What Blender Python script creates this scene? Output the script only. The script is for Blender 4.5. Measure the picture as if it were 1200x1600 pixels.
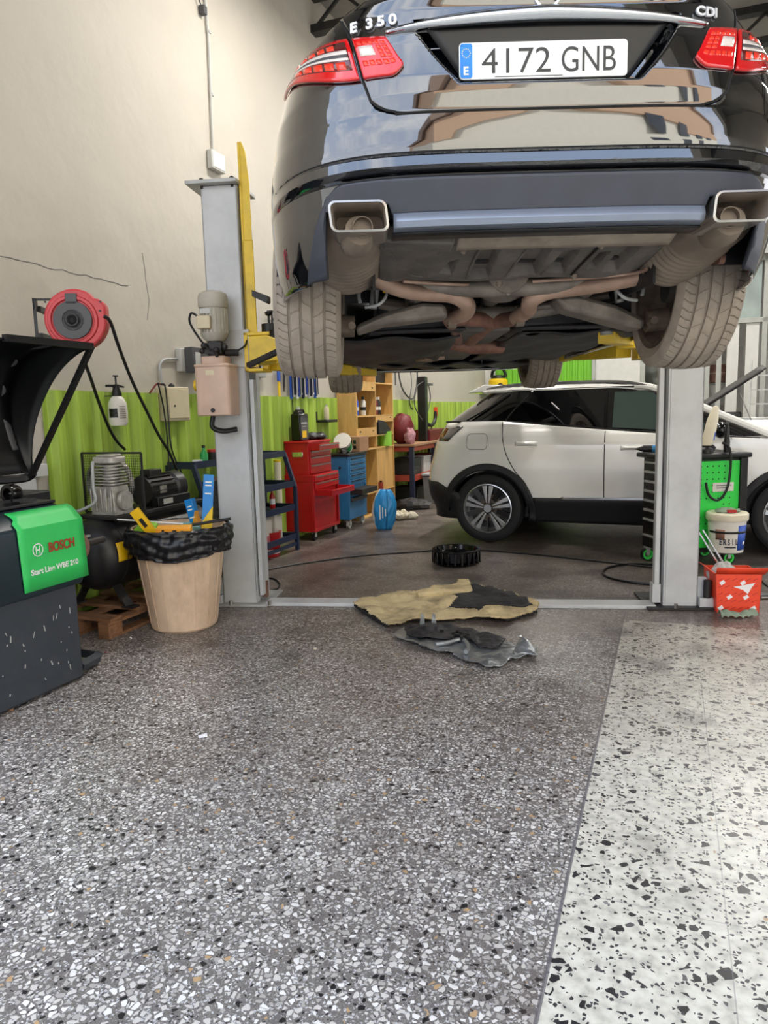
import bpy, bmesh, math, random
from mathutils import Vector, Matrix, Euler
random.seed(7)
PI = math.pi; R_ = math.radians
C = bpy.context.scene.collection
for o in list(bpy.data.objects): bpy.data.objects.remove(o)
sc = bpy.context.scene

# ---------------------------------------------------------------- camera
FPX = 1150.0; PITCH = R_(7.9); ROLL = R_(1.5); EYE = 1.3
fw = Vector((0, math.cos(PITCH), -math.sin(PITCH))); u0 = Vector((0, math.sin(PITCH), math.cos(PITCH))); r0 = Vector((1, 0, 0))
rt = math.cos(ROLL)*r0 - math.sin(ROLL)*u0; up = math.cos(ROLL)*u0 + math.sin(ROLL)*r0
cam = bpy.data.cameras.new('camera'); camo = bpy.data.objects.new('camera', cam); C.objects.link(camo)
cam.sensor_fit = 'VERTICAL'; cam.sensor_height = 36; cam.lens = 36*FPX/1600; cam.clip_start = .05; cam.clip_end = 300
mw = Matrix.Identity(4)
for i in range(3): mw[i][0] = rt[i]; mw[i][1] = up[i]; mw[i][2] = -fw[i]
mw[2][3] = EYE; camo.matrix_world = mw
sc.camera = camo
sc.view_settings.view_transform = 'Standard'; sc.view_settings.look = 'None'; sc.view_settings.gamma = 1
sc.view_settings.use_curve_mapping = False; sc.view_settings.exposure = 0.95

# ---------------------------------------------------------------- world: blue sky with broken cloud
w = bpy.data.worlds.new('sky'); sc.world = w; w.use_nodes = True; nt = w.node_tree; nt.nodes.clear()
def wn(t): return nt.nodes.new(t)
tc = wn('ShaderNodeTexCoord'); mp = wn('ShaderNodeMapping'); mp.inputs['Scale'].default_value = (1.6, 1.6, 3.2)
nz = wn('ShaderNodeTexNoise'); nz.inputs['Scale'].default_value = 2.2; nz.inputs['Detail'].default_value = 7; nz.inputs['Roughness'].default_value = .58
cr = wn('ShaderNodeValToRGB'); cr.color_ramp.elements[0].position = .46; cr.color_ramp.elements[1].position = .72
sep = wn('ShaderNodeSeparateXYZ'); gr = wn('ShaderNodeValToRGB')
gr.color_ramp.elements[0].position = 0; gr.color_ramp.elements[0].color = (.82, .84, .88, 1)
gr.color_ramp.elements[1].position = .7; gr.color_ramp.elements[1].color = (.40, .51, .72, 1)
mx = wn('ShaderNodeMixRGB'); mx.inputs['Color2'].default_value = (1.0, 1.0, 1.0, 1)
bg = wn('ShaderNodeBackground'); bg.inputs['Strength'].default_value = 1.75; wo = wn('ShaderNodeOutputWorld')
L = nt.links.new
L(tc.outputs['Generated'], mp.inputs['Vector']); L(mp.outputs[0], nz.inputs['Vector']); L(nz.outputs['Fac'], cr.inputs['Fac'])
L(tc.outputs['Generated'], sep.inputs[0]); L(sep.outputs['Z'], gr.inputs['Fac']); L(gr.outputs['Color'], mx.inputs['Color1'])
L(cr.outputs['Color'], mx.inputs['Fac']); L(mx.outputs['Color'], bg.inputs['Color']); L(bg.outputs[0], wo.inputs['Surface'])

# ---------------------------------------------------------------- sun (high, behind the garage: it lights the street front opposite)
sd = bpy.data.lights.new('sun', 'SUN'); sd.energy = 3.6; sd.angle = R_(.6); sd.color = (1, .95, .86)
so = bpy.data.objects.new('sun', sd); C.objects.link(so); so.rotation_euler = Vector((-.25, -.75, -.85)).to_track_quat('-Z', 'Y').to_euler()

# ---------------------------------------------------------------- frames of the place
BA = R_(-21.3)                                   # the garage is turned 21.3 degrees from the view
BO = Vector((-1.75, 5.6, 0)); BX = Vector((math.cos(BA), math.sin(BA), 0)); BY = Vector((-math.sin(BA), math.cos(BA), 0))
def bw(x, y, z=0): return BO + BX*x + BY*y + Vector((0, 0, z))     # garage frame -> world
def ray(px, py): return fw + rt*((px-600)/FPX) - up*((py-800)/FPX)
def at(px, py, Y):
    d = ray(px, py); t = Y/d.y; return Vector((d.x*t, Y, EYE+d.z*t))
def G(px, py, z=0.0):
    d = ray(px, py); t = (z-EYE)/d.z; return Vector((d.x*t, d.y*t, z))
def WL(px, py, off=0.0):                          # point on the left wall (garage frame y, z), off = distance in front of it
    d = ray(px, py); P = BO + BX*off; t = P.dot(BX)/d.dot(BX); q = d*t; return ((q-P).dot(BY), EYE+q.z)
def WB(px, py, s):                                # point on a plane parallel to the back wall, s deep: (x, z)
    d = ray(px, py); P = BO + BY*s; t = P.dot(BY)/d.dot(BY); q = d*t; return ((q-P).dot(BX), EYE+q.z)
def loc(p, o, rz):                                # world point in a local frame
    d = Vector(p)-Vector(o); return Vector((d.x*math.cos(rz)+d.y*math.sin(rz), -d.x*math.sin(rz)+d.y*math.cos(rz), d.z))

# ---------------------------------------------------------------- mesh building helpers
class MB:
    def __init__(s): s.bm = bmesh.new()
    def _x(s, vs, M):
        for v in vs: v.co = M @ v.co
    def box(s, c, d, rot=(0, 0, 0), taper=None):
        r = bmesh.ops.create_cube(s.bm, size=1)['verts']
        for v in r:
            v.co = Vector((v.co.x*d[0], v.co.y*d[1], v.co.z*d[2]))
            if taper and v.co.z > 0: v.co.x *= taper[0]; v.co.y *= taper[1]
        s._x(r, Matrix.Translation(c) @ Euler(rot).to_matrix().to_4x4()); return s
    def bb(s, a, b):
        return s.box([(a[i]+b[i])/2 for i in range(3)], [abs(b[i]-a[i]) for i in range(3)])
    def bar(s, p, q, w_, h_):                      # rectangular bar between two points
        p = Vector(p); q = Vector(q); d = q-p; r = bmesh.ops.create_cube(s.bm, size=1)['verts']
        for v in r: v.co = Vector((v.co.x*w_, v.co.y*h_, v.co.z*d.length))
        s._x(r, Matrix.Translation((p+q)/2) @ d.to_track_quat('Z', 'Y').to_matrix().to_4x4()); return s
    def cyl(s, p, q, r, r2=None, n=20, cap=True):
        p = Vector(p); q = Vector(q); d = q-p
        v = bmesh.ops.create_cone(s.bm, cap_ends=cap, cap_tris=False, segments=n, radius1=r, radius2=r if r2 is None else r2, depth=d.length)['verts']
        s._x(v, Matrix.Translation((p+q)/2) @ d.to_track_quat('Z', 'Y').to_matrix().to_4x4()); return s
    def sph(s, c, r, sc_=(1, 1, 1), n=16):
        v = bmesh.ops.create_uvsphere(s.bm, u_segments=n, v_segments=max(6, n//2), radius=r)['verts']
        for a in v: a.co = Vector((a.co.x*sc_[0], a.co.y*sc_[1], a.co.z*sc_[2]))+Vector(c)
        return s
    def tube(s, pts, r, n=8, sub=6, rs=None, close=False):
        P = [Vector(p) for p in pts]
        if sub > 1 and len(P) > 2:
            Q = []; RS = []
            for i in range(len(P)-1):
                a, b, c, d = P[max(i-1, 0)], P[i], P[i+1], P[min(i+2, len(P)-1)]
                for k in range(sub):
                    t = k/sub; Q.append(.5*((2*b)+(c-a)*t+(2*a-5*b+4*c-d)*t*t+(3*b-a-3*c+d)*t**3))
                    if rs: RS.append(rs[i]*(1-t)+rs[i+1]*t)
            Q.append(P[-1]); P = Q
            if rs: RS.append(rs[-1]); rs = RS
        rings = []; prev = None
        for i, p in enumerate(P):
            d = (P[min(i+1, len(P)-1)]-P[max(i-1, 0)])
            if d.length < 1e-9: d = Vector((0, 0, 1))
            d.normalize()
            if prev is None: a = d.orthogonal().normalized()
            else:
                a = prev-d*prev.dot(d); a = a.normalized() if a.length > 1e-6 else d.orthogonal().normalized()
            prev = a; b = d.cross(a); rr = rs[i] if rs else r
            rings.append([s.bm.verts.new(p+(a*math.cos(2*PI*k/n)+b*math.sin(2*PI*k/n))*rr) for k in range(n)])
        for i in range(len(rings)-1):
            for k in range(n): s.bm.faces.new((rings[i][k], rings[i][(k+1) % n], rings[i+1][(k+1) % n], rings[i+1][k]))
        s.bm.faces.new(rings[0][::-1]); s.bm.faces.new(rings[-1]); return s
    def lathe(s, prof, o=(0, 0, 0), ax='z', n=32, close=False):   # prof: (radius, height) pairs
        o = Vector(o); rings = []
        for (r, h) in prof:
            ring = []
            for k in range(n):
                a = 2*PI*k/n; c_, s_ = r*math.cos(a), r*math.sin(a)
                v = (c_, s_, h) if ax == 'z' else ((h, c_, s_) if ax == 'x' else (s_, h, c_))
                ring.append(s.bm.verts.new(o+Vector(v)))
            rings.append(ring)
        m = len(rings)
        for i in range(m if close else m-1):
            a, b = rings[i], rings[(i+1) % m]
            for k in range(n):
                try: s.bm.faces.new((a[k], a[(k+1) % n], b[(k+1) % n], b[k]))
                except ValueError: pass
        if not close:
            for rg, (r, h) in ((rings[0], prof[0]), (rings[-1], prof[-1])):
                if r > 1e-4: s.bm.faces.new(rg)
        bmesh.ops.remove_doubles(s.bm, verts=[v for r in rings for v in r], dist=1e-6)
        return s
    def prism(s, pts, a, b, pl='xz'):              # 2D outline extruded from a to b on the third axis
        def mk(p, h): return {'xz': (p[0], h, p[1]), 'xy': (p[0], p[1], h), 'yz': (h, p[0], p[1])}[pl]
        A = [s.bm.verts.new(mk(p, a)) for p in pts]; B = [s.bm.verts.new(mk(p, b)) for p in pts]; n = len(pts)
        s.bm.faces.new(A); s.bm.faces.new(B[::-1])
        for i in range(n): s.bm.faces.new((A[i], B[i], B[(i+1) % n], A[(i+1) % n]))
        return s
    def grid(s, fn, nu, nv, keep=None):
        V = [[s.bm.verts.new(fn(i/nu, j/nv)) for j in range(nv+1)] for i in range(nu+1)]
        for i in range(nu):
            for j in range(nv):
                if keep is None or keep((i+.5)/nu, (j+.5)/nv):
                    s.bm.faces.new((V[i][j], V[i+1][j], V[i+1][j+1], V[i][j+1]))
        return s
    def jit(s, a, seed=1):
        rn = random.Random(seed)
        for v in s.bm.verts: v.co += Vector((rn.uniform(-a, a), rn.uniform(-a, a), rn.uniform(-a, a)))
        return s
    def build(s, name, mat, parent=None, smooth=True, bevel=0, solid=0, ang=35, loc_=(0, 0, 0), rot=(0, 0, 0), sub=0, off=-1):
        bmesh.ops.recalc_face_normals(s.bm, faces=s.bm.faces)
        if smooth:
            for f in s.bm.faces: f.smooth = True
            for e in s.bm.edges:
                if len(e.link_faces) == 2 and e.calc_face_angle(0) > R_(ang): e.smooth = False
        me = bpy.data.meshes.new(name); s.bm.to_mesh(me); s.bm.free()
        me.materials.append(mat if not isinstance(mat, str) else MT[mat])
        o = bpy.data.objects.new(name, me); C.objects.link(o); o.location = loc_; o.rotation_euler = rot
        if parent: o.parent = parent
        if solid:
            m = o.modifiers.new('solid', 'SOLIDIFY'); m.thickness = solid; m.offset = off
        if bevel:
            m = o.modifiers.new('bevel', 'BEVEL'); m.width = bevel; m.segments = 2; m.limit_method = 'ANGLE'; m.angle_limit = R_(40)
        if sub:
            m = o.modifiers.new('sub', 'SUBSURF'); m.levels = sub; m.render_levels = sub
        return o
def tag(o, label, cat, group=None):
    o['label'] = label; o['category'] = cat
    if group: o['group'] = group
    return o
def thing(name, label, cat, l=(0, 0, 0), rz=0.0, group=None, rot=None):
    o = bpy.data.objects.new(name, None); C.objects.link(o); o.empty_display_size = .1
    o.location = l; o.rotation_euler = rot if rot else (0, 0, rz); return tag(o, label, cat, group)
def wthing(name, label, cat, x, s, z, group=None): return thing(name, label, cat, bw(x, s, z), BA, group)
def struct(o, label=None):
    o['kind'] = 'structure'
    if label: o['label'] = label
    return o
def dup(root, l=None, rz=None, label=None, group=None, rot=None):
    r = root.copy(); C.objects.link(r)
    if l is not None: r.location = l
    if rz is not None: r.rotation_euler = (0, 0, rz)
    if rot is not None: r.rotation_euler = rot
    if label: r['label'] = label
    if group: r['group'] = group
    def rec(a, b):
        for ch in a.children:
            c = ch.copy(); C.objects.link(c); c.parent = b; rec(ch, c)
    rec(root, r); return r
def rrect(cx, cy, w_, h_, r, n=5):
    P = []
    for (sx, sy, a0) in ((1, 1, 0), (-1, 1, 90), (-1, -1, 180), (1, -1, 270)):
        for k in range(n+1):
            a = R_(a0+90*k/n); P.append((cx+sx*(w_/2-r)+r*math.cos(a), cy+sy*(h_/2-r)+r*math.sin(a)))
    return P
def text(name, s, size, mat, parent, l, rot, ext=.001, off=0.0, sx=1.0, align='LEFT', shear=0.0):
    cu = bpy.data.curves.new(name, 'FONT'); cu.body = s; cu.size = size; cu.extrude = ext; cu.offset = off; cu.align_x = align; cu.shear = shear
    t = bpy.data.objects.new(name, cu); C.objects.link(t)
    dg = bpy.context.evaluated_depsgraph_get(); me = bpy.data.meshes.new_from_object(t.evaluated_get(dg))
    bpy.data.objects.remove(t); bpy.data.curves.remove(cu)
    o = bpy.data.objects.new(name, me); C.objects.link(o); me.materials.clear(); me.materials.append(MT[mat])
    for v in me.vertices: v.co.x *= sx
    o.location = l; o.rotation_euler = rot; o.parent = parent; return o

# ---------------------------------------------------------------- materials
MT = {}
def lin(h):
    if isinstance(h, str): h = [int(h[i:i+2], 16)/255 for i in (0, 2, 4)]
    return tuple(((c+.055)/1.055)**2.4 if c > .04045 else c/12.92 for c in h)+(1,)
def M(name, col, rough=.5, metal=0.0, var=.12, scale=8, bump=0.0, bscale=40, coat=0.0, dirt=None, dirtamt=.5, spec=None, alpha=None, trans=0, emit=0, rv=.1, aniso=(1, 1, 1), cior=1.5):
    m = bpy.data.materials.new(name); m.use_nodes = True; n = m.node_tree; b = n.nodes['Principled BSDF']; K = n.links.new
    c = lin(col); b.inputs['Roughness'].default_value = rough; b.inputs['Metallic'].default_value = metal
    if coat: b.inputs['Coat Weight'].default_value = coat; b.inputs['Coat Roughness'].default_value = .02; b.inputs['Coat IOR'].default_value = cior
    if spec is not None: b.inputs['Specular IOR Level'].default_value = spec
    if trans: b.inputs['Transmission Weight'].default_value = trans
    if alpha is not None: b.inputs['Alpha'].default_value = alpha
    t = n.nodes.new('ShaderNodeTexCoord'); mpp = n.nodes.new('ShaderNodeMapping'); mpp.inputs['Scale'].default_value = aniso
    K(t.outputs['Object'], mpp.inputs[0])
    no = n.nodes.new('ShaderNodeTexNoise'); no.inputs['Scale'].default_value = scale; no.inputs['Detail'].default_value = 5; K(mpp.outputs[0], no.inputs['Vector'])
    r = n.nodes.new('ShaderNodeValToRGB'); r.color_ramp.elements[0].position = .3; r.color_ramp.elements[1].position = .7
    r.color_ramp.elements[0].color = tuple(x*(1-var) for x in c[:3])+(1,); r.color_ramp.elements[1].color = tuple(min(1, x*(1+var)) for x in c[:3])+(1,)
    K(no.outputs['Fac'], r.inputs['Fac']); out = r.outputs['Color']
    if dirt:
        n2 = n.nodes.new('ShaderNodeTexNoise'); n2.inputs['Scale'].default_value = scale*.45; n2.inputs['Detail'].default_value = 8; n2.inputs['Roughness'].default_value = .65; K(mpp.outputs[0], n2.inputs['Vector'])
        r2 = n.nodes.new('ShaderNodeValToRGB'); r2.color_ramp.elements[0].position = .48; r2.color_ramp.elements[1].position = .72
        r2.color_ramp.elements[1].color = (dirtamt,)*3+(1,); K(n2.outputs['Fac'], r2.inputs['Fac'])
        x = n.nodes.new('ShaderNodeMixRGB'); x.inputs['Color2'].default_value = lin(dirt); K(r2.outputs['Color'], x.inputs['Fac']); K(out, x.inputs['Color1']); out = x.outputs['Color']
    K(out, b.inputs['Base Color'])
    if rv:
        mr = n.nodes.new('ShaderNodeMapRange'); mr.inputs['To Min'].default_value = max(0, rough-rv*rough); mr.inputs['To Max'].default_value = min(1, rough+rv*rough)
        K(no.outputs['Fac'], mr.inputs['Value']); K(mr.outputs[0], b.inputs['Roughness'])
    if bump:
        nb = n.nodes.new('ShaderNodeTexNoise'); nb.inputs['Scale'].default_value = bscale; nb.inputs['Detail'].default_value = 6; K(mpp.outputs[0], nb.inputs['Vector'])
        bp = n.nodes.new('ShaderNodeBump'); bp.inputs['Strength'].default_value = bump; bp.inputs['Distance'].default_value = .02
        K(nb.outputs['Fac'], bp.inputs['Height']); K(bp.outputs[0], b.inputs['Normal'])
    if emit: b.inputs['Emission Color'].default_value = c; b.inputs['Emission Strength'].default_value = emit
    MT[name] = m; return m
M('plaster', 'bcb6ab', .75, bump=.5, bscale=5, var=.05, scale=1.2, dirt='b5aca0', dirtamt=.35)
M('ceiling', '8d8a84', .9, var=.08)
M('lime', 'a2c048', .55, var=.28, scale=3, dirt='63782f', dirtamt=.7, aniso=(1, 6, .3))  # stretched streaks in the colour paint in shading along the ribs
M('lime_gate', '6fb52c', .5, var=.1, scale=3, aniso=(6, 6, .4))
M('white_panel', 'cfd0cc', .5, var=.04)
M('frame_grey', 'a8aba6', .5, var=.06)
M('car_black', '0a0b0f', .04, var=.1, coat=1, spec=.6, rv=0, cior=2.05)
M('gap_black', '020202', .7, var=0)
M('satin_black', '101012', .38, var=.15)
M('plastic_gray', '383b45', .42, var=.08, scale=20)
M('lip_gray', '8b94a4', .34, metal=.4, var=.06)
M('rubber', '3a3634', .85, var=.12, scale=20, bump=.15, bscale=120, dirt='6b625a', dirtamt=.7)
M('tread', '978c80', .85, var=.14, scale=14, bump=.15, bscale=90, dirt='b0a494', dirtamt=.6)
M('suv_tyre', '17171a', .7, var=.15, scale=20)
M('chrome', 'd8dade', .12, metal=1, var=.03, rv=0)
M('steel', '9a9894', .35, metal=.9, var=.15, scale=15)
M('alu', 'b9b6ae', .42, metal=.45, var=.2, scale=25, dirt='4a4641')
M('alloy', 'c9cbcf', .22, metal=.85, var=.05)
M('alloy_dark', '2b2a2b', .35, metal=.5, var=.1)
M('brake', '7a6c60', .6, metal=.5, var=.3, scale=20)
M('underbody', '5f5a56', .62, var=.3, scale=9, bump=.3, bscale=25, dirt='7a7068', dirtamt=.55)
M('under_dark', '242327', .55, var=.3, scale=9, bump=.3, bscale=25)
M('muffler', '8a7d70', .55, metal=.35, var=.22, scale=10, dirt='5e544b', dirtamt=.6, aniso=(1, .4, 1))
M('exhaust', 'ad9180', .5, metal=.3, var=.2, scale=14, dirt='8a6552', dirtamt=.6)
M('rust', '8c6658', .6, metal=.3, var=.3, scale=18, dirt='3c3230')
M('heat_shield', 'a69a8c', .5, metal=.4, var=.2, scale=12, dirt='4b443d')
M('arm_metal', '827a72', .55, metal=.4, var=.25, scale=14, dirt='2e2a28')
M('red_lens', 'd30f16', .08, var=.05, coat=1, rv=0)
M('dark_lens', '5a0a10', .08, var=.05, coat=1, rv=0)
M('led_red', 'ff3a22', .25, var=.15, scale=90, coat=.6)
M('clear_lens', 'e6dcd6', .12, var=.08, scale=60, coat=1)
M('plate_white', 'eef0ee', .35, var=.02)
M('plate_blue', '0a7fd6', .35, var=.03)
M('char_black', '2a2c30', .4, var=.05)
M('white', 'e8e8e4', .4, var=.03)
M('star_yellow', 'e8e08a', .4, var=0)
M('glass_dark', '08090b', .04, var=0, coat=1, rv=0, spec=.8)
M('glass_green', '3a4a46', .04, var=0, coat=1, rv=0, spec=.8)
M('suv_white', 'f4f3ef', .16, var=.015, coat=1, rv=0)
M('cladding', '1d1d20', .55, var=.1, scale=30)
M('lift_grey', 'c6c8ca', .35, var=.05, scale=5, dirt='85858a', dirtamt=.35)
M('lift_yellow', 'e6c22c', .42, var=.08, dirt='8a7326', dirtamt=.45)
M('galv', 'b4b6b5', .5, metal=.3, var=.12, dirt='716c66')
M('motor_grey', 'b9b4a8', .5, var=.06, dirt='7d776b', dirtamt=.4)
M('tank_pink', 'cdb09c', .45, var=.1, scale=5, dirt='9a6e58', dirtamt=.4)
M('ivory', 'd3c8a8', .5, var=.05, dirt='a2977a', dirtamt=.35)
M('beige_bin', 'dcc0a4', .6, var=.10, scale=12, dirt='a08068', dirtamt=.6, bump=.1, aniso=(1, 1, .5))
M('bag_black', '1a191c', .3, var=.15, bump=.25, bscale=9, aniso=(1, 1, 4))
M('black', '0e0e10', .45, var=.2)
M('black_gloss', '0b0b0d', .15, var=.2)
M('dark_metal', '2c2b2c', .5, metal=.3, var=.2, scale=14, dirt='4a423b')
M('tank_black', '1d1d20', .4, var=.15, dirt='4d443b', dirtamt=.55)
M('sticker_yellow', 'f3c200', .5, var=.05)
M('pallet', '8e6648', .75, var=.25, scale=9, aniso=(1, 5, 5), dirt='4a3428')
M('red_paint', 'b5161c', .32, var=.08, dirt='7a1216', dirtamt=.3)
M('reel_red', 'c8444a', .45, var=.06, dirt='8f3a3c', dirtamt=.3)
M('grey_plastic', '4c4c4f', .5, var=.1)
M('light_grey', 'bcbcb8', .5, var=.06)
M('balancer', '33383f', .5, var=.08, scale=12, dirt='5b5e62', dirtamt=.2)
M('balancer_teal', '1a2a31', .4, var=.1)
M('logo_green', '2fc15c', .45, var=.04)
M('logo_red', 'a0341c', .5, var=.04)
M('pump_white', 'ddd9d0', .4, var=.04)
M('navy', '1b2742', .45, var=.12, dirt='3a3a44', dirtamt=.3)
M('tool_blue', '2c78ae', .4, var=.08, dirt='1d5078', dirtamt=.3)
M('plywood', 'd2a766', .55, var=.12, scale=6, aniso=(5, 5, .6), dirt='a47c48', dirtamt=.35)
M('cardboard', 'a27b5c', .8, var=.08)
M('sack_blue', '2f93d6', .35, var=.08)
M('orange', 'e0501e', .5, var=.06)
M('bench_orange', '9c3f2c', .5, var=.1)
M('orange_box', 'ee4a2a', .5, var=.04)
M('dark_red', '6b1218', .5, var=.2, dirt='2c0a0c')
M('yellow', 'e8c21a', .45, var=.06)
M('lime_plastic', '8cc83c', .4, var=.06)
M('peg_green', '35d84e', .45, var=.04)
M('blue_box', '1580cc', .45, var=.05)
M('blue_label', '2a55b8', .45, var=.05)
M('cream', 'e2dac2', .5, var=.05, dirt='b3a684', dirtamt=.35)
M('foam_yellow', 'cdb98e', .9, var=.16, scale=9, bump=.4, bscale=14, dirt='3f362a', dirtamt=.9)
M('foam_black', '17161a', .8, var=.3, bump=.5, bscale=12)
M('foil', '9fa3a6', .3, metal=.7, var=.2, bump=.5, bscale=16, dirt='3d3a38')
M('paper', 'f2f0f4', .7, var=.02)
M('rag_green', '8fa08c', .9, var=.2, bump=.5, bscale=25)
M('grey_concrete', '7c7a76', .8, var=.12)
M('green_plastic', '2a9a50', .4, var=.1)
M('teal_liquid', '7fb0ae', .2, var=.05)
M('pink_liquid', 'd87a82', .3, var=.05)
M('fill_tube', 'fff6e6', .5, var=0, emit=9)  # glowing tubes of the added fill lamps
M('facade_cream', 'f0ead8', .8, var=.05)
M('facade_tan', 'd8b494', .8, var=.05)
M('facade_brown', '9a8474', .8, var=.05)
M('asphalt', '6b6a6c', .9, var=.1)
M('road_pave', '9a968e', .9, var=.1)
M('orange_y', 'e09a2c', .5)
M('orange_y2', 'f0a630', .5)
M('pink_cloth', 'b08088', .8, var=.4, scale=30)
M('badge_silver', 'dfe1e4', .38, metal=.35, var=.03)
M('trim_steel', 'a8a6a2', .28, metal=.9, var=.1)

# ================================================================ THE SETTING
# terrazzo floor: small-chip dark terrazzo, and a strip of large-chip pale terrazzo on the right
def terrazzo():
    m = bpy.data.materials.new('terrazzo'); m.use_nodes = True; n = m.node_tree; b = n.nodes['Principled BSDF']; K = n.links.new
    N = lambda t: n.nodes.new(t)
    t = N('ShaderNodeTexCoord'); O = t.outputs['Object']
    def wn_(v, sc_, amt):                           # warped coordinates for irregular chips
        x = N('ShaderNodeTexNoise'); x.inputs['Scale'].default_value = sc_; x.inputs['Detail'].default_value = 1; K(v, x.inputs['Vector'])
        a = N('ShaderNodeVectorMath'); a.operation = 'MULTIPLY_ADD'; K(x.outputs['Color'], a.inputs[0]); a.inputs[1].default_value = (amt,)*3; K(v, a.inputs[2]); return a.outputs[0]
    def ramp(f, els, interp='LINEAR'):
        r = N('ShaderNodeValToRGB'); r.color_ramp.interpolation = interp; e = r.color_ramp.elements
        while len(e) < len(els): e.new(.5)
        for i, (p, c) in enumerate(els): e[i].position = p; e[i].color = lin(c) if isinstance(c, str) else (c, c, c, 1)
        K(f, r.inputs['Fac']); return r.outputs['Color']
    def vor(v, s, feat='F1', rnd=1.0):
        x = N('ShaderNodeTexVoronoi'); x.feature = feat; x.inputs['Scale'].default_value = s; x.inputs['Randomness'].default_value = rnd; K(v, x.inputs['Vector']); return x
    def mix(f, a, c, bt='MIX'):
        x = N('ShaderNodeMixRGB'); x.blend_type = bt
        for k, q in (('Fac', f), ('Color1', a), ('Color2', c)):
            if isinstance(q, (int, float)): x.inputs[k].default_value = q
            elif isinstance(q, str): x.inputs[k].default_value = lin(q)
            else: K(q, x.inputs[k])
        return x.outputs['Color']
    def math_(op, a, c=0.0, d=None, clamp=False):
        x = N('ShaderNodeMath'); x.operation = op; x.use_clamp = clamp
        for i, q in enumerate((a, c) if d is None else (a, c, d)):
            if isinstance(q, (int, float)): x.inputs[i].default_value = q
            else: K(q, x.inputs[i])
        return x.outputs[0]
    v = wn_(O, 50, .010); v2 = wn_(O, 25, .02)
    # dark terrazzo
    e1 = vor(v, 62, 'DISTANCE_TO_EDGE'); c1 = vor(v, 62)
    sx = N('ShaderNodeSeparateColor'); K(c1.outputs['Color'], sx.inputs[0])
    chip = ramp(sx.outputs[0], [(0, '242427'), (.10, '74706f'), (.17, 'b6b2ad'), (.36, 'd8d4ce'), (.76, 'f2f0ec'), (.975, 'c4a47c')], 'CONSTANT')
    thr = math_('MULTIPLY_ADD', sx.outputs[1], .22, .07)
    em = math_('GREATER_THAN', e1.outputs['Distance'], thr)
    grain = N('ShaderNodeTexNoise'); grain.inputs['Scale'].default_value = 220; K(O, grain.inputs['Vector'])
    gcol = ramp(grain.outputs['Fac'], [(.35, '64605d'), (.65, '928e8a')])
    e1b = vor(v, 150, 'DISTANCE_TO_EDGE'); c1b = vor(v, 150); sb = N('ShaderNodeSeparateColor'); K(c1b.outputs['Color'], sb.inputs[0])
    small = math_('MULTIPLY', math_('GREATER_THAN', sb.outputs[0], .62), math_('GREATER_THAN', e1b.outputs['Distance'], .12))
    gcol = mix(small, gcol, ramp(sb.outputs[1], [(0, '2e2e32'), (.25, 'c8c8ca')], 'CONSTANT'))
    dark = mix(em, gcol, chip)
    # pale terrazzo
    c2 = vor(v2, 33); s2 = N('ShaderNodeSeparateColor'); K(c2.outputs['Color'], s2.inputs[0]); e2 = vor(v2, 33, 'DISTANCE_TO_EDGE')
    base = N('ShaderNodeTexNoise'); base.inputs['Scale'].default_value = 30; base.inputs['Detail'].default_value = 5; K(O, base.inputs['Vector'])
    pale = ramp(base.outputs['Fac'], [(.33, 'bab8ae'), (.5, 'd8d5c8'), (.65, 'e4e2d6')])
    k2 = math_('MULTIPLY', math_('LESS_THAN', s2.outputs[0], .31), math_('GREATER_THAN', e2.outputs['Distance'], math_('MULTIPLY_ADD', s2.outputs[1], .2, .10)))
    pale = mix(k2, pale, ramp(s2.outputs[2], [(0, '26262a'), (.65, '5a585a'), (.85, '8e8a88'), (.95, 'b49878')], 'CONSTANT'))
    c3 = vor(v, 95); s3 = N('ShaderNodeSeparateColor'); K(c3.outputs['Color'], s3.inputs[0]); e3 = vor(v, 95, 'DISTANCE_TO_EDGE')
    k3 = math_('MULTIPLY', math_('LESS_THAN', s3.outputs[0], .24), math_('GREATER_THAN', e3.outputs['Distance'], .14))
    pale = mix(k3, pale, '3a3a3e')
    # which terrazzo, joints
    sp = N('ShaderNodeSeparateXYZ'); K(O, sp.inputs[0]); X = sp.outputs[0]; Y = sp.outputs[1]
    inside = math_('MULTIPLY', math_('GREATER_THAN', X, 3.43), math_('LESS_THAN', Y, math_('MULTIPLY_ADD', 0.0, 0.0, -.02)))
    col = mix(inside, dark, pale)
    def joint(c, period, off, w_):
        f = math_('FRACT', math_('DIVIDE', math_('ADD', c, -off), period)); return math_('LESS_THAN', math_('ABSOLUTE', math_('SUBTRACT', f, .5)), w_/period)
    jx = joint(X, .40, 3.43-.20, .0016); jy = joint(Y, .62, .08, .0016)
    jj = math_('MAXIMUM', jx, jy)
    col = mix(math_('MULTIPLY', jj, .45), col, '77757a')
    bd = math_('LESS_THAN', math_('ABSOLUTE', math_('SUBTRACT', X, 3.43)), .005)
    col = mix(math_('MULTIPLY', bd, .8), col, '66646a')
    # oil and tyre dirt, heavier inside the bay
    d1 = N('ShaderNodeTexNoise'); d1.inputs['Scale'].default_value = 1.1; d1.inputs['Detail'].default_value = 9; d1.inputs['Roughness'].default_value = .62; K(O, d1.inputs['Vector'])
    dep = N('ShaderNodeMapRange'); K(Y, dep.inputs['Value']); dep.inputs['From Min'].default_value = -4.0; dep.inputs['From Max'].default_value = .8; dep.inputs['To Min'].default_value = -.30; dep.inputs['To Max'].default_value = .50
    # pale strip stays cleaner
    dd = math_('ADD', d1.outputs['Fac'], dep.outputs[0]); dd = math_('SUBTRACT', dd, math_('MULTIPLY', inside, .16))
    dm = ramp(dd, [(.36, 0.0), (.92, 1.0)])
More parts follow.
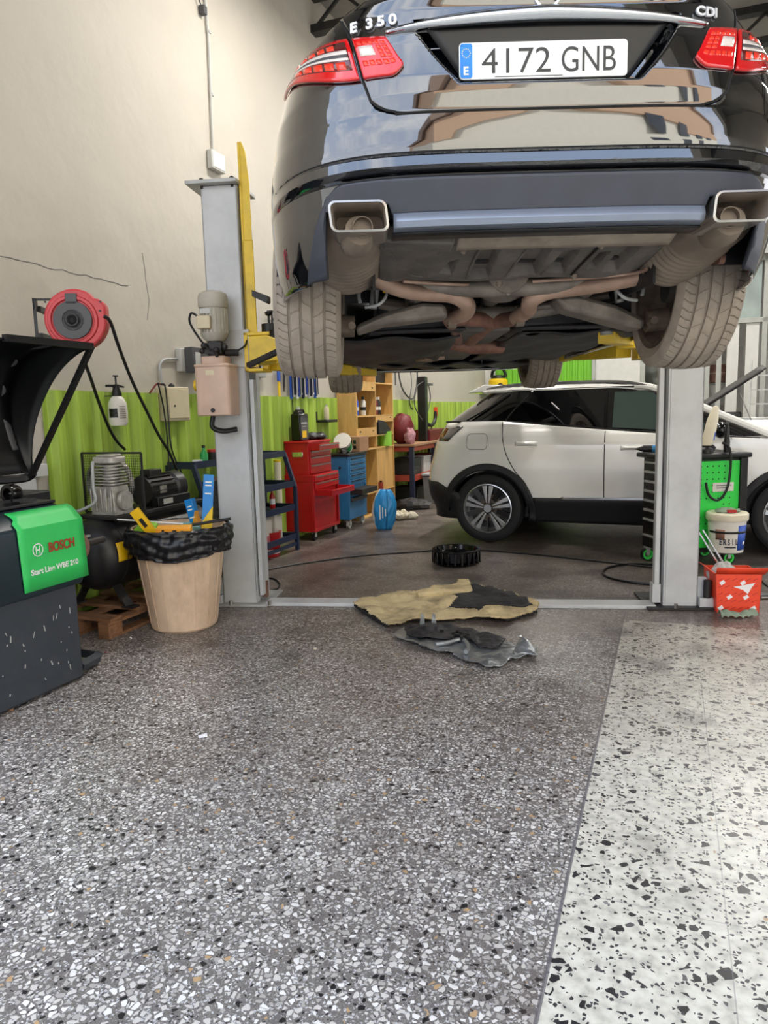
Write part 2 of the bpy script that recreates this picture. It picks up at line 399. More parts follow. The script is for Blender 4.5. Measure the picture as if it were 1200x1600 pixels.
    col = mix(math_('MULTIPLY', dm, .76), col, '5a4b41')
    d2 = N('ShaderNodeTexNoise'); d2.inputs['Scale'].default_value = 3.1; d2.inputs['Detail'].default_value = 8; K(O, d2.inputs['Vector'])
    sm = ramp(math_('ADD', d2.outputs['Fac'], math_('MULTIPLY', dep.outputs[0], .30)), [(.60, 0.0), (.78, 1.0)])
    col = mix(math_('MULTIPLY', sm, .55), col, '2a2422')
    K(col, b.inputs['Base Color'])
    rr = N('ShaderNodeMapRange'); K(d1.outputs['Fac'], rr.inputs['Value']); rr.inputs['To Min'].default_value = .22; rr.inputs['To Max'].default_value = .5
    K(rr.outputs[0], b.inputs['Roughness']); b.inputs['Specular IOR Level'].default_value = .45
    bp = N('ShaderNodeBump'); bp.inputs['Strength'].default_value = .12; bp.inputs['Distance'].default_value = .004; K(d2.outputs['Fac'], bp.inputs['Height']); K(bp.outputs[0], b.inputs['Normal'])
    MT['terrazzo'] = m
terrazzo()
def bs(name, mat, fn, **k):                          # a structure mesh in the garage frame
    m = MB(); fn(m); o = m.build(name, mat, loc_=BO, rot=(0, 0, BA), **k); return struct(o)
SB = 10.9                                            # depth of the back wall
bs('floor', 'terrazzo', lambda m: m.bb((-.2, -7.0, -.1), (10.2, SB+.2, 0)), smooth=False)
bs('wall_left', 'plaster', lambda m: m.bb((-.25, -4.2, 0), (0, SB+.2, 5.7)), smooth=False)
bs('wall_right', 'plaster', lambda m: (m.bb((9.9, -3.6, 0), (10.1, 1.2, 5.7)), m.bb((9.9, 5.2, 0), (10.1, SB, 5.7)), m.bb((9.9, 1.2, 4.3), (10.1, 5.2, 5.7))), smooth=False)
bs('ceiling', 'ceiling', lambda m: m.bb((-.25, -3.6, 5.7), (10.1, SB+.2, 5.9)), smooth=False)
bs('wall_front', 'plaster', lambda m: m.bb((0, -3.6, 4.9), (10.1, -3.4, 5.7)), smooth=False)
# back wall with a corrugated gate, white panels and, on the right, a glazed office front
gx0, gz0 = WB(775, 600, SB); gx1, _ = WB(925, 600, SB); ox0, oz1 = WB(1118, 415, SB); ox1 = 9.9
bs('wall_back', 'white_panel', lambda m: (m.bb((0, SB, 0), (WB(1000, 600, SB)[0], SB+.2, 5.7)), m.bb((WB(1000, 600, SB)[0], SB, 3.9), (10.1, SB+.2, 5.7)), m.bb((8.8, SB, 0), (10.1, SB+.2, 3.9))), smooth=False)
def corr(m, x0, z0, x1, z1, s, pitch=.16, amp=.02):
    n = int((x1-x0)/pitch)
    pts = [(x0, s)]
    for i in range(n):
        a = x0+i*pitch; pts += [(a+pitch*.15, s), (a+pitch*.3, s-amp), (a+pitch*.7, s-amp), (a+pitch*.85, s)]
    pts += [(x1, s), (x1, s+.01), (x0, s+.01)]
    m.prism(pts, z0, z1, 'xy')
bs('door_1', 'lime_gate', lambda m: corr(m, gx0, .02, gx1, 3.0, SB-.03, .11, .018), smooth=False)
bs('trim_1', 'frame_grey', lambda m: (m.bb((gx0-.06, SB-.06, 0), (gx0, SB, 3.06)), m.bb((gx1, SB-.06, 0), (gx1+.06, SB, 3.06)), m.bb((gx0-.06, SB-.06, 3.0), (gx1+.06, SB, 3.06))), smooth=False)
# corrugated lime sheet along the left wall, sloping a little towards the back
def lime(m):
    y0, y1, p, a = -1.02, SB-.05, .19, .038; n = int((y1-y0)/p); prof = []
    for i in range(n):
        q = y0+i*p; prof += [(q, .012), (q+p*.16, .012), (q+p*.34, .012+a), (q+p*.66, .012+a), (q+p*.84, .012)]
    top = lambda y: 1.478-.0065*(y+1)*1.0 if y < 6.7 else 1.405
    A = [m.bm.verts.new((x, y, 0)) for y, x in prof]; B = [m.bm.verts.new((x, y, top(y))) for y, x in prof]
    A2 = [m.bm.verts.new((.003, y, 0)) for y, x in prof]; B2 = [m.bm.verts.new((.003, y, top(y))) for y, x in prof]
    for i in range(len(prof)-1):
        m.bm.faces.new((A[i], A[i+1], B[i+1], B[i])); m.bm.faces.new((B[i], B[i+1], B2[i+1], B2[i])); m.bm.faces.new((A2[i+1], A2[i], B2[i], B2[i+1]))
    m.bm.faces.new((A[0], B[0], B2[0], A2[0])); m.bm.faces.new((A[-1], A2[-1], B2[-1], B[-1]))
bs('trim_2', 'lime', lime, ang=15)
# low block of white painted brick left of the sheet
bs('trim_3', 'white_panel', lambda m: [m.box((.03, -1.9+.21*j+(.1 if i % 2 else 0), .05+.085*i), (.06, .2, .076)) for i in range(12) for j in range(5) if -1.9+.21*j+(.1 if i % 2 else 0) < -1.12], bevel=.004, smooth=False)
# thin cracks in the plaster
def crack(m, pts, r=.0035):
    m.tube([(0.0, a, z) for a, z in pts], r, n=5, sub=1)
rn = random.Random(3)
def wob(a, b, n, amp): return [(a[0]+(b[0]-a[0])*i/n, a[1]+(b[1]-a[1])*i/n+rn.uniform(-amp, amp)) for i in range(n+1)]
bs('trim_4', 'grey_concrete', lambda m: (crack(m, wob(WL(0, 399), WL(200, 447), 16, .008)), crack(m, [WL(x, y) for x, y in ((222, 395), (226, 420), (228, 440), (233, 470), (230, 500))], .003)))
# plaster ledge and glazed office front at the back right
def office(m):
    x0 = WB(1000, 600, SB)[0]
    for x in (x0, WB(1042, 600, SB)[0], WB(1100, 600, SB)[0], WB(1118, 600, SB)[0], WB(1187, 600, SB)[0], 7.4, 8.8):
        m.bb((x, SB-.02, 0), (x+.09, SB+.08, 3.9))
    for z in (0, 2.72, 3.82): m.bb((x0, SB-.02, z), (8.8, SB+.08, z+.09))
    m.bb((x0-.1, SB-.25, 3.9), (9.9, SB, 4.02)); m.bb((x0-.1, SB-.12, 4.25), (9.9, SB, 4.33))
bs('window_1', 'frame_grey', office, smooth=False, bevel=.006)
x0 = WB(1000, 600, SB)[0]
bs('trim_5', 'white_panel', lambda m: (m.bb((WB(1050, 600, SB)[0], SB+.04, 0), (WB(1097, 600, SB)[0], SB+.06, 3.85)),
    m.bb((WB(1134, 600, SB)[0], SB+.03, .05), (WB(1152, 600, SB)[0], SB+.07, 2.72)), m.bb((WB(1163, 600, SB)[0], SB+.03, .05), (WB(1183, 600, SB)[0], SB+.07, 2.72))), smooth=False)
gm = M('frosted', '8c9a97', .35, var=.2, scale=2.5, coat=.3)
bs('window_2', 'frosted', lambda m: m.bb((WB(1124, 600, SB)[0], SB+.03, 2.8), (WB(1184, 600, SB)[0], SB+.045, 3.8)), smooth=False)
M('clear', 'dfe8e6', .02, var=0, trans=1, rv=0)
bs('window_3', 'clear', lambda m: m.bb((x0+.09, SB+.03, .1), (WB(1042, 600, SB)[0], SB+.04, 3.8)), smooth=False)
bs('door_2', 'light_grey', lambda m: (m.bb((WB(1126, 600, SB+1.5)[0], SB+1.5, 0), (WB(1142, 600, SB+1.5)[0]+.2, SB+1.54, 2.4))), smooth=False)
bs('wall_office', 'white_panel', lambda m: (m.bb((x0-.2, SB+3, 0), (9.9, SB+3.1, 3.9)), m.bb((x0-.3, SB+.2, 0), (x0-.2, SB+3.1, 3.9)), m.bb((x0-.2, SB+.2, 3.9), (10.1, SB+3.1, 4.0)), m.bb((8.8, SB+.2, 0), (8.9, SB+3.1, 3.9))), smooth=False)
bs('floor_office', 'grey_concrete', lambda m: m.bb((x0-.3, SB+.2, -.1), (8.9, SB+3.1, 0)), smooth=False)
# steel roof structure just under the ceiling
def truss(m):
    for y in (3.1, 5.4, 8.2):
        m.bb((0.0, y-.06, 5.28), (9.9, y+.06, 5.36)); m.bb((0, y-.06, 5.62), (9.9, y+.06, 5.7))
        for i in range(16): m.bar((.05+i*.6, y, 5.36), (.35+i*.6, y, 5.62), .03, .03); m.bar((.65+i*.6, y, 5.36), (.35+i*.6, y, 5.62), .03, .03)
    for x in (.9, 3.2, 5.5, 7.8): m.bb((x-.04, -3.3, 5.40), (x+.04, SB, 5.48))
bs('beam', 'dark_metal', truss, smooth=False)
# fill lamps added under the unseen ceiling to brighten the interior
lamp0 = None
for (x, y) in ((1.6, 1.0), (1.6, 4.6), (1.6, 8.2), (5.0, 4.6), (5.0, 8.2), (7.8, 3.0)):
    if lamp0 is None:
        t = wthing('fill_lamp', 'added fill lamp shaped as a long batten under the unseen ceiling', 'lamp', x, y, 5.2, 'added fill lamps under the ceiling'); lamp0 = t
        m = MB(); m.bb((-.09, -.75, .02), (.09, .75, .08)); m.cyl((0, -.6, .08), (0, -.6, .2), .01); m.cyl((0, .6, .08), (0, .6, .2), .01); m.build('housing', 'white', t)
        m = MB(); m.cyl((-.04, -.72, 0), (-.04, .72, 0), .016); m.cyl((.04, -.72, 0), (.04, .72, 0), .016); m.build('tube', 'fill_tube', t)
        ld = bpy.data.lights.new('fill_light', 'AREA'); ld.shape = 'RECTANGLE'; ld.size = .16; ld.size_y = 1.4; ld.energy = 55; ld.color = (1, .96, .90)
        lo = bpy.data.objects.new('fill_light', ld); C.objects.link(lo); lo.parent = t; lo.location = (0, 0, -.03)
    else: dup(t, bw(x, y, 5.2))
# the street outside and the sunlit apartment house opposite (seen mirrored in the car's paint)
bs('ground_street', 'road_pave', lambda m: m.bb((-40, -60, -.15), (40, -7.0, -.02)), smooth=False)
def house(name, label, x0, x1, s, h, floors, base, upper, seed):
    t = wthing(name, label, 'building', x0, s, 0)
    wd = x1-x0; m = MB(); m.prism([(0, 0), (wd, 0), (wd, h*.74), (4.2, h*.74), (0, h*.48)], -8, 0, 'xz'); m.build('lower_wall', base, t, smooth=False)
    m = MB(); m.prism([(0, h*.48), (4.2, h*.74), (wd, h*.74), (wd, h), (7.5, h), (0, h*.60)], -8, .25, 'xz'); m.build('upper_wall', upper, t, smooth=False)
    m = MB(); m.prism([(-.3, h*.59), (7.5, h), (wd+.3, h), (wd+.3, h+.35), (7.3, h+.35), (-.4, h*.62)], -8.3, .6, 'xz'); m.build('cornice', 'facade_brown', t, smooth=False)
    nW = int(wd/3.4)
    for f in range(floors):
        z = 1.2+f*3.1
        for i in range(1 if f < 2 else 2, nW):
            m = MB(); y = .02 if z+1.5 < h*.74 else .27
            m.bb((1+i*3.4, y-.1, z), (2.5+i*3.4, y+.03, z+1.6)); wn_ = m.build('window', 'glass_dark', t, smooth=False)
    return t
house('apartment_building', 'cream and tan apartment house across the street, the tall one on the right', 6.6, 30, -13, 16, 4, 'facade_cream', 'facade_tan', 1)
house('apartment_building', 'low brown house across the street at the left end', -24, -5.5, -26, 6.5, 2, 'facade_tan', 'facade_brown', 2)

# ================================================================ vehicles: shared builders
def tyre(name, mat, parent, R, W, rb, loc_, grooves=4, blocks=64, sipe=.006, cyl_scale=1.0, n0=None):
    hw = W/2; prof = [(-hw*.86, rb), (-hw*.97, rb+.25*(R-rb)), (-hw, rb+.5*(R-rb)), (-hw*.95, R-.028), (-hw*.86, R-.010)]
    tw = hw*.86; rib = 2*tw/(grooves+1); gw = .011; zone = [0]*len(prof)
    for g in range(grooves+1):
        a = -tw+rib*g+(gw/2 if g else .004); b = -tw+rib*(g+1)-(gw/2 if g < grooves else .004)
        cr_ = lambda x: R-.012*(x/tw)**2
        prof += [(a, cr_(a)), ((a+b)/2, cr_((a+b)/2)), (b, cr_(b))]; zone += [g+1, g+1, g+1]
        if g < grooves: prof += [(b+.0012, cr_(b)-.008), (b+gw-.0012, cr_(b)-.008)]; zone += [0, 0]
    prof += [(hw*.86, R-.010), (hw*.95, R-.028), (hw, rb+.5*(R-rb)), (hw*.97, rb+.25*(R-rb)), (hw*.86, rb)]; zone += [0]*5
    angs = []
    for k in range(blocks):
        for q, d in ((0, 0), (.80, 0), (.84, 1), (.96, 1)): angs.append((2*PI*(k+q)/blocks, d))
    m = MB(); rings = []
    for (x, r), zn in zip(prof, zone):
        ring = []
        for i, (a, d) in enumerate(angs):
            shift = .06*math.sin(x*60)*2*PI/ blocks*6 if zn else 0
            dd = d*sipe if zn in (1, grooves+1) else (d*sipe*.55 if zn and (i//4+zn) % 2 == 0 else 0)
            a2 = a+shift; ring.append(m.bm.verts.new((x, (r-dd)*math.cos(a2), (r-dd)*math.sin(a2))))
        rings.append(ring)
    n = len(angs)
    for i in range(len(rings)-1):
        for k in range(n): m.bm.faces.new((rings[i][k], rings[i][(k+1) % n], rings[i+1][(k+1) % n], rings[i+1][k]))
    return m.build(name, mat, parent, loc_=loc_, ang=30)
def lerp_t(tab, z, c):
    if z <= tab[0][0]: return tab[0][c]
    for a, b in zip(tab, tab[1:]):
        if z <= b[0]:
            t = (z-a[0])/(b[0]-a[0]); return a[c]*(1-t)+b[c]*t
    return tab[-1][c]
class Body:                                           # y runs forward, x across, z up. tab: (z, y rear, half width, y front)
    def __init__(s, tab, n=3.6, m=3.4, Lr=1.0, Lf=1.0): s.tab = tab; s.n = n; s.m = m; s.Lr = Lr; s.Lf = Lf
    def rear(s, x, z):                                # rear face y at lateral x
        W = lerp_t(s.tab, z, 2); q = min(1, abs(x)/W); return lerp_t(s.tab, z, 1)+s.Lr*(1-max(0, 1-q**s.n)**(1/s.m))
    def pt(s, u, z):                                  # u in [-1,1]: -1 front centre left .. 0 rear centre .. 1
        W = lerp_t(s.tab, z, 2); yr = lerp_t(s.tab, z, 1); yf = lerp_t(s.tab, z, 3); sg = -1 if u < 0 else 1; a = abs(u)
        if a < .35:
            th = a/.35*PI/2; x = W*math.sin(th)**(2/s.n); y = yr+s.Lr*(1-math.cos(th)**(2/s.m))
        elif a < .72:
            t = (a-.35)/.37; x = W; y = (yr+s.Lr)*(1-t)+(yf-s.Lf)*t
        else:
            th = (1-(a-.72)/.28)*PI/2; x = W*math.sin(th)**(2/s.n); y = yf-s.Lf*(1-math.cos(th)**(2/s.m))
        return Vector((sg*x, y, z))
    def side(s, y, z):
        W = lerp_t(s.tab, z, 2); yr = lerp_t(s.tab, z, 1); yf = lerp_t(s.tab, z, 3)
        if y < yr+s.Lr: return W*(1-min(1, max(0, (1-(y-yr)/s.Lr)))**s.m)**(1/s.n)
        if y > yf-s.Lf: return W*(1-min(1, max(0, (1-(yf-y)/s.Lf)))**s.m)**(1/s.n)
        return W
    def shell(s, name, mat, parent, zlow, ztop, nu=180, nv=22, solid=.012, keep=None):
        zs = sorted(set([t[0] for t in s.tab]+[s.tab[0][0]+(s.tab[-1][0]-s.tab[0][0])*k/nv for k in range(nv+1)])); zs = [z for k, z in enumerate(zs) if k == 0 or z-zs[k-1] > .0015]
        m = MB(); N = len(zs)-1
        def fn(a, b):
            u = a*2-1; p0 = s.pt(u, .6); zl = zlow(p0.x, p0.y); zt = ztop(p0.x, p0.y); return s.pt(u, min(zt, max(zl, zs[int(round(b*N))])))
        m.grid(fn, nu, N, None if keep is None else (lambda a, b: keep(a*2-1, (zs[int(b*N)]+zs[int(b*N)+1])/2)))
        bmesh.ops.dissolve_degenerate(m.bm, edges=m.bm.edges, dist=1e-4); bmesh.ops.remove_doubles(m.bm, verts=m.bm.verts, dist=1e-4)
        return m.build(name, mat, parent, solid=solid, ang=28)
    def cap(s, name, mat, parent, y0, y1, z, crown, nu=24, nv=24):   # deck or bonnet closing the shell at height z(y)
        m = MB()
        def fn(a, b):
            y = y0+(y1-y0)*b; zz = z(y); x = (a*2-1)*s.side(y, min(zz, s.tab[-1][0])); return Vector((x, y, zz+crown*(1-(a*2-1)**4)))
        m.grid(fn, nu, nv); return m.build(name, mat, parent, ang=28)

# ================================================================ THE RAISED BLACK SALOON
CO = Vector((.505, 2.2, 1.44))
car = thing('raised_sedan', 'black four-door saloon raised high on the two-post lift, seen from behind and below', 'car', CO)
def cl(px, py, Y): return at(px, py, Y)-CO
tb = [(.20, .20, .895, 4.80), (.33, .10, .912, 4.84), (.42, .05, .916, 4.86), (.52, .022, .918, 4.87), (.527, .034, .916, 4.87), (.534, .018, .916, 4.87), (.548, .002, .916, 4.87), (.578, .010, .916, 4.86), (.584, .004, .915, 4.86), (.60, .004, .915, 4.86), (.66, .010, .912, 4.84), (.688, .014, .908, 4.82), (.694, .032, .906, 4.8), (.705, .034, .905, 4.8),
      (.75, .036, .90, 4.78), (.80, .042, .895, 4.76), (.90, .066, .872, 4.68), (.96, .085, .842, 4.55), (1.0, .094, .815, 4.45), (1.04, .092, .77, 4.3), (1.075, .105, .72, 4.2)]
bd = Body(tb, 4.6, 3.2, 1.3, .95)
def arch(y, yc, r, zc=.36):
    d = abs(y-yc); return zc+math.sqrt(r*r-d*d) if d < r else -1
def zhi(x): a = abs(x); return .517 if a < .58 else .517-.25*((a-.58)/.15)**2.6
def zlow(x, y):
    if y < .6 and abs(x) < .735: return max(.27, zhi(x)+.006)
    return max(.20 if y > .6 else .27, arch(y, 1.0, .38), arch(y, 3.874, .38))
def ztop(x, y): return 1.075 if y < 1.2 else (1.075-.10*max(0, (y-3.3)/1.5)**1.2 if y > 3.3 else 1.075)
bd.shell('body', 'car_black', car, zlow, ztop, nv=40, nu=320, keep=lambda u, z: not (abs(u) < .35 and abs(bd.pt(u, .8).x) < .50 and z > .735))
def patch(name, mat, zl, zh, x0, x1, out, nu=60, nv=16, parent=car, solid=.006, dy=None, ang=28, B=bd):
    m = MB()
    def fn(a, b):
        x = x0+(x1-x0)*a; zl_ = zl(x) if callable(zl) else zl; zh_ = zh(x) if callable(zh) else zh; z = zl_+(zh_-zl_)*b
        y = B.rear(x, z); e = 1e-3; dx = (B.rear(x+e, z)-B.rear(x-e, z))/(2*e); nrm = Vector((dx, -1, 0)).normalized()
        p = Vector((x, y, z))+nrm*out
        if dy: p.y += dy(x, z)
        return p
    m.grid(fn, nu, nv); return m.build(name, mat, parent, solid=solid, ang=ang)
# trunk lid with number-plate recess
LT = [(.700, .40), (.704, .44), (.712, .468), (.725, .492), (.742, .511), (.80, .531), (.935, .561), (1.03, .595), (1.08, .60)]
def lx(z):
    return lerp_t(LT, z, 1)
def recess(x, z):                                    # inward displacement of the plate niche
    zt = .965; zb = .772
    hw = .385-.13*max(0, (zt-z)/(zt-zb))**1.4 if z < zt else .385
    d = min(hw-abs(x), (z-zb), (zt-z)*3+.012)
    t = max(0, min(1, d/.016)); return .058*t*t*(3-2*t)
m = MB()
def lidf(a, b):
    z = .700+.372*b**1.12; x = (a*2-1)*lx(z); return Vector((x, bd.rear(x, z)-.007+recess(x, z), z))
m.grid(lidf, 170, 84); lid = m.build('trunk_lid', 'car_black', car, solid=.004, ang=60)
m = MB()                                              # dark gap round the lid
P = [Vector((-(lx(z)+.002), bd.rear(lx(z), z)-.004, z)) for z in (1.07, 1.03, .98, .935, .88, .84, .80, .77, .742, .725, .712, .704)]
P += [Vector((x, bd.rear(x, .698)-.004, .6975)) for x in [-.44+.88*i/30 for i in range(31)]]+[Vector((-p.x, p.y, p.z)) for p in P[::-1]]
m.tube(P, .0042, n=6, sub=1); m.build('lid_gap', 'gap_black', car)
# dark niche lining
m = MB(); m.grid(lambda a, b: Vector(((a*2-1)*(.235+.125*b), bd.rear((a*2-1)*.3, .8)+.045, .792+.165*b)), 20, 8); m.build('plate_niche', 'satin_black', lid, solid=.003)
# chrome bar over the plate: arched, kinked in the middle
def zch(x): return .938+.030*(1-min(1, abs(x)/.46)**1.6)
m = MB()
def fch(a, b):
    x = (a*2-1)*.465; h = .010+.016*(1-abs(a*2-1)**1.5); return Vector((x, bd.rear(x, .95)-.012-.022*math.sin(PI*b)*(1-.5*abs(a*2-1)), zch(x)+h*(b*2-1)*.9))
m.grid(fch, 60, 8); m.build('chrome_bar', 'chrome', lid, solid=.006)
for sx in (-1, 1):
    m = MB(); m.bb((sx*.17-.022, .10, .948), (sx*.17+.022, .14, .956)); m.build('plate_lamp', 'clear_lens', lid, bevel=.002)
m = MB(); m.bb((-.055, .095, .944), (.055, .13, .958)); m.build('release_button', 'black', lid, bevel=.003)
# number plate: pixel (715..980, 65..120)
PW, PH = .52, .106; py_ = .068
pt_ = MB(); pt_.prism(rrect(0, .846, PW, PH, .012), py_, py_+.006); plate = pt_.build('number_plate', 'plate_white', lid, bevel=.001)
plate.location = (-.014, 0, .846*.07-.002); plate.scale = (.93, 1, .93)
m = MB(); m.prism(rrect(-PW/2+.022, .846, .038, PH-.006, .008), py_-.0012, py_); m.build('euro_band', 'plate_blue', plate)
m = MB()
for k in range(12): m.cyl((-PW/2+.022+.0125*math.cos(k*PI/6), py_-.0018, .868+.0125*math.sin(k*PI/6)), (-PW/2+.022+.0125*math.cos(k*PI/6), py_-.001, .868+.0125*math.sin(k*PI/6)), .0018, n=5)
m.build('star_ring', 'star_yellow', plate)
RX = (R_(90), 0, 0)
text('country_letter', 'E', .034, 'white', plate, (-PW/2+.012, py_-.0014, .806), RX, .0006, .001)
text('registration', '4172', .104, 'char_black', plate, (-.192, py_-.001, .809), RX, .0008, -.0005, 1.05)
text('registration', 'GNB', .104, 'char_black', plate, (.052, py_-.001, .809), RX, .0008, -.0005, .80)
m = MB(); m.bb((-.15, py_-.001, .798), (0.06, py_, .8)); m.build('maker_line', 'grey_plastic', plate)
# model badges and star
def badge(chars, x0, z0, size, sx, step):             # chrome letters following the lid's curve
    x = x0
    for k, ch in enumerate(chars):
        if ch == ' ': x += step*.38; continue
        sl = (bd.rear(x+step, z0)-bd.rear(x, z0))/step
        text('badge', ch, size, 'badge_silver', lid, (x, bd.rear(x, z0)-.013, z0), (R_(88), 0, math.atan(sl)), .003, .0013, sx); x += step*(.6 if ch == 'I' else 1)
badge('E 350', -.568, .960, .038, 1.25, .0335); badge('CDI', .430, .963, .034, 1.25, .030)
m = MB(); m.lathe([(.034, -.004), (.040, -.004), (.040, .004), (.034, .004)], (0, .085, 1.026), 'y', 32, close=True)
for k in range(3):
    a = PI/2+k*2*PI/3; m.bar((0, .085, 1.026), (.036*math.cos(a), .085, 1.026+.036*math.sin(a)), .008, .006)
m.build('star_emblem', 'chrome', lid)
# tail lamps: outer piece on the wing, inner piece on the lid
def lamp(sx):
    zb_i = lambda x: .804+(.030*max(0, 1-(x-.414)/.04)**2 if x < .454 else 0); zt_i = lambda x: .922+.016*(x-.46)/.1
    zb_o = lambda x: .807+.125*max(0, (x-.55)/.25)**1.7; zt_o = lambda x: .941+.036*min(1, (x-.55)/.18)-.02*max(0, (x-.74)/.06)**2
    def out(zb, zt, xa, xb, f0, f1, name, mat, o, par, nu=20, nv=10, th=.003):   # xa, xb: lateral limits as functions of height
        m = MB()
        def fn(a, b):
            f = f0+(f1-f0)*b; x = .5
            for _ in range(3):
                z = zb(x)+(zt(x)-zb(x))*f; x = xa(z)+(xb(z)-xa(z))*a
            z = zb(x)+(zt(x)-zb(x))*f
            y = bd.rear(x, z); e = 1e-3; dx = (bd.rear(x+e, z)-bd.rear(x-e, z))/(2*e); nr = Vector((dx, -1, 0)).normalized(); p = Vector((x, y, z))+nr*o; p.x *= sx; return p
        m.grid(fn, nu, nv); return m.build(name, mat, par, solid=th)
    xin = lambda z: .414+max(0, z-.83)*.52; xsi = lambda z: lx(z)-.006; xso = lambda z: lx(z)+.007; xou = lambda z: .806-.08*max(0, z-.9)
    lo_ = out(zb_o, zt_o, xso, xou, 0, 1, 'tail_lamp', 'red_lens', .014, car, 40, 14, .01)
    li_ = out(zb_i, zt_i, xin, xsi, 0, 1, 'tail_lamp', 'red_lens', .018, car, 24, 14, .01)
    def bo(a, b, f0, f1, name, mat, nu=16, o=.0152): return out(zb_o, zt_o, lambda z: xso(z)*(1-a)+xou(z)*a, lambda z: xso(z)*(1-b)+xou(z)*b, f0, f1, name, mat, o, lo_, nu, 3)
    def bi(a, b, f0, f1, name, mat, nu=4, o=.0195): return out(zb_i, zt_i, lambda z: xin(z)*(1-a)+xsi(z)*a, lambda z: xin(z)*(1-b)+xsi(z)*b, f0, f1, name, mat, o, li_, nu, 3)
    bo(.04, .90, .22, .92, 'dark_band', 'dark_lens', 30)
    bo(.05, .93, .60, .70, 'clear_band', 'clear_lens', 24, .0165); bo(.05, .93, .46, .52, 'clear_band', 'clear_lens', 24, .0165); bo(.05, .90, .52, .60, 'smoke_band', 'grey_plastic', 24, .016)
    for k in range(5):
        bo(.10+.13*k, .20+.13*k, .24, .42, 'led', 'led_red', 3, .0165); bo(.18+.12*k, .27+.12*k, .74, .87, 'led', 'led_red', 3, .0165)
    bi(.52, .90, .52, .76, 'clear_window', 'clear_lens')
    for k in range(5):
        bi(.12+.165*k, .12+.165*k+.13, .80, .88, 'led', 'led_red', 2); bi(.12+.165*k, .12+.165*k+.13, .28, .40, 'led', 'led_red', 2)
    for q in range(3):
        for k in range(2): bi(.12+.17*k, .12+.17*k+.13, .46+.11*q, .54+.11*q, 'led', 'led_red', 2)
lamp(-1); lamp(1)
# bumper: groove, satin lower cover with openings for the exhaust trims, bright lip
m = MB(); m.grid(lambda a, b: Vector(((a*2-1)*.84, bd.rear((a*2-1)*.84, .584)-.001, .582+.004*b)), 60, 1)
m.build('crease_line', 'gap_black', car, solid=.002)
def zlo(x):
    a = abs(x)
    return .423 if a < .462 else (.452 if a < .655 else .275)
patch('lower_bumper_cover', 'plastic_gray', lambda x: min(zlo(x), zhi(x)-.004), zhi, -.728, .728, .012, nu=150, nv=12, solid=.012, ang=40)
m = MB(); P = [Vector((x, bd.rear(x, zhi(x))-.004, zhi(x)+.004)) for x in [-.73+1.46*i/80 for i in range(81)]]
m.tube(P, .0045, n=6, sub=1); m.build('cover_gap', 'gap_black', car)
def flip(a, b):
    x = (a*2-1)*.455; y = bd.rear(x, .43)-.016
    q = [(0, .426), (-.008, .402), (.0, .386), (.05, .378)][min(3, int(b*3+.01))]; return Vector((x, y+q[0], q[1]))
m = MB(); m.grid(flip, 50, 3); m.build('bumper_lip', 'lip_gray', car, solid=.004)
m = MB(); m.grid(lambda a, b: Vector(((a*2-1)*.46, bd.rear((a*2-1)*.46, .43)+.02+.08*b, .380-.002*b)), 30, 2); m.build('lip_underside', 'satin_black', car, solid=.004)
# reflectors / parking sensor dots are left plain; side skirts of the bumper corner
# exhaust trims
for sx in (-1, 1):
    cx = sx*.556; cz = .416
    def ring(w_, h_, r_, y, sk=.10):
        return [Vector((cx+(p[0]+sx*sk*p[1]*1.0), y, cz+p[1])) for p in rrect(0, 0, w_, h_, r_, 5)]
    m = MB(); rs = [ring(.160, .080, .018, .20), ring(.168, .086, .02, .035), ring(.170, .088, .021, .022), ring(.157, .076, .017, .020), ring(.154, .073, .016, .034), ring(.140, .064, .015, .17)]
    V = [[m.bm.verts.new(p) for p in r] for r in rs]; n = len(V[0])
    for i in range(len(V)-1):
        for k in range(n): m.bm.faces.new((V[i][k], V[i][(k+1) % n], V[i+1][(k+1) % n], V[i+1][k]))
    tip = m.build('exhaust_trim', 'trim_steel', car)
    m = MB(); rs = [ring(.158, .077, .017, .024), ring(.152, .071, .015, .03), ring(.142, .066, .014, .16)]; V = [[m.bm.verts.new(p) for p in r] for r in rs]
    for i in range(2):
        for k in range(n): m.bm.faces.new((V[i][k], V[i][(k+1) % n], V[i+1][(k+1) % n], V[i+1][k]))
    m.build('inner_wall', 'muffler', tip)
    m = MB(); m.prism([(p[0]+sx*.1*p[1], p[1]) for p in rrect(0, 0, .15, .072, .015)], .0, .004); m.build('trim_back', 'brake', tip, loc_=(cx, .165, cz))
    m = MB(); m.lathe([(.028, -.05), (.030, -.05), (.030, .03), (.026, .03)], (cx-sx*.01, .13, cz-.016), 'y', 24, close=True); m.build('inner_pipe', 'muffler', tip)
    m = MB(); m.tube([(cx, .10, cz-.022), (cx+sx*.01, .17, cz-.03), (cx+sx*.02, .26, cz-.02)], .052, n=16, rs=[.044, .052, .05]); m.build('outlet', 'muffler', tip)
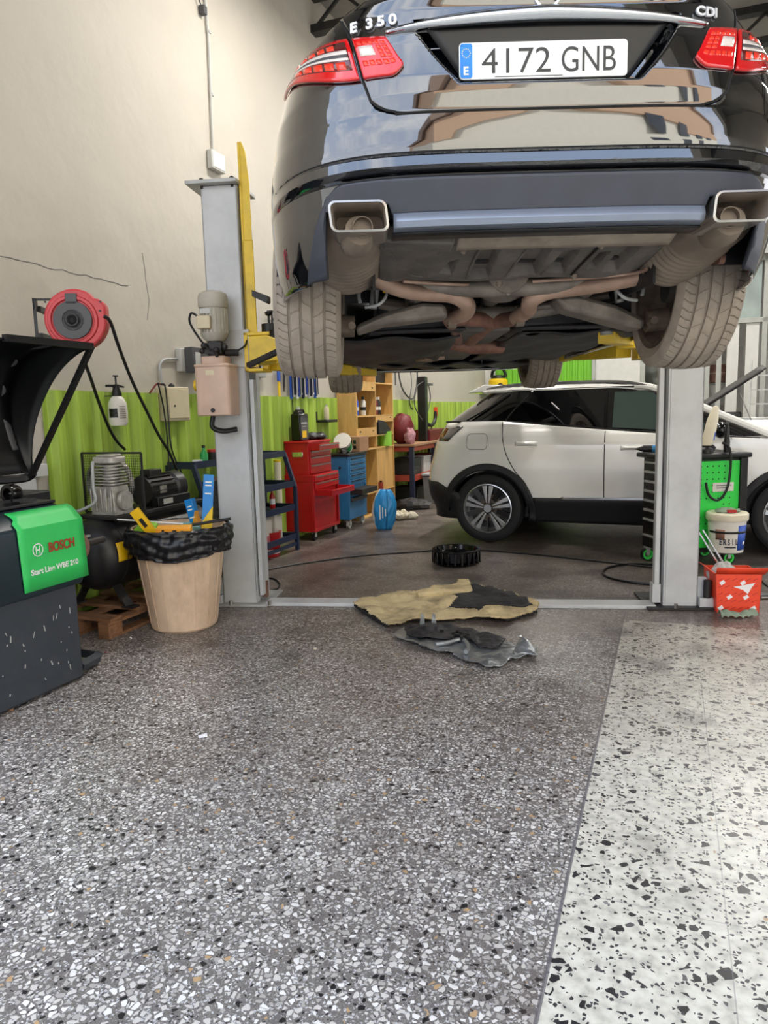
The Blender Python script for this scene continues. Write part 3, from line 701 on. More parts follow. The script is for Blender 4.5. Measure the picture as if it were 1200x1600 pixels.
# mufflers: oval, ribbed
for sx in (-1, 1):
    m = MB(); rings = []; A = Vector((sx*.60, .17, .46)); B = Vector((sx*.625, .80, .385)); K_ = 90
    for i in range(K_+1):
        t = i/K_; c = A.lerp(B, t); e = (math.sin(PI*min(1, t*4)/2)**.6 if t < .25 else 1)*(1 if t < .9 else math.sqrt(max(.02, 1-((t-.9)/.1)**2)))
        rib = 1+(.045*math.sin((t-.42)*100) if .42 < t < .90 else 0)
        e = max(.25, e); rings.append([m.bm.verts.new(c+Vector((.118*e*rib*math.cos(2*PI*k/28), 0, .088*e*rib*math.sin(2*PI*k/28)))) for k in range(28)])
    for i in range(K_):
        for k in range(28): m.bm.faces.new((rings[i][k], rings[i][(k+1) % 28], rings[i+1][(k+1) % 28], rings[i+1][k]))
    m.bm.faces.new(rings[0]); m.bm.faces.new(rings[-1])
    mf = m.build('muffler', 'muffler', car, ang=60)
    m = MB(); m.bar((sx*.71, .50, .36), (sx*.74, .62, .38), .02, .04); m.cyl((sx*.70, .5, .36), (sx*.72, .5, .36), .02); m.build('hanger', 'rust', mf)
# exhaust pipes from each muffler to the centre
pl_ = [cl(560, 425, 2.95), cl(592, 437, 3.0), cl(625, 452, 3.05), cl(665, 459, 3.1), cl(705, 461, 3.12), cl(729, 474, 3.14), cl(727, 489, 3.22), cl(703, 497, 3.4)]
pr_ = [cl(1030, 415, 2.95), cl(1000, 432, 3.0), cl(950, 443, 3.05), cl(905, 450, 3.1), cl(856, 456, 3.12), cl(829, 470, 3.14), cl(826, 484, 3.22), cl(806, 497, 3.4)]
for k, P in enumerate((pl_, pr_)):
    m = MB(); m.tube(P, .031, n=16, rs=[.034, .032, .031, .031, .033, .034, .033, .033]); m.build('exhaust_pipe', 'exhaust', car)
m = MB(); m.tube([cl(703, 497, 3.4), cl(745, 499, 3.5), cl(775, 502, 3.55), cl(806, 497, 3.4)], .034, n=14)
m.tube([cl(770, 502, 3.55), cl(748, 520, 3.8), cl(735, 532, 4.2)], .034, n=14); m.tube([cl(700, 497, 3.4), cl(712, 517, 3.7), cl(716, 532, 4.2)], .03, n=14)
m.build('crossover_pipe', 'rust', car)
m = MB(); m.tube([cl(690, 538, 4.3), cl(740, 541, 4.35), cl(785, 541, 4.4)], .04, n=14, rs=[.02, .045, .04]); m.build('resonator', 'rust', car)
m = MB(); m.lathe([(.040, -.02), (.046, -.018), (.046, .018), (.040, .02)], (0, 0, 0), 'x', 20, close=True); pc = m.build('pipe_clamp', 'muffler', car, loc_=cl(812, 494, 3.36)); p2 = pc.copy(); C.objects.link(p2); p2.location = cl(706, 497, 3.38)
# boot floor cover: broad pressed plastic tray with sunken pockets between diagonal ribs
def trayz(y): return .424-.072*((y-.24)/.56)
def TP(px, py):                                      # photograph point on the tray's plane
    d = ray(px, py); k = .072/.56; a = .424+k*.24; t = (a+CO.z-EYE+k*CO.y)/(d.z+k*d.y); return (d.x*t-CO.x, d.y*t-CO.y)
PK = [[TP(*q) for q in p] for p in ([(684, 427), (700, 410), (720, 404), (716, 412), (708, 430)], [(728, 436), (750, 394), (786, 387), (776, 412), (765, 434)], [(790, 434), (826, 387), (864, 387), (838, 430)],
    [(846, 428), (880, 389), (908, 389), (882, 426)], [(912, 422), (936, 396), (958, 394), (930, 420)], [(938, 424), (972, 388), (1012, 384), (990, 402), (968, 424)], [(612, 362), (628, 362), (628, 390), (612, 392)])]
def inpoly(x, y, P):
    d = 9
    sg = 1 if sum((P[i][0]*P[(i+1) % len(P)][1]-P[(i+1) % len(P)][0]*P[i][1]) for i in range(len(P))) > 0 else -1
    for i in range(len(P)):
        a = P[i]; b = P[(i+1) % len(P)]; ex, ey = b[0]-a[0], b[1]-a[1]; l = math.hypot(ex, ey)
        d = min(d, sg*(ex*(y-a[1])-ey*(x-a[0]))/l)
    return d
def wellz(x, y):
    z = trayz(y)
    for P in PK:
        t = max(0, min(1, inpoly(x, y, P)/.022)); z += .035*t*t*(3-2*t)
    if y > .78: z += 1.2*(y-.78)
    z += .25*max(0, abs(x)-.46)+.006*math.sin(x*13)*math.sin(y*9)
    return z
m = MB(); m.grid(lambda a, b: Vector(((a*2-1)*.50, .24+.60*b, wellz((a*2-1)*.50, .24+.60*b))), 190, 90); m.build('boot_floor_cover', 'underbody', car, solid=.006)
m = MB(); m.prism([(x, z) for x, z in ((-.485, .385), (-.26, .372), (-.255, .44), (-.485, .44))], .22, .34, 'xz'); m.build('rear_bracket', 'underbody', car, bevel=.008)
m = MB()
def hs(a, b):
    x = -.245+.70*a; return Vector((x, .19+.13*b-.002*math.sin(a*80), .418-.040*b+.022*(b < .2)))
m.grid(hs, 60, 6); m.build('heat_shield', 'heat_shield', car, solid=.005)
m = MB(); m.tube([tuple(list(TP(x, y))+[.352]) for x, y in ((630, 437), (680, 444), (738, 449))], .007, n=8); m.build('shield_edge', 'exhaust', car)
m = MB(); m.tube([tuple(list(TP(x, y))+[.356]) for x, y in ((832, 444), (900, 438), (985, 426), (1010, 415))], .007, n=8); m.build('shield_edge', 'exhaust', car)
m = MB(); m.tube([(p[0], p[1], trayz(p[1])-.003) for p in (TP(940, 376), TP(936, 384), TP(915, 405), TP(893, 428))], .005, n=6, sub=2); m.build('tray_seam', 'gap_black', car)
for P in ([(670, 432), (662, 415), (680, 398), (712, 382), (735, 380), (730, 392)], [(728, 436), (738, 412), (752, 384)], [(790, 432), (812, 402), (830, 380)], [(846, 430), (866, 402), (884, 382)], [(722, 384), (780, 382), (850, 377), (930, 375)], [(660, 432), (640, 428), (622, 415), (612, 395)]):
    m = MB(); m.tube([(q[0], q[1], trayz(q[1])-.001) for q in [TP(*p) for p in P]], .0042, n=6); m.build('tray_moulding', 'underbody', car)
m = MB()
m.cyl((0, 0, -.012), (0, 0, 0), .013, n=12); m.sph((0, 0, -.012), .009)
fs = m.build('fastener', 'muffler', car); fs.location = (TP(776, 444)[0], .78, .345)
for px, py in ((724, 387), (742, 379), (940, 379), (897, 428)):
    f2 = fs.copy(); C.objects.link(f2); q = TP(px, py); f2.location = (q[0], q[1], trayz(q[1])-.002)
# inner wheel houses, sills and floor pan
for sx in (-1, 1):
    for yc in (1.0, 3.874):
        m = MB(); m.grid(lambda a, b: Vector((sx*(.52+.36*b), yc+.37*math.cos(PI*a), .36+.37*math.sin(PI*a))), 24, 2); m.build('wheel_housing', 'under_dark', car, solid=.004)
        m = MB(); m.prism([(yc+.38*math.cos(PI*k/20), .36+.38*math.sin(PI*k/20)) for k in range(21)]+[(yc-.38, .30), (yc+.38, .30)], sx*.515, sx*.525, 'yz'); m.build('inner_wing', 'under_dark', car)
m = MB()
def pan(a, b):
    x = (a*2-1)*.86; y = 1.45+2.05*b; return Vector((x, y, .205+.03*max(0, (abs(x)-.78)/.08)+.012*math.sin(x*18)*math.sin(y*7)))
m.grid(pan, 60, 40, keep=lambda a, b: not (.44 < a < .60)); m.build('floor_panel', 'under_dark', car, solid=.01)
m = MB(); m.grid(lambda a, b: Vector(((a*2-1)*.62, 3.45+1.25*b, .195+.04*b*b+.012*math.sin(a*24))), 40, 16); m.build('engine_undertray', 'under_dark', car, solid=.01)
m = MB(); m.prism([(-.12, .22), (-.10, .34), (.10, .34), (.12, .22)], 1.4, 3.5, 'xz'); m.bm.verts.ensure_lookup_table(); m.build('tunnel', 'underbody', car)
m = MB(); m.box((-.33, 1.55, .30), (.40, .42, .17)); m.box((.36, 1.55, .30), (.44, .42, .17)); m.box((0, 1.6, .37), (.4, .3, .06)); m.build('fuel_tank', 'under_dark', car, bevel=.03)
m = MB(); m.box((0, 1.2, .43), (1.0, 1.1, .06)); m.build('floor_above_axle', 'under_dark', car)
# bellypan dark pieces behind the axle (big angular black covers)
m = MB(); m.prism([(-.55, 1.35), (-.10, 1.30), (-.13, 1.62), (-.2, 1.9), (-.62, 1.9)], .215, .235, 'xy'); m.build('side_cover', 'under_dark', car, bevel=.01)
m = MB(); m.prism([(.16, 1.34), (.60, 1.30), (.64, 1.9), (.12, 1.9), (.20, 1.6)], .215, .235, 'xy'); m.build('side_cover', 'under_dark', car, bevel=.01)
# final drive, subframe, control arms, hubs
m = MB(); m.sph((.02, 1.02, .40), .12, (1.1, 1.2, .85), 20); m.cyl((.02, .86, .40), (.02, .92, .40), .085, .10, 24); m.cyl((.02, 1.1, .39), (.02, 1.5, .35), .05, .04)
for k in range(8): m.cyl((.02+.088*math.cos(k*PI/4), .865, .40+.088*math.sin(k*PI/4)), (.02+.088*math.cos(k*PI/4), .89, .40+.088*math.sin(k*PI/4)), .009, n=6)
m.build('differential', 'arm_metal', car)
m = MB(); m.tube([(-.50, .92, .40), (-.2, .90, .345), (.22, .90, .345), (.52, .92, .40)], .035, n=12); m.tube([(-.5, 1.32, .36), (-.2, 1.34, .30), (.22, 1.34, .30), (.52, 1.32, .36)], .035, n=12); m.tube([(-.34, .9, .35), (-.36, 1.34, .31)], .04, n=10, sub=1); m.tube([(.36, .9, .35), (.38, 1.34, .31)], .04, n=10, sub=1); m.build('subframe', 'arm_metal', car)
for sx, P in ((-1, [(558, 508), (556, 522), (600, 508), (700, 497), (694, 476), (660, 474), (600, 490)]), (1, [(1005, 500), (1000, 517), (955, 505), (880, 485), (862, 466), (900, 462), (960, 478)])):
    m = MB(); Q = [cl(x, y, 3.22) for x, y in P]; m.prism([(q.x, q.z) for q in Q], .98, 1.14, 'xz'); arm = m.build('control_arm', 'arm_metal', car, bevel=.018)
    m = MB(); q0 = Q[0]; m.cyl((q0.x+sx*.01, 1.02, q0.z-.005), (q0.x+sx*.10, 1.02, q0.z-.0), .045, .05, 16); m.cyl((q0.x+sx*.02, .94, q0.z-.01), (q0.x+sx*.02, 1.0, q0.z-.01), .016, n=10); m.build('bush', 'brake', arm)
    m = MB(); m.tube([(sx*.50, 1.1, .33), (sx*.3, 1.2, .31), (sx*.16, 1.25, .30)], .016, n=8); m.tube([(sx*.58, .90, .36), (sx*.40, 1.0, .37), (sx*.2, 1.1, .36)], .014, n=8); m.build('track_rod', 'arm_metal', car)
    m = MB(); m.cyl((sx*.53, 1.05, .29), (sx*.50, 1.05, .48), .018, n=12)
    m.lathe([(.05, 0), (.052, .02), (.045, .04), (.052, .06), (.045, .08), (.052, .10), (.04, .12)], (sx*.50, 1.05, .40)); m.build('spring_strut', 'galv', car)
    m = MB(); m.tube([(sx*.49, .95, .42), (sx*.47, .92, .34), (sx*.50, .90, .29), (sx*.56, .92, .28)], .007, n=8); m.tube([(sx*.56, .96, .45), (sx*.585, .93, .34), (sx*.58, .92, .30)], .008, n=8); m.build('cable', 'galv', car)
    m = MB(); m.box((sx*.475, .895, .345), (.022, .004, .024)); m.build('clip_mark', 'sticker_yellow', car)
# prop shaft heat plates and bright brackets in the middle
m = MB(); m.box((-.05, 2.2, .225), (.42, .012, .012)); m.box((-.16, 1.75, .235), (.05, .08, .02)); m.box((.10, 1.75, .235), (.04, .08, .02)); m.cyl((-.12, 2.0, .25), (-.12, 3.3, .25), .04); m.build('cross_brace', 'galv', car)
m = MB(); m.cyl((-.02, 1.5, .33), (-.02, 3.4, .28), .035); m.build('prop_shaft', 'arm_metal', car)
m = MB(); m.box((-.16, 3.0, .20), (.14, .2, .02), (0, 0, .3)); m.build('pale_bracket', 'exhaust', car)
# wheels
def car_wheel(sx, y, zc, toe=0.0, camber=0.0, proto=[None]):
    if proto[0] is None:
        w_ = tyre('wheel', 'tread', car, .335, .262, .245, (0, 0, 0), 4, 62)
        m = MB(); m.lathe([(.245, -.118), (.250, -.122), (.236, -.10), (.215, -.06), (.215, .05), (.23, .085), (.247, .11), (.240, .118), (.225, .09), (.20, .06), (.205, -.06), (.228, -.112)], ax='x', n=48, close=True); m.build('rim_barrel', 'brake', w_)
        m = MB(); m.cyl((.05, 0, 0), (.09, 0, 0), .065)
        for k in range(10):
            a = 2*PI*k/10; m.bar((.07, .05*math.cos(a), .05*math.sin(a)), (.095, .225*math.cos(a), .225*math.sin(a)), .024, .03)
        m.build('spokes', 'alloy', w_)
        m = MB(); m.lathe([(.06, -.02), (.155, -.02), (.155, .005), (.06, .005)], ax='x', n=40, close=True); m.cyl((-.08, 0, 0), (.04, 0, 0), .06); m.build('brake_disc', 'steel', w_)
        m = MB(); m.prism([(.17*math.cos(a), .17*math.sin(a)) for a in [R_(20+12*k) for k in range(8)]]+[(.09*math.cos(a), .09*math.sin(a)) for a in [R_(104-12*k) for k in range(8)]], -.06, .03, 'yz'); m.build('brake_caliper', 'brake', w_, bevel=.01)
        proto[0] = w_; o = w_
    else:
        o = proto[0].copy(); C.objects.link(o); o.parent = car
        for ch in proto[0].children: c_ = ch.copy(); C.objects.link(c_); c_.parent = o
    o.location = (sx*.785, y, zc); o.rotation_euler = (0, camber, (0 if sx > 0 else PI)+toe)
car_wheel(1, 1.0, .335, R_(-1.5), R_(2.5)); car_wheel(-1, 1.0, .335, R_(1.5), R_(-2.5)); car_wheel(1, 3.874, .335, R_(0)); car_wheel(-1, 3.874, .335, R_(0))
# deck, bonnet, cabin
bd.cap('boot_deck', 'car_black', car, .10, .92, lambda y: 1.074+.02*min(1, (y-.1)/.5), .012)
bd.cap('bonnet', 'car_black', car, 3.3, 4.15, lambda y: 1.075-.10*max(0, (y-3.3)/1.5)**1.2, .05)
def ringz(t, z0=1.07, z1=1.44): return z0+(z1-z0)*t
def cabin(parent, yr0, yr1, yf1, yf0, w0, w1, z0, z1, gl, body, n=4.5):
    m = MB()
    def fn(a, b):
        yr = yr0+(yr1-yr0)*b; yf = yf0+(yf1-yf0)*b; w_ = w0+(w1-w0)*b; c = (yr+yf)/2; h = (yf-yr)/2; th = 2*PI*a
        x = w_*math.copysign(abs(math.sin(th))**(2/n), math.sin(th)); y = c-h*math.copysign(abs(math.cos(th))**(2/n), math.cos(th)); return Vector((x, y, z0+(z1-z0)*b))
    m.grid(fn, 96, 6); g_ = m.build('window_band', gl, parent, ang=50)
    m = MB()
    def fr(a, b):
        c = (yr1+yf1)/2; h = (yf1-yr1)/2; th = 2*PI*a; s_ = math.sin(th); c_ = math.cos(th)
        return Vector((w1*math.copysign(abs(s_)**(2/n), s_)*b*1.004, c-h*math.copysign(abs(c_)**(2/n), c_)*b*1.01, z1+.05*(1-b**2)))
    m.grid(fr, 96, 8); m.build('roof', body, parent, ang=50)
    return g_
cabin(car, .85, 1.6, 2.9, 3.55, .72, .58, 1.07, 1.40, 'glass_dark', 'car_black')
for sx in (-1, 1):
    m = MB(); m.tube([(sx*.74, 1.0, 1.08), (sx*.64, 1.45, 1.30), (sx*.575, 1.75, 1.41)], .035, n=8); m.tube([(sx*.74, 3.5, 1.07), (sx*.66, 3.2, 1.25), (sx*.575, 2.85, 1.41)], .025, n=8); m.tube([(sx*.765, 2.3, 1.08), (sx*.60, 2.3, 1.41)], .03, n=8, sub=1); m.build('pillar', 'car_black', car)
    m = MB(); m.box((sx*.99, 3.1, 1.10), (.20, .11, .14)); m.build('door_mirror', 'car_black', car, bevel=.03)

# ================================================================ TWO-POST LIFT
LO = Vector((.43, 4.74, 0)); LZ = R_(-7.3)
lift = thing('two_post_lift', 'grey and yellow two-post car lift with base beam, holding up the black saloon', 'car lift', LO, LZ)
def ll(px, py, Y): return loc(at(px, py, Y), LO, LZ)
def column(x0, x1, sg):
    m = MB(); t = .012; fx = x0 if sg < 0 else x1          # outer flange
    m.bb((x0, 0, 0), (x1, t, 2.74)); m.bb((x0, .30-t, 0), (x1, .30, 2.74)); m.bb((fx, 0, 0), (fx+(t if sg < 0 else -t), .30, 2.74))
    ix = x1 if sg < 0 else x0
    m.bb((ix, 0, 0), (ix-(t if sg < 0 else -t)*sg*-1*1, .07, 2.74)); m.bb((ix, .23, 0), (ix-(t if sg < 0 else -t), .30, 2.74))
    return m.build('column', 'lift_grey', lift, bevel=.004, smooth=False)
cL = column(-1.56, -1.322, -1); cR = column(1.358, 1.556, 1)
for cx, c_ in ((-1.44, cL), (1.46, cR)):
    m = MB(); m.bb((cx-.20, -.06, 2.742), (cx+.135, .36, 2.765)); tp_ = m.build('top_plate', 'galv', c_, bevel=.003)
    for (bx, by) in ((cx-.11, 0), (cx+.09, 0), (cx-.11, .3), (cx+.09, .3)):
        m = MB(); m.cyl((bx, by, 2.725), (bx, by, 2.79), .009, n=8); m.cyl((bx, by, 2.77), (bx, by, 2.785), .016, n=6); m.build('bolt', 'dark_metal', c_)
# foot plates, gussets, bolts
for sg, cx in ((-1, -1.44), (1, 1.46)):
    m = MB(); m.bb((cx-.22, -.06, 0), (cx+.20, .36, .016)); m.build('foot_plate', 'galv' if sg < 0 else 'dark_metal', lift, bevel=.003)
    m = MB(); gx = cx+sg*(.12 if sg < 0 else .10)
    m.prism([(gx, .016), (gx+sg*.17, .016), (gx+sg*.05, .20), (gx, .20)] if sg > 0 else [(gx, .016), (gx-.10, .016), (gx-.02, .19), (gx, .19)], .02, .03, 'xz')
    m.bb((gx, -.04, .016), (gx+sg*.14, .0, .075)); m.build('gusset', 'lift_grey', lift, smooth=False, bevel=.003)
    m = MB(); m.cyl((gx+sg*.05, -.015, .07), (gx+sg*.05, -.015, .185), .024, n=16); m.build('stop_peg', 'dark_metal', lift)
    for bx in (-.05, .22):
        m = MB(); m.cyl((cx+bx, -.06, .016), (cx+bx, -.06, .045), .012, n=6); m.build('anchor_bolt', 'steel', lift)
m = MB(); m.bb((-1.26, -.02, 0), (1.30, .12, .022)); m.bb((-1.26, -.03, 0), (1.30, -.02, .006)); m.build('base_beam', 'lift_grey', lift, bevel=.004)
# guide rails and ropes on the inner edges
m = MB(); m.bb((-1.312, .03, .06), (-1.285, .09, 1.52)); m.build('guide_rail', 'lift_grey', lift, bevel=.003)
m = MB(); m.bb((1.296, .03, .06), (1.330, .09, 2.6)); m.build('guide_rail', 'lift_grey', lift, bevel=.006)
m = MB(); m.bb((-1.318, .10, .03), (-1.28, .14, .14)); m.build('rail_foot', 'rust', lift); m = MB(); m.bb((1.285, .02, .03), (1.335, .10, .15)); m.build('rail_foot', 'lift_grey', lift)
# left carriage: long yellow channel
m = MB(); m.prism([(.02, 1.60), (.10, 1.60), (.10, 2.90), (.07, 2.97), (.02, 3.00)], -1.312, -1.296, 'yz'); m.bb((-1.312, .02, 1.60), (-1.24, .034, 2.40)); m.prism([(-1.296, 2.4), (-1.245, 2.4), (-1.245, 2.75), (-1.262, 2.94), (-1.285, 3.0), (-1.296, 3.0)], .02, .032, 'xz')
car_l = m.build('carriage', 'lift_yellow', lift, smooth=False, bevel=.003)
m = MB(); m.bb((-1.33, .05, 2.05), (-1.31, .11, 2.72)); m.build('slot_cover', 'black', lift)
m = MB(); m.prism([(-1.25, 2.085), (-1.15, 2.045), (-1.15, 2.01), (-1.16, 2.0), (-1.25, 2.045)], -.02, .06, 'xz'); m.build('rubber_stop', 'black', car_l)
m = MB(); m.bb((-1.32, -.02, 1.57), (-1.20, .20, 1.59)); m.bb((-1.32, -.02, 1.80), (-1.12, .20, 1.82)); m.bb((-1.32, -.02, 1.57), (-1.295, 0, 1.82)); m.bb((-1.23, .08, 1.59), (-1.19, .12, 1.80)); m.build('arm_bracket', 'lift_yellow', car_l, bevel=.003)
# arms: each a box tapering to a telescopic end with a pad
def arm(P, w0, h0, Q, w1, h1, E_, pad, stops):
    m = MB(); m.bar(P, Q, w0, h0); a = m.build('swing_arm', 'lift_yellow', lift, bevel=.004)
    m = MB(); m.bar(Q, E_, w1, h1); m.build('arm_extension', 'lift_yellow', a, bevel=.003)
    m = MB(); m.cyl(Vector(pad)+Vector((0, 0, -.06)), pad, .03); m.cyl(Vector(pad), Vector(pad)+Vector((0, 0, .035)), .06, n=20); m.build('lift_pad', 'galv', a)
    return a
aL = arm((-1.18, .06, 1.69), .10, .13, (-.98, -.30, 1.66), .085, .09, (-.72, -1.0, 1.645), (-.72, -.98, 1.70), 0)
aL2 = arm((-1.18, .14, 1.62), .09, .075, (-.80, .9, 1.605), .07, .055, (-.66, 1.3, 1.60), (-.66, 1.3, 1.66), 0)
aR2 = arm(ll(975, 548, 4.75), .10, .085, ll(905, 554, 5.5), .075, .055, ll(848, 566, 6.2), ll(858, 563, 6.05), 0)
aR = arm((1.22, .02, 1.69), .10, .12, (1.02, -.35, 1.67), .085, .09, (.82, -.9, 1.645), (.82, -.9, 1.70), 0)
m = MB(); m.cyl(ll(955, 540, 5.0), ll(955, 528, 5.0), .055, n=20); m.build('spare_pad', 'galv', aR2)
# right carriage
m = MB(); m.bb((1.24, .02, 1.60), (1.30, .14, 2.40)); m.bb((1.16, 0, 1.57), (1.30, .2, 1.80)); m.build('carriage', 'lift_yellow', lift, bevel=.004)
# foot deflector on the left arm, pivot drum with two knobs
m = MB(); m.tube([ll(388, 571, 4.55), ll(420, 556, 4.4), ll(452, 541, 4.3)], .02, n=4, sub=3); m.build('toe_guard', 'dark_metal', aL)
m = MB(); m.prism([(-1.19, 1.76), (-1.19, 1.60), (-.93, 1.62), (-.93, 1.70), (-1.08, 1.765)], -.34, -.06, 'xz'); m.build('arm_head', 'lift_yellow', aL, bevel=.006)
m = MB(); m.cyl((-1.15, .06, 1.82), (-1.15, .06, 1.875), .055, n=24); m.build('pivot_drum', 'dark_metal', car_l)
for (kx, ky, kz) in ((-1.165, .05, 1.875), (-1.095, -.02, 1.825)):
    m = MB(); m.lathe([(.008, 0), (.008, .05), (.022, .06), (.026, .075), (.0, .08)], (kx, ky, kz), n=14); m.lathe([(.02, -.06), (.05, -.055), (.05, 0), (.02, 0)], (kx, ky, kz), n=18); m.build('release_knob', 'black', car_l)
# hydraulic power unit on the left column
pu = Vector((ll(336, 500, 4.64).x-.065, -.11, 0))
m = MB(); m.prism([(pu.x+p[0], p[1]) for p in rrect(0, -.12, .225, .215, .03)], 1.29, 1.60, 'xy'); m.bm.verts.ensure_lookup_table()
m.prism([(pu.x+p[0], p[1]) for p in rrect(0, -.12, .16, .15, .03)], 1.60, 1.665, 'xy'); m.prism([(pu.x+p[0], p[1]) for p in rrect(0, -.12, .235, .225, .03)], 1.595, 1.615, 'xy'); tank = m.build('oil_tank', 'tank_pink', lift, bevel=.008)
m = MB(); m.cyl((pu.x, -.2295, 1.325), (pu.x, -.235, 1.325), .014, n=14); m.build('drain_plug', 'black', tank)
m = MB(); m.bb((pu.x-.035, -.229, 1.545), (pu.x+.02, -.2275, 1.575)); m.build('sticker', 'ivory', tank)
m = MB()
for k in range(22):
    a = 2*PI*k/22; m.box((pu.x+.083*math.cos(a), -.12+.083*math.sin(a), 1.885), (.012, .012, .15), (0, 0, a))
m.cyl((pu.x, -.12, 1.81), (pu.x, -.12, 1.97), .082, n=32); m.lathe([(.055, 1.76), (.075, 1.78), (.09, 1.81)], (pu.x, -.12, 0), n=28); mo = m.build('motor', 'motor_grey', lift)
m = MB(); m.lathe([(.088, 1.965), (.094, 1.975), (.094, 2.03), (.086, 2.055), (.06, 2.068), (0, 2.07)], (pu.x, -.12, 0), n=32); m.build('fan_cowl', 'motor_grey', mo)
m = MB(); m.bb((pu.x-.075, -.235, 1.83), (pu.x+.015, -.19, 1.91)); m.build('terminal_box', 'ivory', mo, bevel=.006)
m = MB(); m.bb((pu.x-.055, -.2125, 1.925), (pu.x+.012, -.211, 1.955)); m.build('rating_plate', 'light_grey', mo)
m = MB(); m.box((pu.x, -.12, 1.715), (.11, .11, .07)); m.cyl((pu.x, -.12, 1.66), (pu.x, -.12, 1.78), .05)
for (dx, dy, dz) in ((-.07, -.17, 1.70), (.075, -.16, 1.72), (-.05, -.19, 1.73), (.03, -.19, 1.70)): m.cyl((pu.x+dx*.4, -.15, dz), (pu.x+dx, dy, dz), .014, n=10); m.sph((pu.x+dx, dy, dz), .02, n=10)
m.cyl((pu.x+.05, -.1, 1.69), (pu.x+.13, -.06, 1.69), .022); m.cyl((pu.x+.02, -.19, 1.69), (pu.x+.05, -.24, 1.66), .01); m.build('pump_block', 'dark_metal', lift)
m = MB(); m.tube([(pu.x-.06, -.22, 1.90), (pu.x-.11, -.21, 1.93), (pu.x-.13, -.2, 1.88), (pu.x-.09, -.2, 1.80), (pu.x-.03, -.2, 1.72), (pu.x+.0, -.2, 1.70)], .007); m.build('motor_cable', 'black', mo)
m = MB(); m.tube([(pu.x+.12, -.06, 1.70), (pu.x+.17, -.03, 1.74), (pu.x+.17, 0, 1.81), (pu.x+.12, .0, 1.83)], .006); m.build('pressure_hose', 'black', lift)
m = MB(); m.tube([(pu.x-.04, -.12, 1.29), (pu.x-.05, -.12, 1.22), (pu.x+.01, -.10, 1.19), (pu.x+.09, -.05, 1.20)], .017, n=10); m.build('return_hose', 'black', tank)
m = MB(); m.bb((pu.x+.06, -.012, 1.60), (pu.x+.19, -.001, 1.84)); m.build('mounting_plate', 'light_grey', lift)
m = MB(); m.bb((pu.x-.155, -.10, 1.30), (pu.x-.12, .04, 1.56)); cb = m.build('switch_box', 'ivory', lift, bevel=.006)
m = MB(); m.cyl((pu.x-.155, -.04, 1.49), (pu.x-.18, -.04, 1.49), .036, n=20); m.build('switch_knob', 'yellow', cb)

# ================================================================ WHITE SUV ACROSS THE BAY
SA = R_(-113.6); SO = Vector((1.352, 7.831, 0))
suv = thing('white_suv', 'white five-door SUV with black cladding parked across the bay, seen from its side', 'car', SO, SA)
def P2(px, py, x=.90):                               # photograph point on the plane at lateral x: (forward, height)
    X = Vector((math.cos(SA), math.sin(SA), 0)); F = Vector((-math.sin(SA), math.cos(SA), 0)); d = ray(px, py); b = SO+X*x; t = b.dot(X)/d.dot(X); q = d*t; return ((q-SO).dot(F), EYE+q.z)
st = [(.20, -.62, .80, 3.25), (.42, -.72, .89, 3.35), (.60, -.74, .90, 3.36), (.72, -.72, .905, 3.34), (.95, -.66, .90, 3.25), (1.03, -.62, .875, 3.1), (1.10, -.58, .83, 2.9), (1.17, -.55, .79, 2.5)]
sb_ = Body(st, 3.6, 3.0, .55, .7); FW = 2.60
def sbelt(y): return max(.98, 1.165-.078*max(0, y)) if y < 2.0 else 1.01-.05*max(0, y-2.0)
def szlow(x, y): return max(.24, arch(y, 0, .40, .30), arch(y, FW, .40, .30))
sb_.shell('body', 'suv_white', suv, szlow, lambda x, y: sbelt(y), nu=220, nv=20)
def sp_side(name, mat, s0, s1, zl, zh, out, x=1, nu=60, nv=8, solid=.01, parent=suv, B=sb_):
    m = MB()
    def fn(a, b):
        y = s0+(s1-s0)*a; z0_ = zl(y) if callable(zl) else zl; z1_ = zh(y) if callable(zh) else zh; z = z0_+(z1_-z0_)*b; return Vector((x*(B.side(y, z)+out), y, z))
    m.grid(fn, nu, nv); return m.build(name, mat, parent, solid=solid)
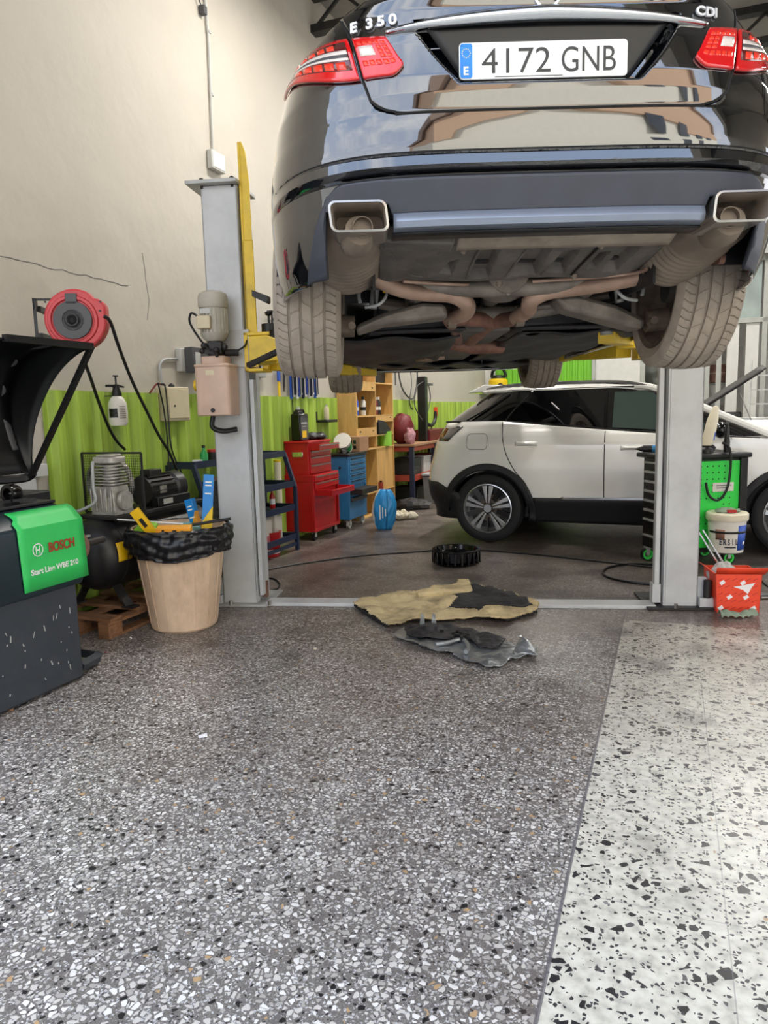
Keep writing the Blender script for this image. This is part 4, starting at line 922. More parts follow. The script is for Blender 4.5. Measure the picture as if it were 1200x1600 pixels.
for sx in (1, -1):
    for yc in (0, FW):                                # wheel-arch cladding: a half ring
        m = MB()
        def fa(a, b):
            th = -.18+(PI+.36)*a; r = .385+.075*b; y = yc+r*math.cos(th); z = .30+r*math.sin(th)*1.02; return Vector((sx*(sb_.side(y, max(.3, z))+.014-.02*(b < .1)), y, max(.2, z)))
        m.grid(fa, 44, 4); m.build('arch_cladding', 'cladding', suv, solid=.02)
        m = MB(); m.grid(lambda a, b: Vector((sx*(.56+.34*b), yc+.395*math.cos(PI*a), .30+.395*math.sin(PI*a))), 24, 2); m.build('wheel_housing', 'black', suv, solid=.004)
        m = MB(); m.prism([(yc+.40*math.cos(PI*k/20), .28+.40*math.sin(PI*k/20)) for k in range(21)], sx*.54, sx*.55, 'yz'); m.build('inner_wing', 'black', suv)
    sp_side('sill_cladding', 'cladding', .44, FW-.44, .21, lambda y: .445+.012*y, .012, sx)
    sp_side('chrome_strip', 'chrome', .70, FW-.55, lambda y: .432+.012*y, lambda y: .455+.012*y, .024, sx, solid=.004)
    sp_side('panel_gap', 'gap_black', 1.075, 1.083, .45, 1.06, .001, sx, 1, 20, .002)
    m = MB(); m.tube([Vector((sx*(sb_.side(y, z)+.001), y, z)) for y, z in ((.13, 1.155), (.15, 1.0), (.19, .85), (.27, .70), (.37, .58), (.42, .45))], .004, n=6); m.build('door_gap', 'gap_black', suv)
    m = MB(); m.tube([Vector((sx*(sb_.side(y, z)+.001), y, z)) for y, z in ((2.10, 1.0), (2.12, .8), (2.16, .62), (2.17, .47))], .004, n=6); m.build('door_gap', 'gap_black', suv)
    for (s_, z_) in ((.375, .955), (1.32, .915)):
        m = MB(); m.grid(lambda a, b: Vector((sx*(sb_.side(s_, z_)+.002+.03*math.sin(PI*a)**.6*math.sin(PI*b)), s_-.105+.21*a, z_-.022+.044*b-.01*(a-.5)**2)), 14, 6); m.build('door_handle', 'suv_white', suv, solid=.004)
        m = MB(); m.grid(lambda a, b: Vector((sx*(sb_.side(s_, z_)+.001), s_+.045*math.cos(2*PI*a)*b*1.2, z_+.028*math.sin(2*PI*a)*b)), 16, 2); m.build('handle_cup', 'gap_black' if False else 'suv_white', suv)
m = MB(); P = rrect(-.10, .975, .20, .15, .04, 6); m.tube([Vector((sb_.side(y, z)+.0005, y, z)) for y, z in P+[P[0]]], .0025, n=5, sub=1); m.build('fuel_flap_gap', 'grey_plastic', suv)
# rear bumper cladding and tail lamp
m = MB()
def rb(a, b):
    u = a*2-1; th = u*.335; z = .22+b*(.36-.10*max(0, (abs(u)-.75)/.25)); p = sb_.pt(th, max(.3, z)); return p+Vector((.012*(1 if u > 0 else -1)*abs(u), -.014, z-p.z))
m.grid(rb, 60, 6); m.build('rear_bumper', 'cladding', suv, solid=.02)
for sx in (1, -1):
    m = MB()
    def tl(a, b):
        y = -.56+.27*a*(1-.0*b)-.05*(1-b)*a*2+.0; z = .985+.135*b; y = -.545+(.14+.14*b)*a; return Vector((sx*(sb_.side(y, z)+.012), y, z))
    m.grid(tl, 14, 6); m.build('tail_lamp', 'glass_dark', suv, solid=.01)
# cabin: glass band, white roof and rails, pillars
def gx_(z): return .815-.21*(z-1.0)/.45
def gy0(z): return -.54+.46*max(0, min(1, (z-1.12)/.30))
def gl_pt(y, z, out=0.0, sx=1): return Vector((sx*(gx_(z)+out), y, z))
m = MB()
def cab(a, b):
    z0_ = 1.0; z = 1.0+.46*b; yr = -.56+.50*max(0, (z-1.12)/.34)**1.05; yf = 2.42-1.02*b; c = (yr+yf)/2; h = (yf-yr)/2; th = 2*PI*a; n = 7.0
    return Vector((gx_(z)*math.copysign(abs(math.sin(th))**(2/n), math.sin(th)), c-h*math.copysign(abs(math.cos(th))**(2/n), math.cos(th)), z))
m.grid(cab, 120, 10); m.build('window_band', 'glass_dark', suv, ang=60)
m = MB(); m.grid(lambda a, b: Vector(((a*2-1)*(.60+.01*math.sin(PI*b)), -.12+1.60*b, 1.452+.055*(1-(a*2-1)**4)*math.sin(PI*min(1, .15+b*.75))-.05*max(0, b-.75)*2)), 24, 24); m.build('roof', 'suv_white', suv, solid=.02)
m = MB(); m.prism([(-.30, 1.44), (-.12, 1.52), (.1, 1.51), (.05, 1.45)], -.56, .56, 'yz'); m.build('roof_spoiler', 'suv_white', suv, bevel=.01)
for sx in (1, -1):
    m = MB(); m.tube([gl_pt(-.08, 1.475, .02, sx), gl_pt(.2, 1.50, .03, sx), gl_pt(.8, 1.505, .03, sx), gl_pt(1.2, 1.49, .03, sx), gl_pt(1.42, 1.455, .02, sx)], .016, n=8, rs=[.008, .018, .018, .018, .008]); m.build('roof_rail', 'chrome', suv)
    m = MB(); m.tube([gl_pt(.14, 1.16, .004, sx), gl_pt(.20, 1.25, .004, sx), gl_pt(.34, 1.40, .004, sx)], .006, n=6); m.build('window_frame', 'alloy_dark', suv)
    m = MB(); m.tube([gl_pt(-.26, 1.165, .004, sx), gl_pt(-.02, 1.30, .004, sx), gl_pt(.16, 1.42, .004, sx)], .010, n=6); m.build('window_frame', 'black', suv)
    m = MB(); m.tube([gl_pt(1.07, 1.08, .006, sx), gl_pt(1.06, 1.42, .012, sx)], .02, n=4, sub=1); m.build('centre_pillar', 'black_gloss', suv)
    m = MB(); m.prism([(1.13, 1.09), (2.0, 1.035), (1.72, 1.25), (1.42, 1.405), (1.13, 1.41)], 0, .004, 'yz'); o = m.build('front_side_window', 'glass_green', suv); o.location = (sx*.782, 0, 0)
    me = o.data
    for v in me.vertices: v.co.x = sx*(gx_(v.co.z)-.782+.006)+v.co.x
    m = MB(); m.tube([gl_pt(2.42, 1.00, .01, sx), gl_pt(2.0, 1.19, .01, sx), gl_pt(1.5, 1.42, .0, sx), gl_pt(1.3, 1.46, 0, sx)], .030, n=8); m.build('windscreen_pillar', 'suv_white', suv)
    m = MB(); m.tube([gl_pt(2.32, .985, .012, sx), gl_pt(1.3, 1.06, .012, sx), gl_pt(.2, 1.155, .012, sx), gl_pt(-.45, 1.165, .012, sx)], .009, n=6); m.build('waist_seal', 'black', suv)
    m = MB(); m.sph((sx*.98, 2.02, 1.06), .10, (1.0, .6, .7), 18); mr_ = m.build('door_mirror', 'black_gloss', suv)
    m = MB(); m.bb((sx*.84, 2.0, 1.02), (sx*.93, 2.05, 1.04)); m.build('mirror_arm', 'black', mr_)
# bonnet lifted, with its inner frame; engine bay dark
m = MB(); m.grid(lambda a, b: Vector(((a*2-1)*(.72-.1*b), 2.42+.72*b, .99+.02*math.sin(PI*a)-.05*b)), 12, 10); m.build('bonnet', 'suv_white', suv, solid=.02)
m = MB(); m.bb((-.7, 2.0, .28), (.7, 3.1, .6)); m.bb((-.72, -.4, .24), (.72, 2.3, .34)); m.build('underfloor', 'black', suv)
m = MB(); m.bb((-.55, .5, .55), (-.1, 1.0, 1.15)); m.bb((.1, 1.2, .55), (.55, 1.4, 1.2)); m.build('seats', 'dark_red', suv, bevel=.06)
# wheels
swp = [None]
def suv_wheel(x, y, rz):
    if swp[0] is None:
        w_ = tyre('wheel', 'suv_tyre', suv, .335, .22, .232, (0, 0, 0), 3, 50, .004)
        m = MB(); m.lathe([(.232, -.10), (.24, -.104), (.215, -.08), (.20, -.05), (.20, .03), (.222, .085), (.238, .104), (.229, .106), (.216, .085), (.19, .05), (.19, -.05), (.21, -.09)], ax='x', n=48, close=True); m.build('rim', 'alloy', w_)
        m = MB(); m.lathe([(0, .03), (.20, .03), (.20, .02), (0, .02)], ax='x', n=32); m.build('rim_well', 'black', w_)
        m = MB(); m.lathe([(0, .036), (.13, .036), (.13, .045), (0, .045)], ax='x', n=32); m.build('brake_disc', 'brake', w_)
        for k in range(5):
            a0 = R_(18+72*k)
            for d in (-.17, .17):
                m = MB(); c_, s_ = math.cos, math.sin
                pts = [(.045, a0+d*1.2), (.226, a0+d*1.25), (.226, a0+d*.35), (.045, a0+d*.4)]
                m.prism([(r*c_(a), r*s_(a)) for r, a in ((.05, a0+d*2.2), (.228, a0+d*1.5), (.228, a0+d*.28), (.05, a0+d*.3))], .066, .090, 'yz'); m.build('spoke', 'alloy', w_, bevel=.004)
            m = MB(); m.bar((.07, .09*math.cos(a0+.63), .09*math.sin(a0+.63)), (.085, .226*math.cos(a0+.63), .226*math.sin(a0+.63)), .012, .05); m.build('spoke_web', 'alloy_dark', w_)
        m = MB(); m.cyl((.05, 0, 0), (.097, 0, 0), .038, n=20); m.build('hub_cap', 'alloy', w_)
        for k in range(5):
            a = R_(54+72*k); m = MB(); m.cyl((.06, .055*math.cos(a), .055*math.sin(a)), (.09, .055*math.cos(a), .055*math.sin(a)), .009, n=6); m.build('wheel_nut', 'dark_metal', w_)
        swp[0] = w_; o = w_
    else:
        o = swp[0].copy(); C.objects.link(o); o.parent = suv
        for ch in swp[0].children: c_ = ch.copy(); C.objects.link(c_); c_.parent = o
    o.location = (x, y, .335); o.rotation_euler = (0, 0, rz)
suv_wheel(.79, 0, 0); suv_wheel(-.79, 0, PI); suv_wheel(.79, FW, 0); suv_wheel(-.79, FW, PI)

# a second car beyond it with its bonnet propped up (dark underside of the bonnet and white wing visible)
HA = R_(-112); HO = Vector((2.35, 10.35, 0))
hb = thing('open_bonnet_car', 'white car parked behind the SUV with its dark-lined bonnet propped open, at the right edge', 'car', HO, HA)
hbt = [(.22, -.7, .78, 3.2), (.5, -.76, .86, 3.3), (.95, -.7, .84, 3.2), (1.08, -.6, .78, 3.1)]
hB = Body(hbt, 3.6, 3, .5, .7)
hB.shell('body', 'suv_white', hb, lambda x, y: max(.22, arch(y, 0, .36, .28), arch(y, 2.5, .36, .28)), lambda x, y: 1.07, nu=100, nv=10)
cabin(hb, -.55, -.1, 1.1, 1.75, .76, .56, 1.06, 1.40, 'glass_dark', 'suv_white')
m = MB(); m.bb((-.6, 1.75, .3), (.6, 2.95, .80)); m.box((0, 2.3, .83), (.6, .5, .1)); m.cyl((.3, 2.0, .8), (.3, 2.0, .93), .06); m.build('engine', 'dark_metal', hb, bevel=.02)
m = MB(); m.grid(lambda a, b: Vector(((a*2-1)*(.68-.06*b), 1.75+.86*b, .1+1.02+.56*b+.05*math.sin(PI*a))), 14, 12); bn = m.build('bonnet', 'dark_metal', hb, solid=.02)
m = MB(); m.grid(lambda a, b: Vector(((a*2-1)*(.64-.06*b), 1.79+.80*b, .1+.995+.54*b+.05*math.sin(PI*a))), 14, 12); m.build('bonnet_lining', 'dark_metal', bn, solid=.03)
m = MB(); m.cyl((.6, 2.55, .9), (.55, 2.35, 1.38), .007); m.build('prop_rod', 'steel', hb)
for sx in (1, -1):
    for y in (0, 2.5): tyre('wheel', 'suv_tyre', hb, .31, .2, .2, (sx*.74, y, .31), 2, 30, .003)

# ================================================================ LEFT WALL FITTINGS
def WP(px, py, off=0.0): s, z = WL(px, py, off); return Vector((off, s, z))      # garage-frame point at a distance from the wall
def GF(p): return loc(p, BO, BA)                                              # world -> garage frame
# hose reel swung out from the wall
rp = at(118, 502, 4.3); reel = thing('hose_reel', 'red air hose reel with grey hub hung high on the wall, left side', 'hose reel', rp, R_(8))
def reelprof(k, r): a = 2*PI*k/48; return (r*math.cos(a), r*math.sin(a))
m = MB(); pts = []
for k in range(48):
    a = 2*PI*k/48; r = .168+.012*math.cos(a-.4); x_, z_ = r*math.cos(a), r*math.sin(a)
    if -.1 < a < .95 or a > 6.1: x_, z_ = min(.178, x_*1.10), min(.118, z_*1.0) if a > .5 else z_
    pts.append((x_, z_))
m.prism(pts, -.05, .05, 'xz'); body_ = m.build('reel_case', 'reel_red', reel, bevel=.012)
m = MB(); m.lathe([(.118, -.062), (.132, -.060), (.138, -.050), (.138, -.045), (.11, -.045)], ax='y', n=48, close=True); m.build('raised_ring', 'reel_red', body_)
m = MB(); m.cyl((0, -.066, 0), (0, -.045, 0), .105, n=44); m.box((0, -.058, .115), (.062, .016, .06)); m.lathe([(.05, -.066), (.055, -.074), (.060, -.066)], ax='y', n=36); hub = m.build('hub_cover', 'grey_plastic', reel, bevel=.003)
m = MB(); m.cyl((0, -.080, 0), (0, -.064, 0), .035, n=28); m.lathe([(.012, -.080), (.02, -.086), (.028, -.080)], ax='y', n=24); m.build('hub_cap', 'alloy_dark', hub)
m = MB(); m.bb((-.215, -.03, .06), (-.205, .03, .125)); m.bb((-.215, -.03, -.10), (-.20, -.018, .125)); m.bb((-.215, -.02, .115), (-.12, .0, .125)); m.bb((-.215, .03, .06), (-.19, .52, .09)); m.bb((-.215, .03, -.09), (-.19, .52, -.06)); m.build('wall_bracket', 'black', reel)
for (x, z) in ((-.14, .10), (.155, .10), (.15, .05)):
    m = MB(); m.cyl((x, -.056, z), (x, -.05, z), .006, n=8); m.build('screw', 'dark_metal', reel)
m = MB(); m.tube([loc(q, rp, R_(8)) for q in (at(162, 494, 4.27), at(172, 502, 4.3), at(185, 540, 4.4), at(205, 592, 4.6), at(228, 640, 4.8), at(248, 680, 5.0), at(265, 708, 5.2), at(279, 742, 5.4))], .010, n=8); m.build('hose', 'black', reel)
m = MB(); m.tube([loc(q, rp, R_(8)) for q in (at(131, 562, 4.3), at(142, 592, 4.4), at(155, 630, 4.6), at(170, 668, 4.8), at(183, 690, 4.9), at(195, 702, 5.0))], .010, n=8); m.build('hose', 'black', reel)
# pressure sprayer hung on the lime sheet
s_, z_ = WL(186, 665, .14); t = wthing('pump_sprayer', 'small white pump spray bottle with black trigger head hanging on the lime sheet', 'spray bottle', .14, s_, z_)
m = MB(); m.lathe([(0, 0), (.052, .0), (.062, .02), (.064, .09), (.060, .15), (.045, .185), (.028, .20), (.028, .215), (0, .215)], n=24); bt = m.build('bottle', 'pump_white', t)
m = MB(); m.lathe([(.032, .20), (.034, .215), (.024, .25), (.022, .275), (.012, .28), (.0, .28)], n=18); m.box((.0, -.03, .268), (.025, .12, .016)); m.bar((0, .02, .27), (0, .07, .262), .02, .01); m.cyl((0, 0, .275), (0, 0, .335), .006); m.bb((-.005, -.022, .33), (.005, .022, .34)); m.build('pump_head', 'black', t)
m = MB(); m.grid(lambda a, b: Vector((.0655*math.cos(-1.9+1.0*a), .0655*math.sin(-1.9+1.0*a), .055+.06*b)), 8, 1); m.build('label_patch', 'black', bt)
m = MB()
for k in range(7): m.grid(lambda a, b: Vector((.066*math.cos(-.7+.7*a), .066*math.sin(-.7+.7*a), .05+.013*k+.004*b)), 6, 1)
m.build('print_lines', 'grey_plastic', bt)
m = MB(); m.bb((-.14, -.02, .20), (-.03, .02, .205)); m.bb((-.03, -.035, .2), (-.025, .035, .205)); m.build('hanging_hook', 'dark_metal', t)
# isolator box with conduit, cream box with cables
s_, z_ = WL(303, 563, .08); t = wthing('switch_box', 'grey windowed switch box on the wall behind the lift motor', 'electrical box', 0, s_, z_)
m = MB(); m.bb((0, -.13, -.09), (.05, .12, .09)); m.build('box_back', 'light_grey', t, bevel=.006)
m = MB(); m.bb((.05, -.08, -.10), (.13, .13, .10)); m.build('box_door', 'grey_plastic', t, bevel=.006)
m = MB(); m.bb((.130, -.05, -.07), (.133, .02, .06)); m.build('box_window', 'light_grey', t, bevel=.001)
m = MB(); P = [WP(x, y, .02)-Vector((0, s_, z_)) for x, y in ((286, 562), (270, 561), (256, 562), (250, 570), (251, 585), (255, 604))]; m.tube(P, .011, n=8); m.build('conduit', 'galv', t)
s_, z_ = WL(278, 630, .10); t = wthing('fuse_box', 'large cream metal box on the lime sheet, cables dropping beside it', 'electrical box', 0, s_, z_)
m = MB(); m.bb((.0, -.13, -.135), (.10, .15, .125)); m.build('case', 'ivory', t, bevel=.006)
m = MB(); m.bb((.10, -.115, -.115), (.106, .13, .11)); dr = m.build('cover', 'ivory', t, bevel=.003)
m = MB(); m.cyl((.106, -.05, -.02), (.112, -.05, -.02), .008); m.build('lock', 'dark_metal', dr)
m = MB(); m.sph((.05, .0, .13), .025, n=12); m.build('gland', 'black', t)
for k, pts in enumerate((((247, 598), (250, 612), (256, 640), (262, 690), (264, 735)), ((252, 600), (258, 604), (262, 640), (268, 700), (284, 740)))):
    m = MB(); m.tube([WP(x, y, .12+.02*k)-Vector((0, s_, z_)) for x, y in pts], .006, n=6); m.build('cable', 'black', t)
m = MB(); m.tube([WP(x, y, .06)-Vector((0, s_, z_)) for x, y in ((234, 614), (240, 606), (246, 600), (258, 602))], .007, n=6); m.build('cable', 'dark_red', t)
# emergency light and its conduit
s_, z_ = WL(338, 253, .03); t = wthing('emergency_light', 'slim white emergency light box hanging askew above the grey lift column', 'light', 0.0, s_, z_)
m = MB(); m.box((.03, 0, 0), (.05, .20, .15)); m.build('case', 'light_grey', t, bevel=.006)
m = MB(); m.box((.057, 0, 0), (.006, .17, .12)); m.build('diffuser', 'white', t, bevel=.004)
m = MB(); q0 = WP(333, 237, .02); q1 = WP(326, 60, .02); q2 = WP(321, 0, .02); o_ = Vector((0, s_, z_)); m.tube([q0-o_, q1-o_, q2-o_, q2-o_+Vector((0, 0, .35))], .011, n=8, sub=1); m.build('conduit', 'light_grey', t)
for (x, y) in ((326, 50), (331, 148)):
    m = MB(); q = WP(x, y, .02)-o_; m.box(q, (.03, .03, .02)); m.build('conduit_clip', 'galv', t)
m = MB(); q = WP(317, 16, .03)-o_; m.box(q, (.05, .05, .06)); m.tube([q, q+Vector((0, -.06, .08)), q+Vector((0, -.1, .2))], .006); m.build('junction_box', 'grey_plastic', t)
# small socket box behind the column
s_, z_ = WL(407, 576, .05); t = wthing('socket_box', 'grey socket box on the wall just right of the left lift column', 'electrical box', 0, s_, z_)
m = MB(); m.bb((0, -.11, -.08), (.06, .09, .07)); m.build('case', 'galv', t, bevel=.006)
m = MB(); m.bb((.06, -.04, -.02), (.065, -.01, .06)); m.build('slot', 'black', t)
# frame rack with wiper blades, snips
s_, z_ = WL(440, 515, .1); t = wthing('hanger_frame', 'black square wire frame holding hanging wiper blades on the wall', 'rack', 0, s_, z_)
m = MB()
for a, b in (((.05, -.09, .17), (.05, .45, .17)), ((.05, -.09, -.03), (.05, .45, -.03)), ((.05, -.09, -.14), (.05, -.09, .17)), ((.05, .45, -.14), (.05, .45, .17)), ((.0, -.09, .17), (.05, -.09, .17))): m.bar(a, b, .014, .014)
m.build('frame', 'black', t)
for k in range(14):
    s2, z2 = WL(457+3.1*k, 600, .08); t2 = wthing('wiper_pack', 'narrow blue or white wiper pack hanging in the row under the wire frame', 'wiper blade', .06, s2, z2-.15+(.02*(k % 3)), 'wiper blades hanging on the wall')
    m = MB(); m.bb((-.01, -.010, 0), (.012, .010, .52)); m.build('card', ('blue_label', 'light_grey', 'navy', 'paper')[k % 4], t2)
    m = MB(); m.bb((.012, -.004, .02), (.018, .004, .50)); m.build('blade', 'black', t2)
s2, z2 = WL(438, 575, .06); t = wthing('folding_rule', 'yellow folding rule with blue end hanging on the wall', 'ruler', .03, s2, z2-.33)
m = MB(); m.bb((0, -.018, 0), (.012, .018, .22)); m.build('blades', 'yellow', t); m = MB(); m.bb((-.003, -.02, .2), (.015, .02, .33)); m.build('sleeve', 'blue_label', t)
s2, z2 = WL(446, 580, .06); t = wthing('snips', 'dark metal snips hanging beside the yellow rule', 'snips', .03, s2, z2-.2)
m = MB(); m.prism([(0, 0), (.02, .1), (.03, .2), (.0, .22), (-.01, .1)], 0, .01, 'yz'); m.build('jaw', 'dark_metal', t); m = MB(); m.bar((.005, 0, .2), (.005, .03, .3), .012, .012); m.bar((.005, 0, .2), (.005, -.03, .3), .012, .012); m.build('grips', 'black', t)
# can bracket on the lime sheet by the wooden shelf
s2, z2 = WL(513, 660, .12); t = wthing('bracket_tray', 'small black bracket tray on the lime sheet above the red chest', 'shelf', 0, s2, z2)
m = MB(); m.bb((.0, -.12, 0), (.02, .05, .12)); m.bb((.0, -.12, 0), (.16, .16, .03)); m.build('tray', 'black', t, bevel=.004)
t = wthing('aerosol_can', 'pale aerosol can standing in the black bracket tray', 'can', .09, s2+.02, z2+.03)
m = MB(); m.lathe([(0, 0), (.028, 0), (.030, .01), (.030, .12), (.022, .14), (0, .145)], n=16); m.build('can', 'ivory', t); m = MB(); m.cyl((0, 0, .14), (0, 0, .165), .014); m.build('cap', 'light_grey', t)
# cables hanging at the back of the left wall
m = MB(); m.tube([WP(x, y, .05) for x, y in ((621, 560), (624, 590), (630, 610), (641, 623), (648, 618), (652, 590), (650, 565))], .012, n=6); m.tube([WP(x, y, .05) for x, y in ((617, 570), (618, 602))], .01, n=6); m.tube([WP(x, y, .06) for x, y in ((640, 565), (643, 600), (640, 628), (645, 640))], .008, n=6)
o = m.build('hanging_cables', 'grey_plastic', loc_=BO, rot=(0, 0, BA)); tag(o, 'grey cables looping down the white wall behind the wooden shelf', 'cable')

# ================================================================ COMPRESSOR ON ITS PALLET
PX0, PS0 = .06, -1.27
t = wthing('pallet', 'worn wooden pallet under the black air compressor', 'pallet', PX0, PS0, 0)
for k in range(5):
    m = MB(); m.bb((0, .02+.265*k, .10), (.56, .12+.265*k, .12)); m.build('top_board', 'pallet', t, smooth=False, bevel=.003)
for x in (0, .24, .48):
    m = MB(); m.bb((x, 0, .0), (x+.08, 1.2, .018)); m.build('bottom_board', 'pallet', t, smooth=False, bevel=.003)
    m = MB(); m.bb((x, 0, .082), (x+.08, 1.2, .10)); m.build('stringer_board', 'pallet', t, smooth=False, bevel=.003)
    for y in (0, .55, 1.08):
        m = MB(); m.bb((x, y, .018), (x+.08, y+.12, .082)); m.build('block', 'pallet', t, smooth=False, bevel=.004)
SY_ = WL(195, 885, .555)[0]+1.14-.06; AC = (.34, -1.14, .12); t = wthing('air_compressor', 'black belt-driven air compressor with finned pump head, on a wooden pallet', 'compressor', *AC)
m = MB(); R0 = .225; m.lathe([(0, -.02), (.08, -.015), (.15, .01), (.20, .05), (R0, .11), (R0, 1.05), (.20, 1.11), (.15, 1.15), (.08, 1.175), (0, 1.18)], (0, 0, .33), 'y', 48); tk = m.build('air_tank', 'tank_black', t, ang=50)
m = MB(); m.lathe([(R0+.001, .14), (R0+.004, .145), (R0+.001, .15)], (0, 0, .33), 'y', 48); m.build('weld_seam', 'tank_black', tk)
m = MB(); m.grid(lambda a, b: Vector(((R0+.002)*math.cos(R_(22-30*a)), SY_+.12*b, .33+(R0+.002)*math.sin(R_(24-30*a)))), 8, 1); m.build('warning_sticker', 'sticker_yellow', tk, solid=.001)
for y in (.15, .95):
    for sx in (-1, 1):
        m = MB(); m.bar((sx*.10, y, .16), (sx*.20, y+.0, .01), .07, .012); m.bb((sx*.17, y-.035, 0), (sx*.25, y+.035, .012)); m.build('foot', 'dark_metal', t)
m = MB(); m.bb((-.15, .12, .55), (.17, 1.05, .575)); m.bb((-.12, .2, .50), (.12, .95, .55)); m.build('deck_plate', 'dark_metal', t, bevel=.004)
# pump: crankcase, barrel fins, head
pb = MB(); pb.box((.0, .24, .665), (.19, .17, .18), taper=(.72, .85)); pb.cyl((.09, .24, .66), (.115, .24, .66), .062, n=24)
for k in range(5): pb.bb((-.085+.038*k, .146, .60), (-.078+.038*k, .158, .74))
pump = pb.build('crankcase', 'alu', t, bevel=.008); pump.location.x = .05
m = MB(); m.cyl((0, .24, .74), (0, .24, .88), .05)
for k in range(7): m.prism([(p[0], .24+p[1]) for p in rrect(0, 0, .185, .17, .04)], .765+.019*k, .772+.019*k, 'xy')
m.build('cylinder_fins', 'alu', pump)
m = MB(); m.prism([(p[0], .24+p[1]) for p in rrect(0, 0, .17, .15, .04)], .895, .935, 'xy'); m.prism([(p[0], .24+p[1]) for p in rrect(0, 0, .10, .15, .03)], .935, .95, 'xy'); m.build('cylinder_head', 'alu', pump, bevel=.008)
m = MB(); m.tube([(.02, .135, .91), (.02, .125, .88), (.02, .12, .75), (.02, .12, .66), (-.10, .06, .60), (-.22, -.06, .57), (-.28, -.14, .55)], .010, n=10); m.build('discharge_pipe', 'galv', t)
# belt guard: wire cage with flywheel
m = MB(); yb = .36
for k in range(31): m.bar((-.28+.016*k, yb, .56), (-.28+.016*k, yb, .94), .002, .002)
for k in range(25): m.bar((-.28, yb, .56+.016*k), (.20, yb, .56+.016*k), .002, .002)
for a, b in (((-.28, yb, .56), (-.28, yb, .95)), ((-.28, yb, .95), (.20, yb, .95)), ((.20, yb, .95), (.20, yb, .56)), ((-.28, yb, .56), (.2, yb, .56))): m.bar(a, b, .010, .012)
m.build('belt_guard', 'dark_metal', t)
m = MB(); m.lathe([(.165, -.02), (.18, -.02), (.18, .02), (.165, .02)], (-.10, .40, .75), 'y', 40, close=True); m.cyl((-.10, .38, .75), (-.10, .42, .75), .035)
for k in range(5): m.bar((-.10, .4, .75), (-.10+.17*math.cos(k*1.257), .4, .75+.17*math.sin(k*1.257)), .025, .012)
m.build('flywheel', 'alu', t)
m = MB(); m.cyl((.02, .55, .68), (.02, .82, .68), .095, n=28)
for k in range(18):
    a = 2*PI*k/18; m.box((.02+.10*math.cos(a), .69, .68+.10*math.sin(a)), (.016, .24, .004), (0, -a, 0))
mo2 = m.build('electric_motor', 'dark_metal', t)
m = MB(); m.lathe([(.0, .0), (.08, .0), (.108, .02), (.112, .10), (.098, .10)], (.02, .82, .68), 'y', 30); m.build('motor_cowl', 'tank_black', mo2)
m = MB(); m.bb((-.02, .60, .77), (.07, .72, .82)); m.build('terminal_box', 'dark_metal', mo2, bevel=.005); m = MB(); m.bb((.115, .63, .66), (.119, .70, .71)); m.build('rating_plate', 'alu', mo2)
# the motor also shows to the right of the pump: pressure switch block with plate
m = MB(); m.bb((.10, .55, .575), (.16, .90, .64)); m.build('pressure_switch', 'black', t, bevel=.005); m = MB(); m.bb((.161, .60, .59), (.163, .70, .625)); m.build('plate', 'light_grey', t)

# ================================================================ WHEEL BALANCER
FXB = .945; S0, S1 = -2.75, WL(132, 1060, FXB)[0]
bal = wthing('wheel_balancer', 'dark grey wheel balancer with green panel and raised black wheel guard, at the left edge', 'wheel balancer', FXB, S1, 0)
def bl(px, py, off=FXB): s, z = WL(px, py, off); return (s-S1, z)
zt_ = bl(120, 905)[1]; ztop_ = bl(112, 805)[1]
m = MB(); m.bb((-.52, S0-S1, .012), (0, 0, zt_+.02)); m.build('cabinet', 'balancer', bal, bevel=.012)
prof = [(.02, zt_-.02), (.035, zt_+.01), (.02, ztop_-.02), (-.03, ztop_+.03), (-.12, ztop_+.06), (-.50, ztop_+.06), (-.55, ztop_), (-.55, zt_), ]
m = MB(); A = [[m.bm.verts.new((x, y, z)) for x, z in prof] for y in (S0-S1, -.04, .015, .03)]
for q in range(3):
    for k in range(8): m.bm.faces.new((A[q][k], A[q][(k+1) % 8], A[q+1][(k+1) % 8], A[q+1][k]))
for v in A[3]: v.co.x = v.co.x*.93-.01; v.co.z = (v.co.z-zt_)*.93+zt_+.01
m.bm.faces.new(A[0]); m.bm.faces.new(A[3]); hd = m.build('housing', 'balancer_teal', bal, bevel=.012)
g0 = bl(18, 820)[0]; g1 = bl(122, 820)[0]
def gp(a, b):                                         # green front panel wrapping over the top edge
    y = g0+.02*math.sin(PI*b)*0+(g1-g0)*a+.02*(b > .5)*(1-a); q = [(.039, zt_+.012), (.026, ztop_-.02), (-.026, ztop_+.034), (-.10, ztop_+.066)]
    f = b*3; i = min(2, int(f)); f -= i; return Vector((q[i][0]*(1-f)+q[i+1][0]*f+.003, y, q[i][1]*(1-f)+q[i+1][1]*f+.003))
m = MB(); m.grid(gp, 10, 12, keep=lambda a, b: b < .82); pn = m.build('green_panel', 'logo_green', hd, solid=.003)
zc_ = (zt_+ztop_)/2; TRX = (R_(90), 0, R_(90)); gw_ = g1-g0
lw = text('maker_name', 'BOSCH', .062, 'logo_red', pn, (.040, g0+gw_*.40, zc_+.016), TRX, .0008, .0016, .80)
text('model_name', 'Start Line WBE 260', .036, 'white', pn, (.0435, g0+gw_*.11, zc_-.072), TRX, .0008, .001, .98)
m = MB(); cy_, cz_ = g0+gw_*.24, zc_+.038; m.lathe([(.026, 0), (.030, 0), (.030, .002), (.026, .002)], (.040, cy_, cz_), 'x', 32, close=True)
for d in (-.010, .010): m.bb((.040, cy_+d-.002, cz_-.018), (.042, cy_+d+.002, cz_+.018))
m.bb((.040, cy_-.010, cz_-.003), (.042, cy_+.010, cz_+.003)); m.build('round_mark', 'white', pn)
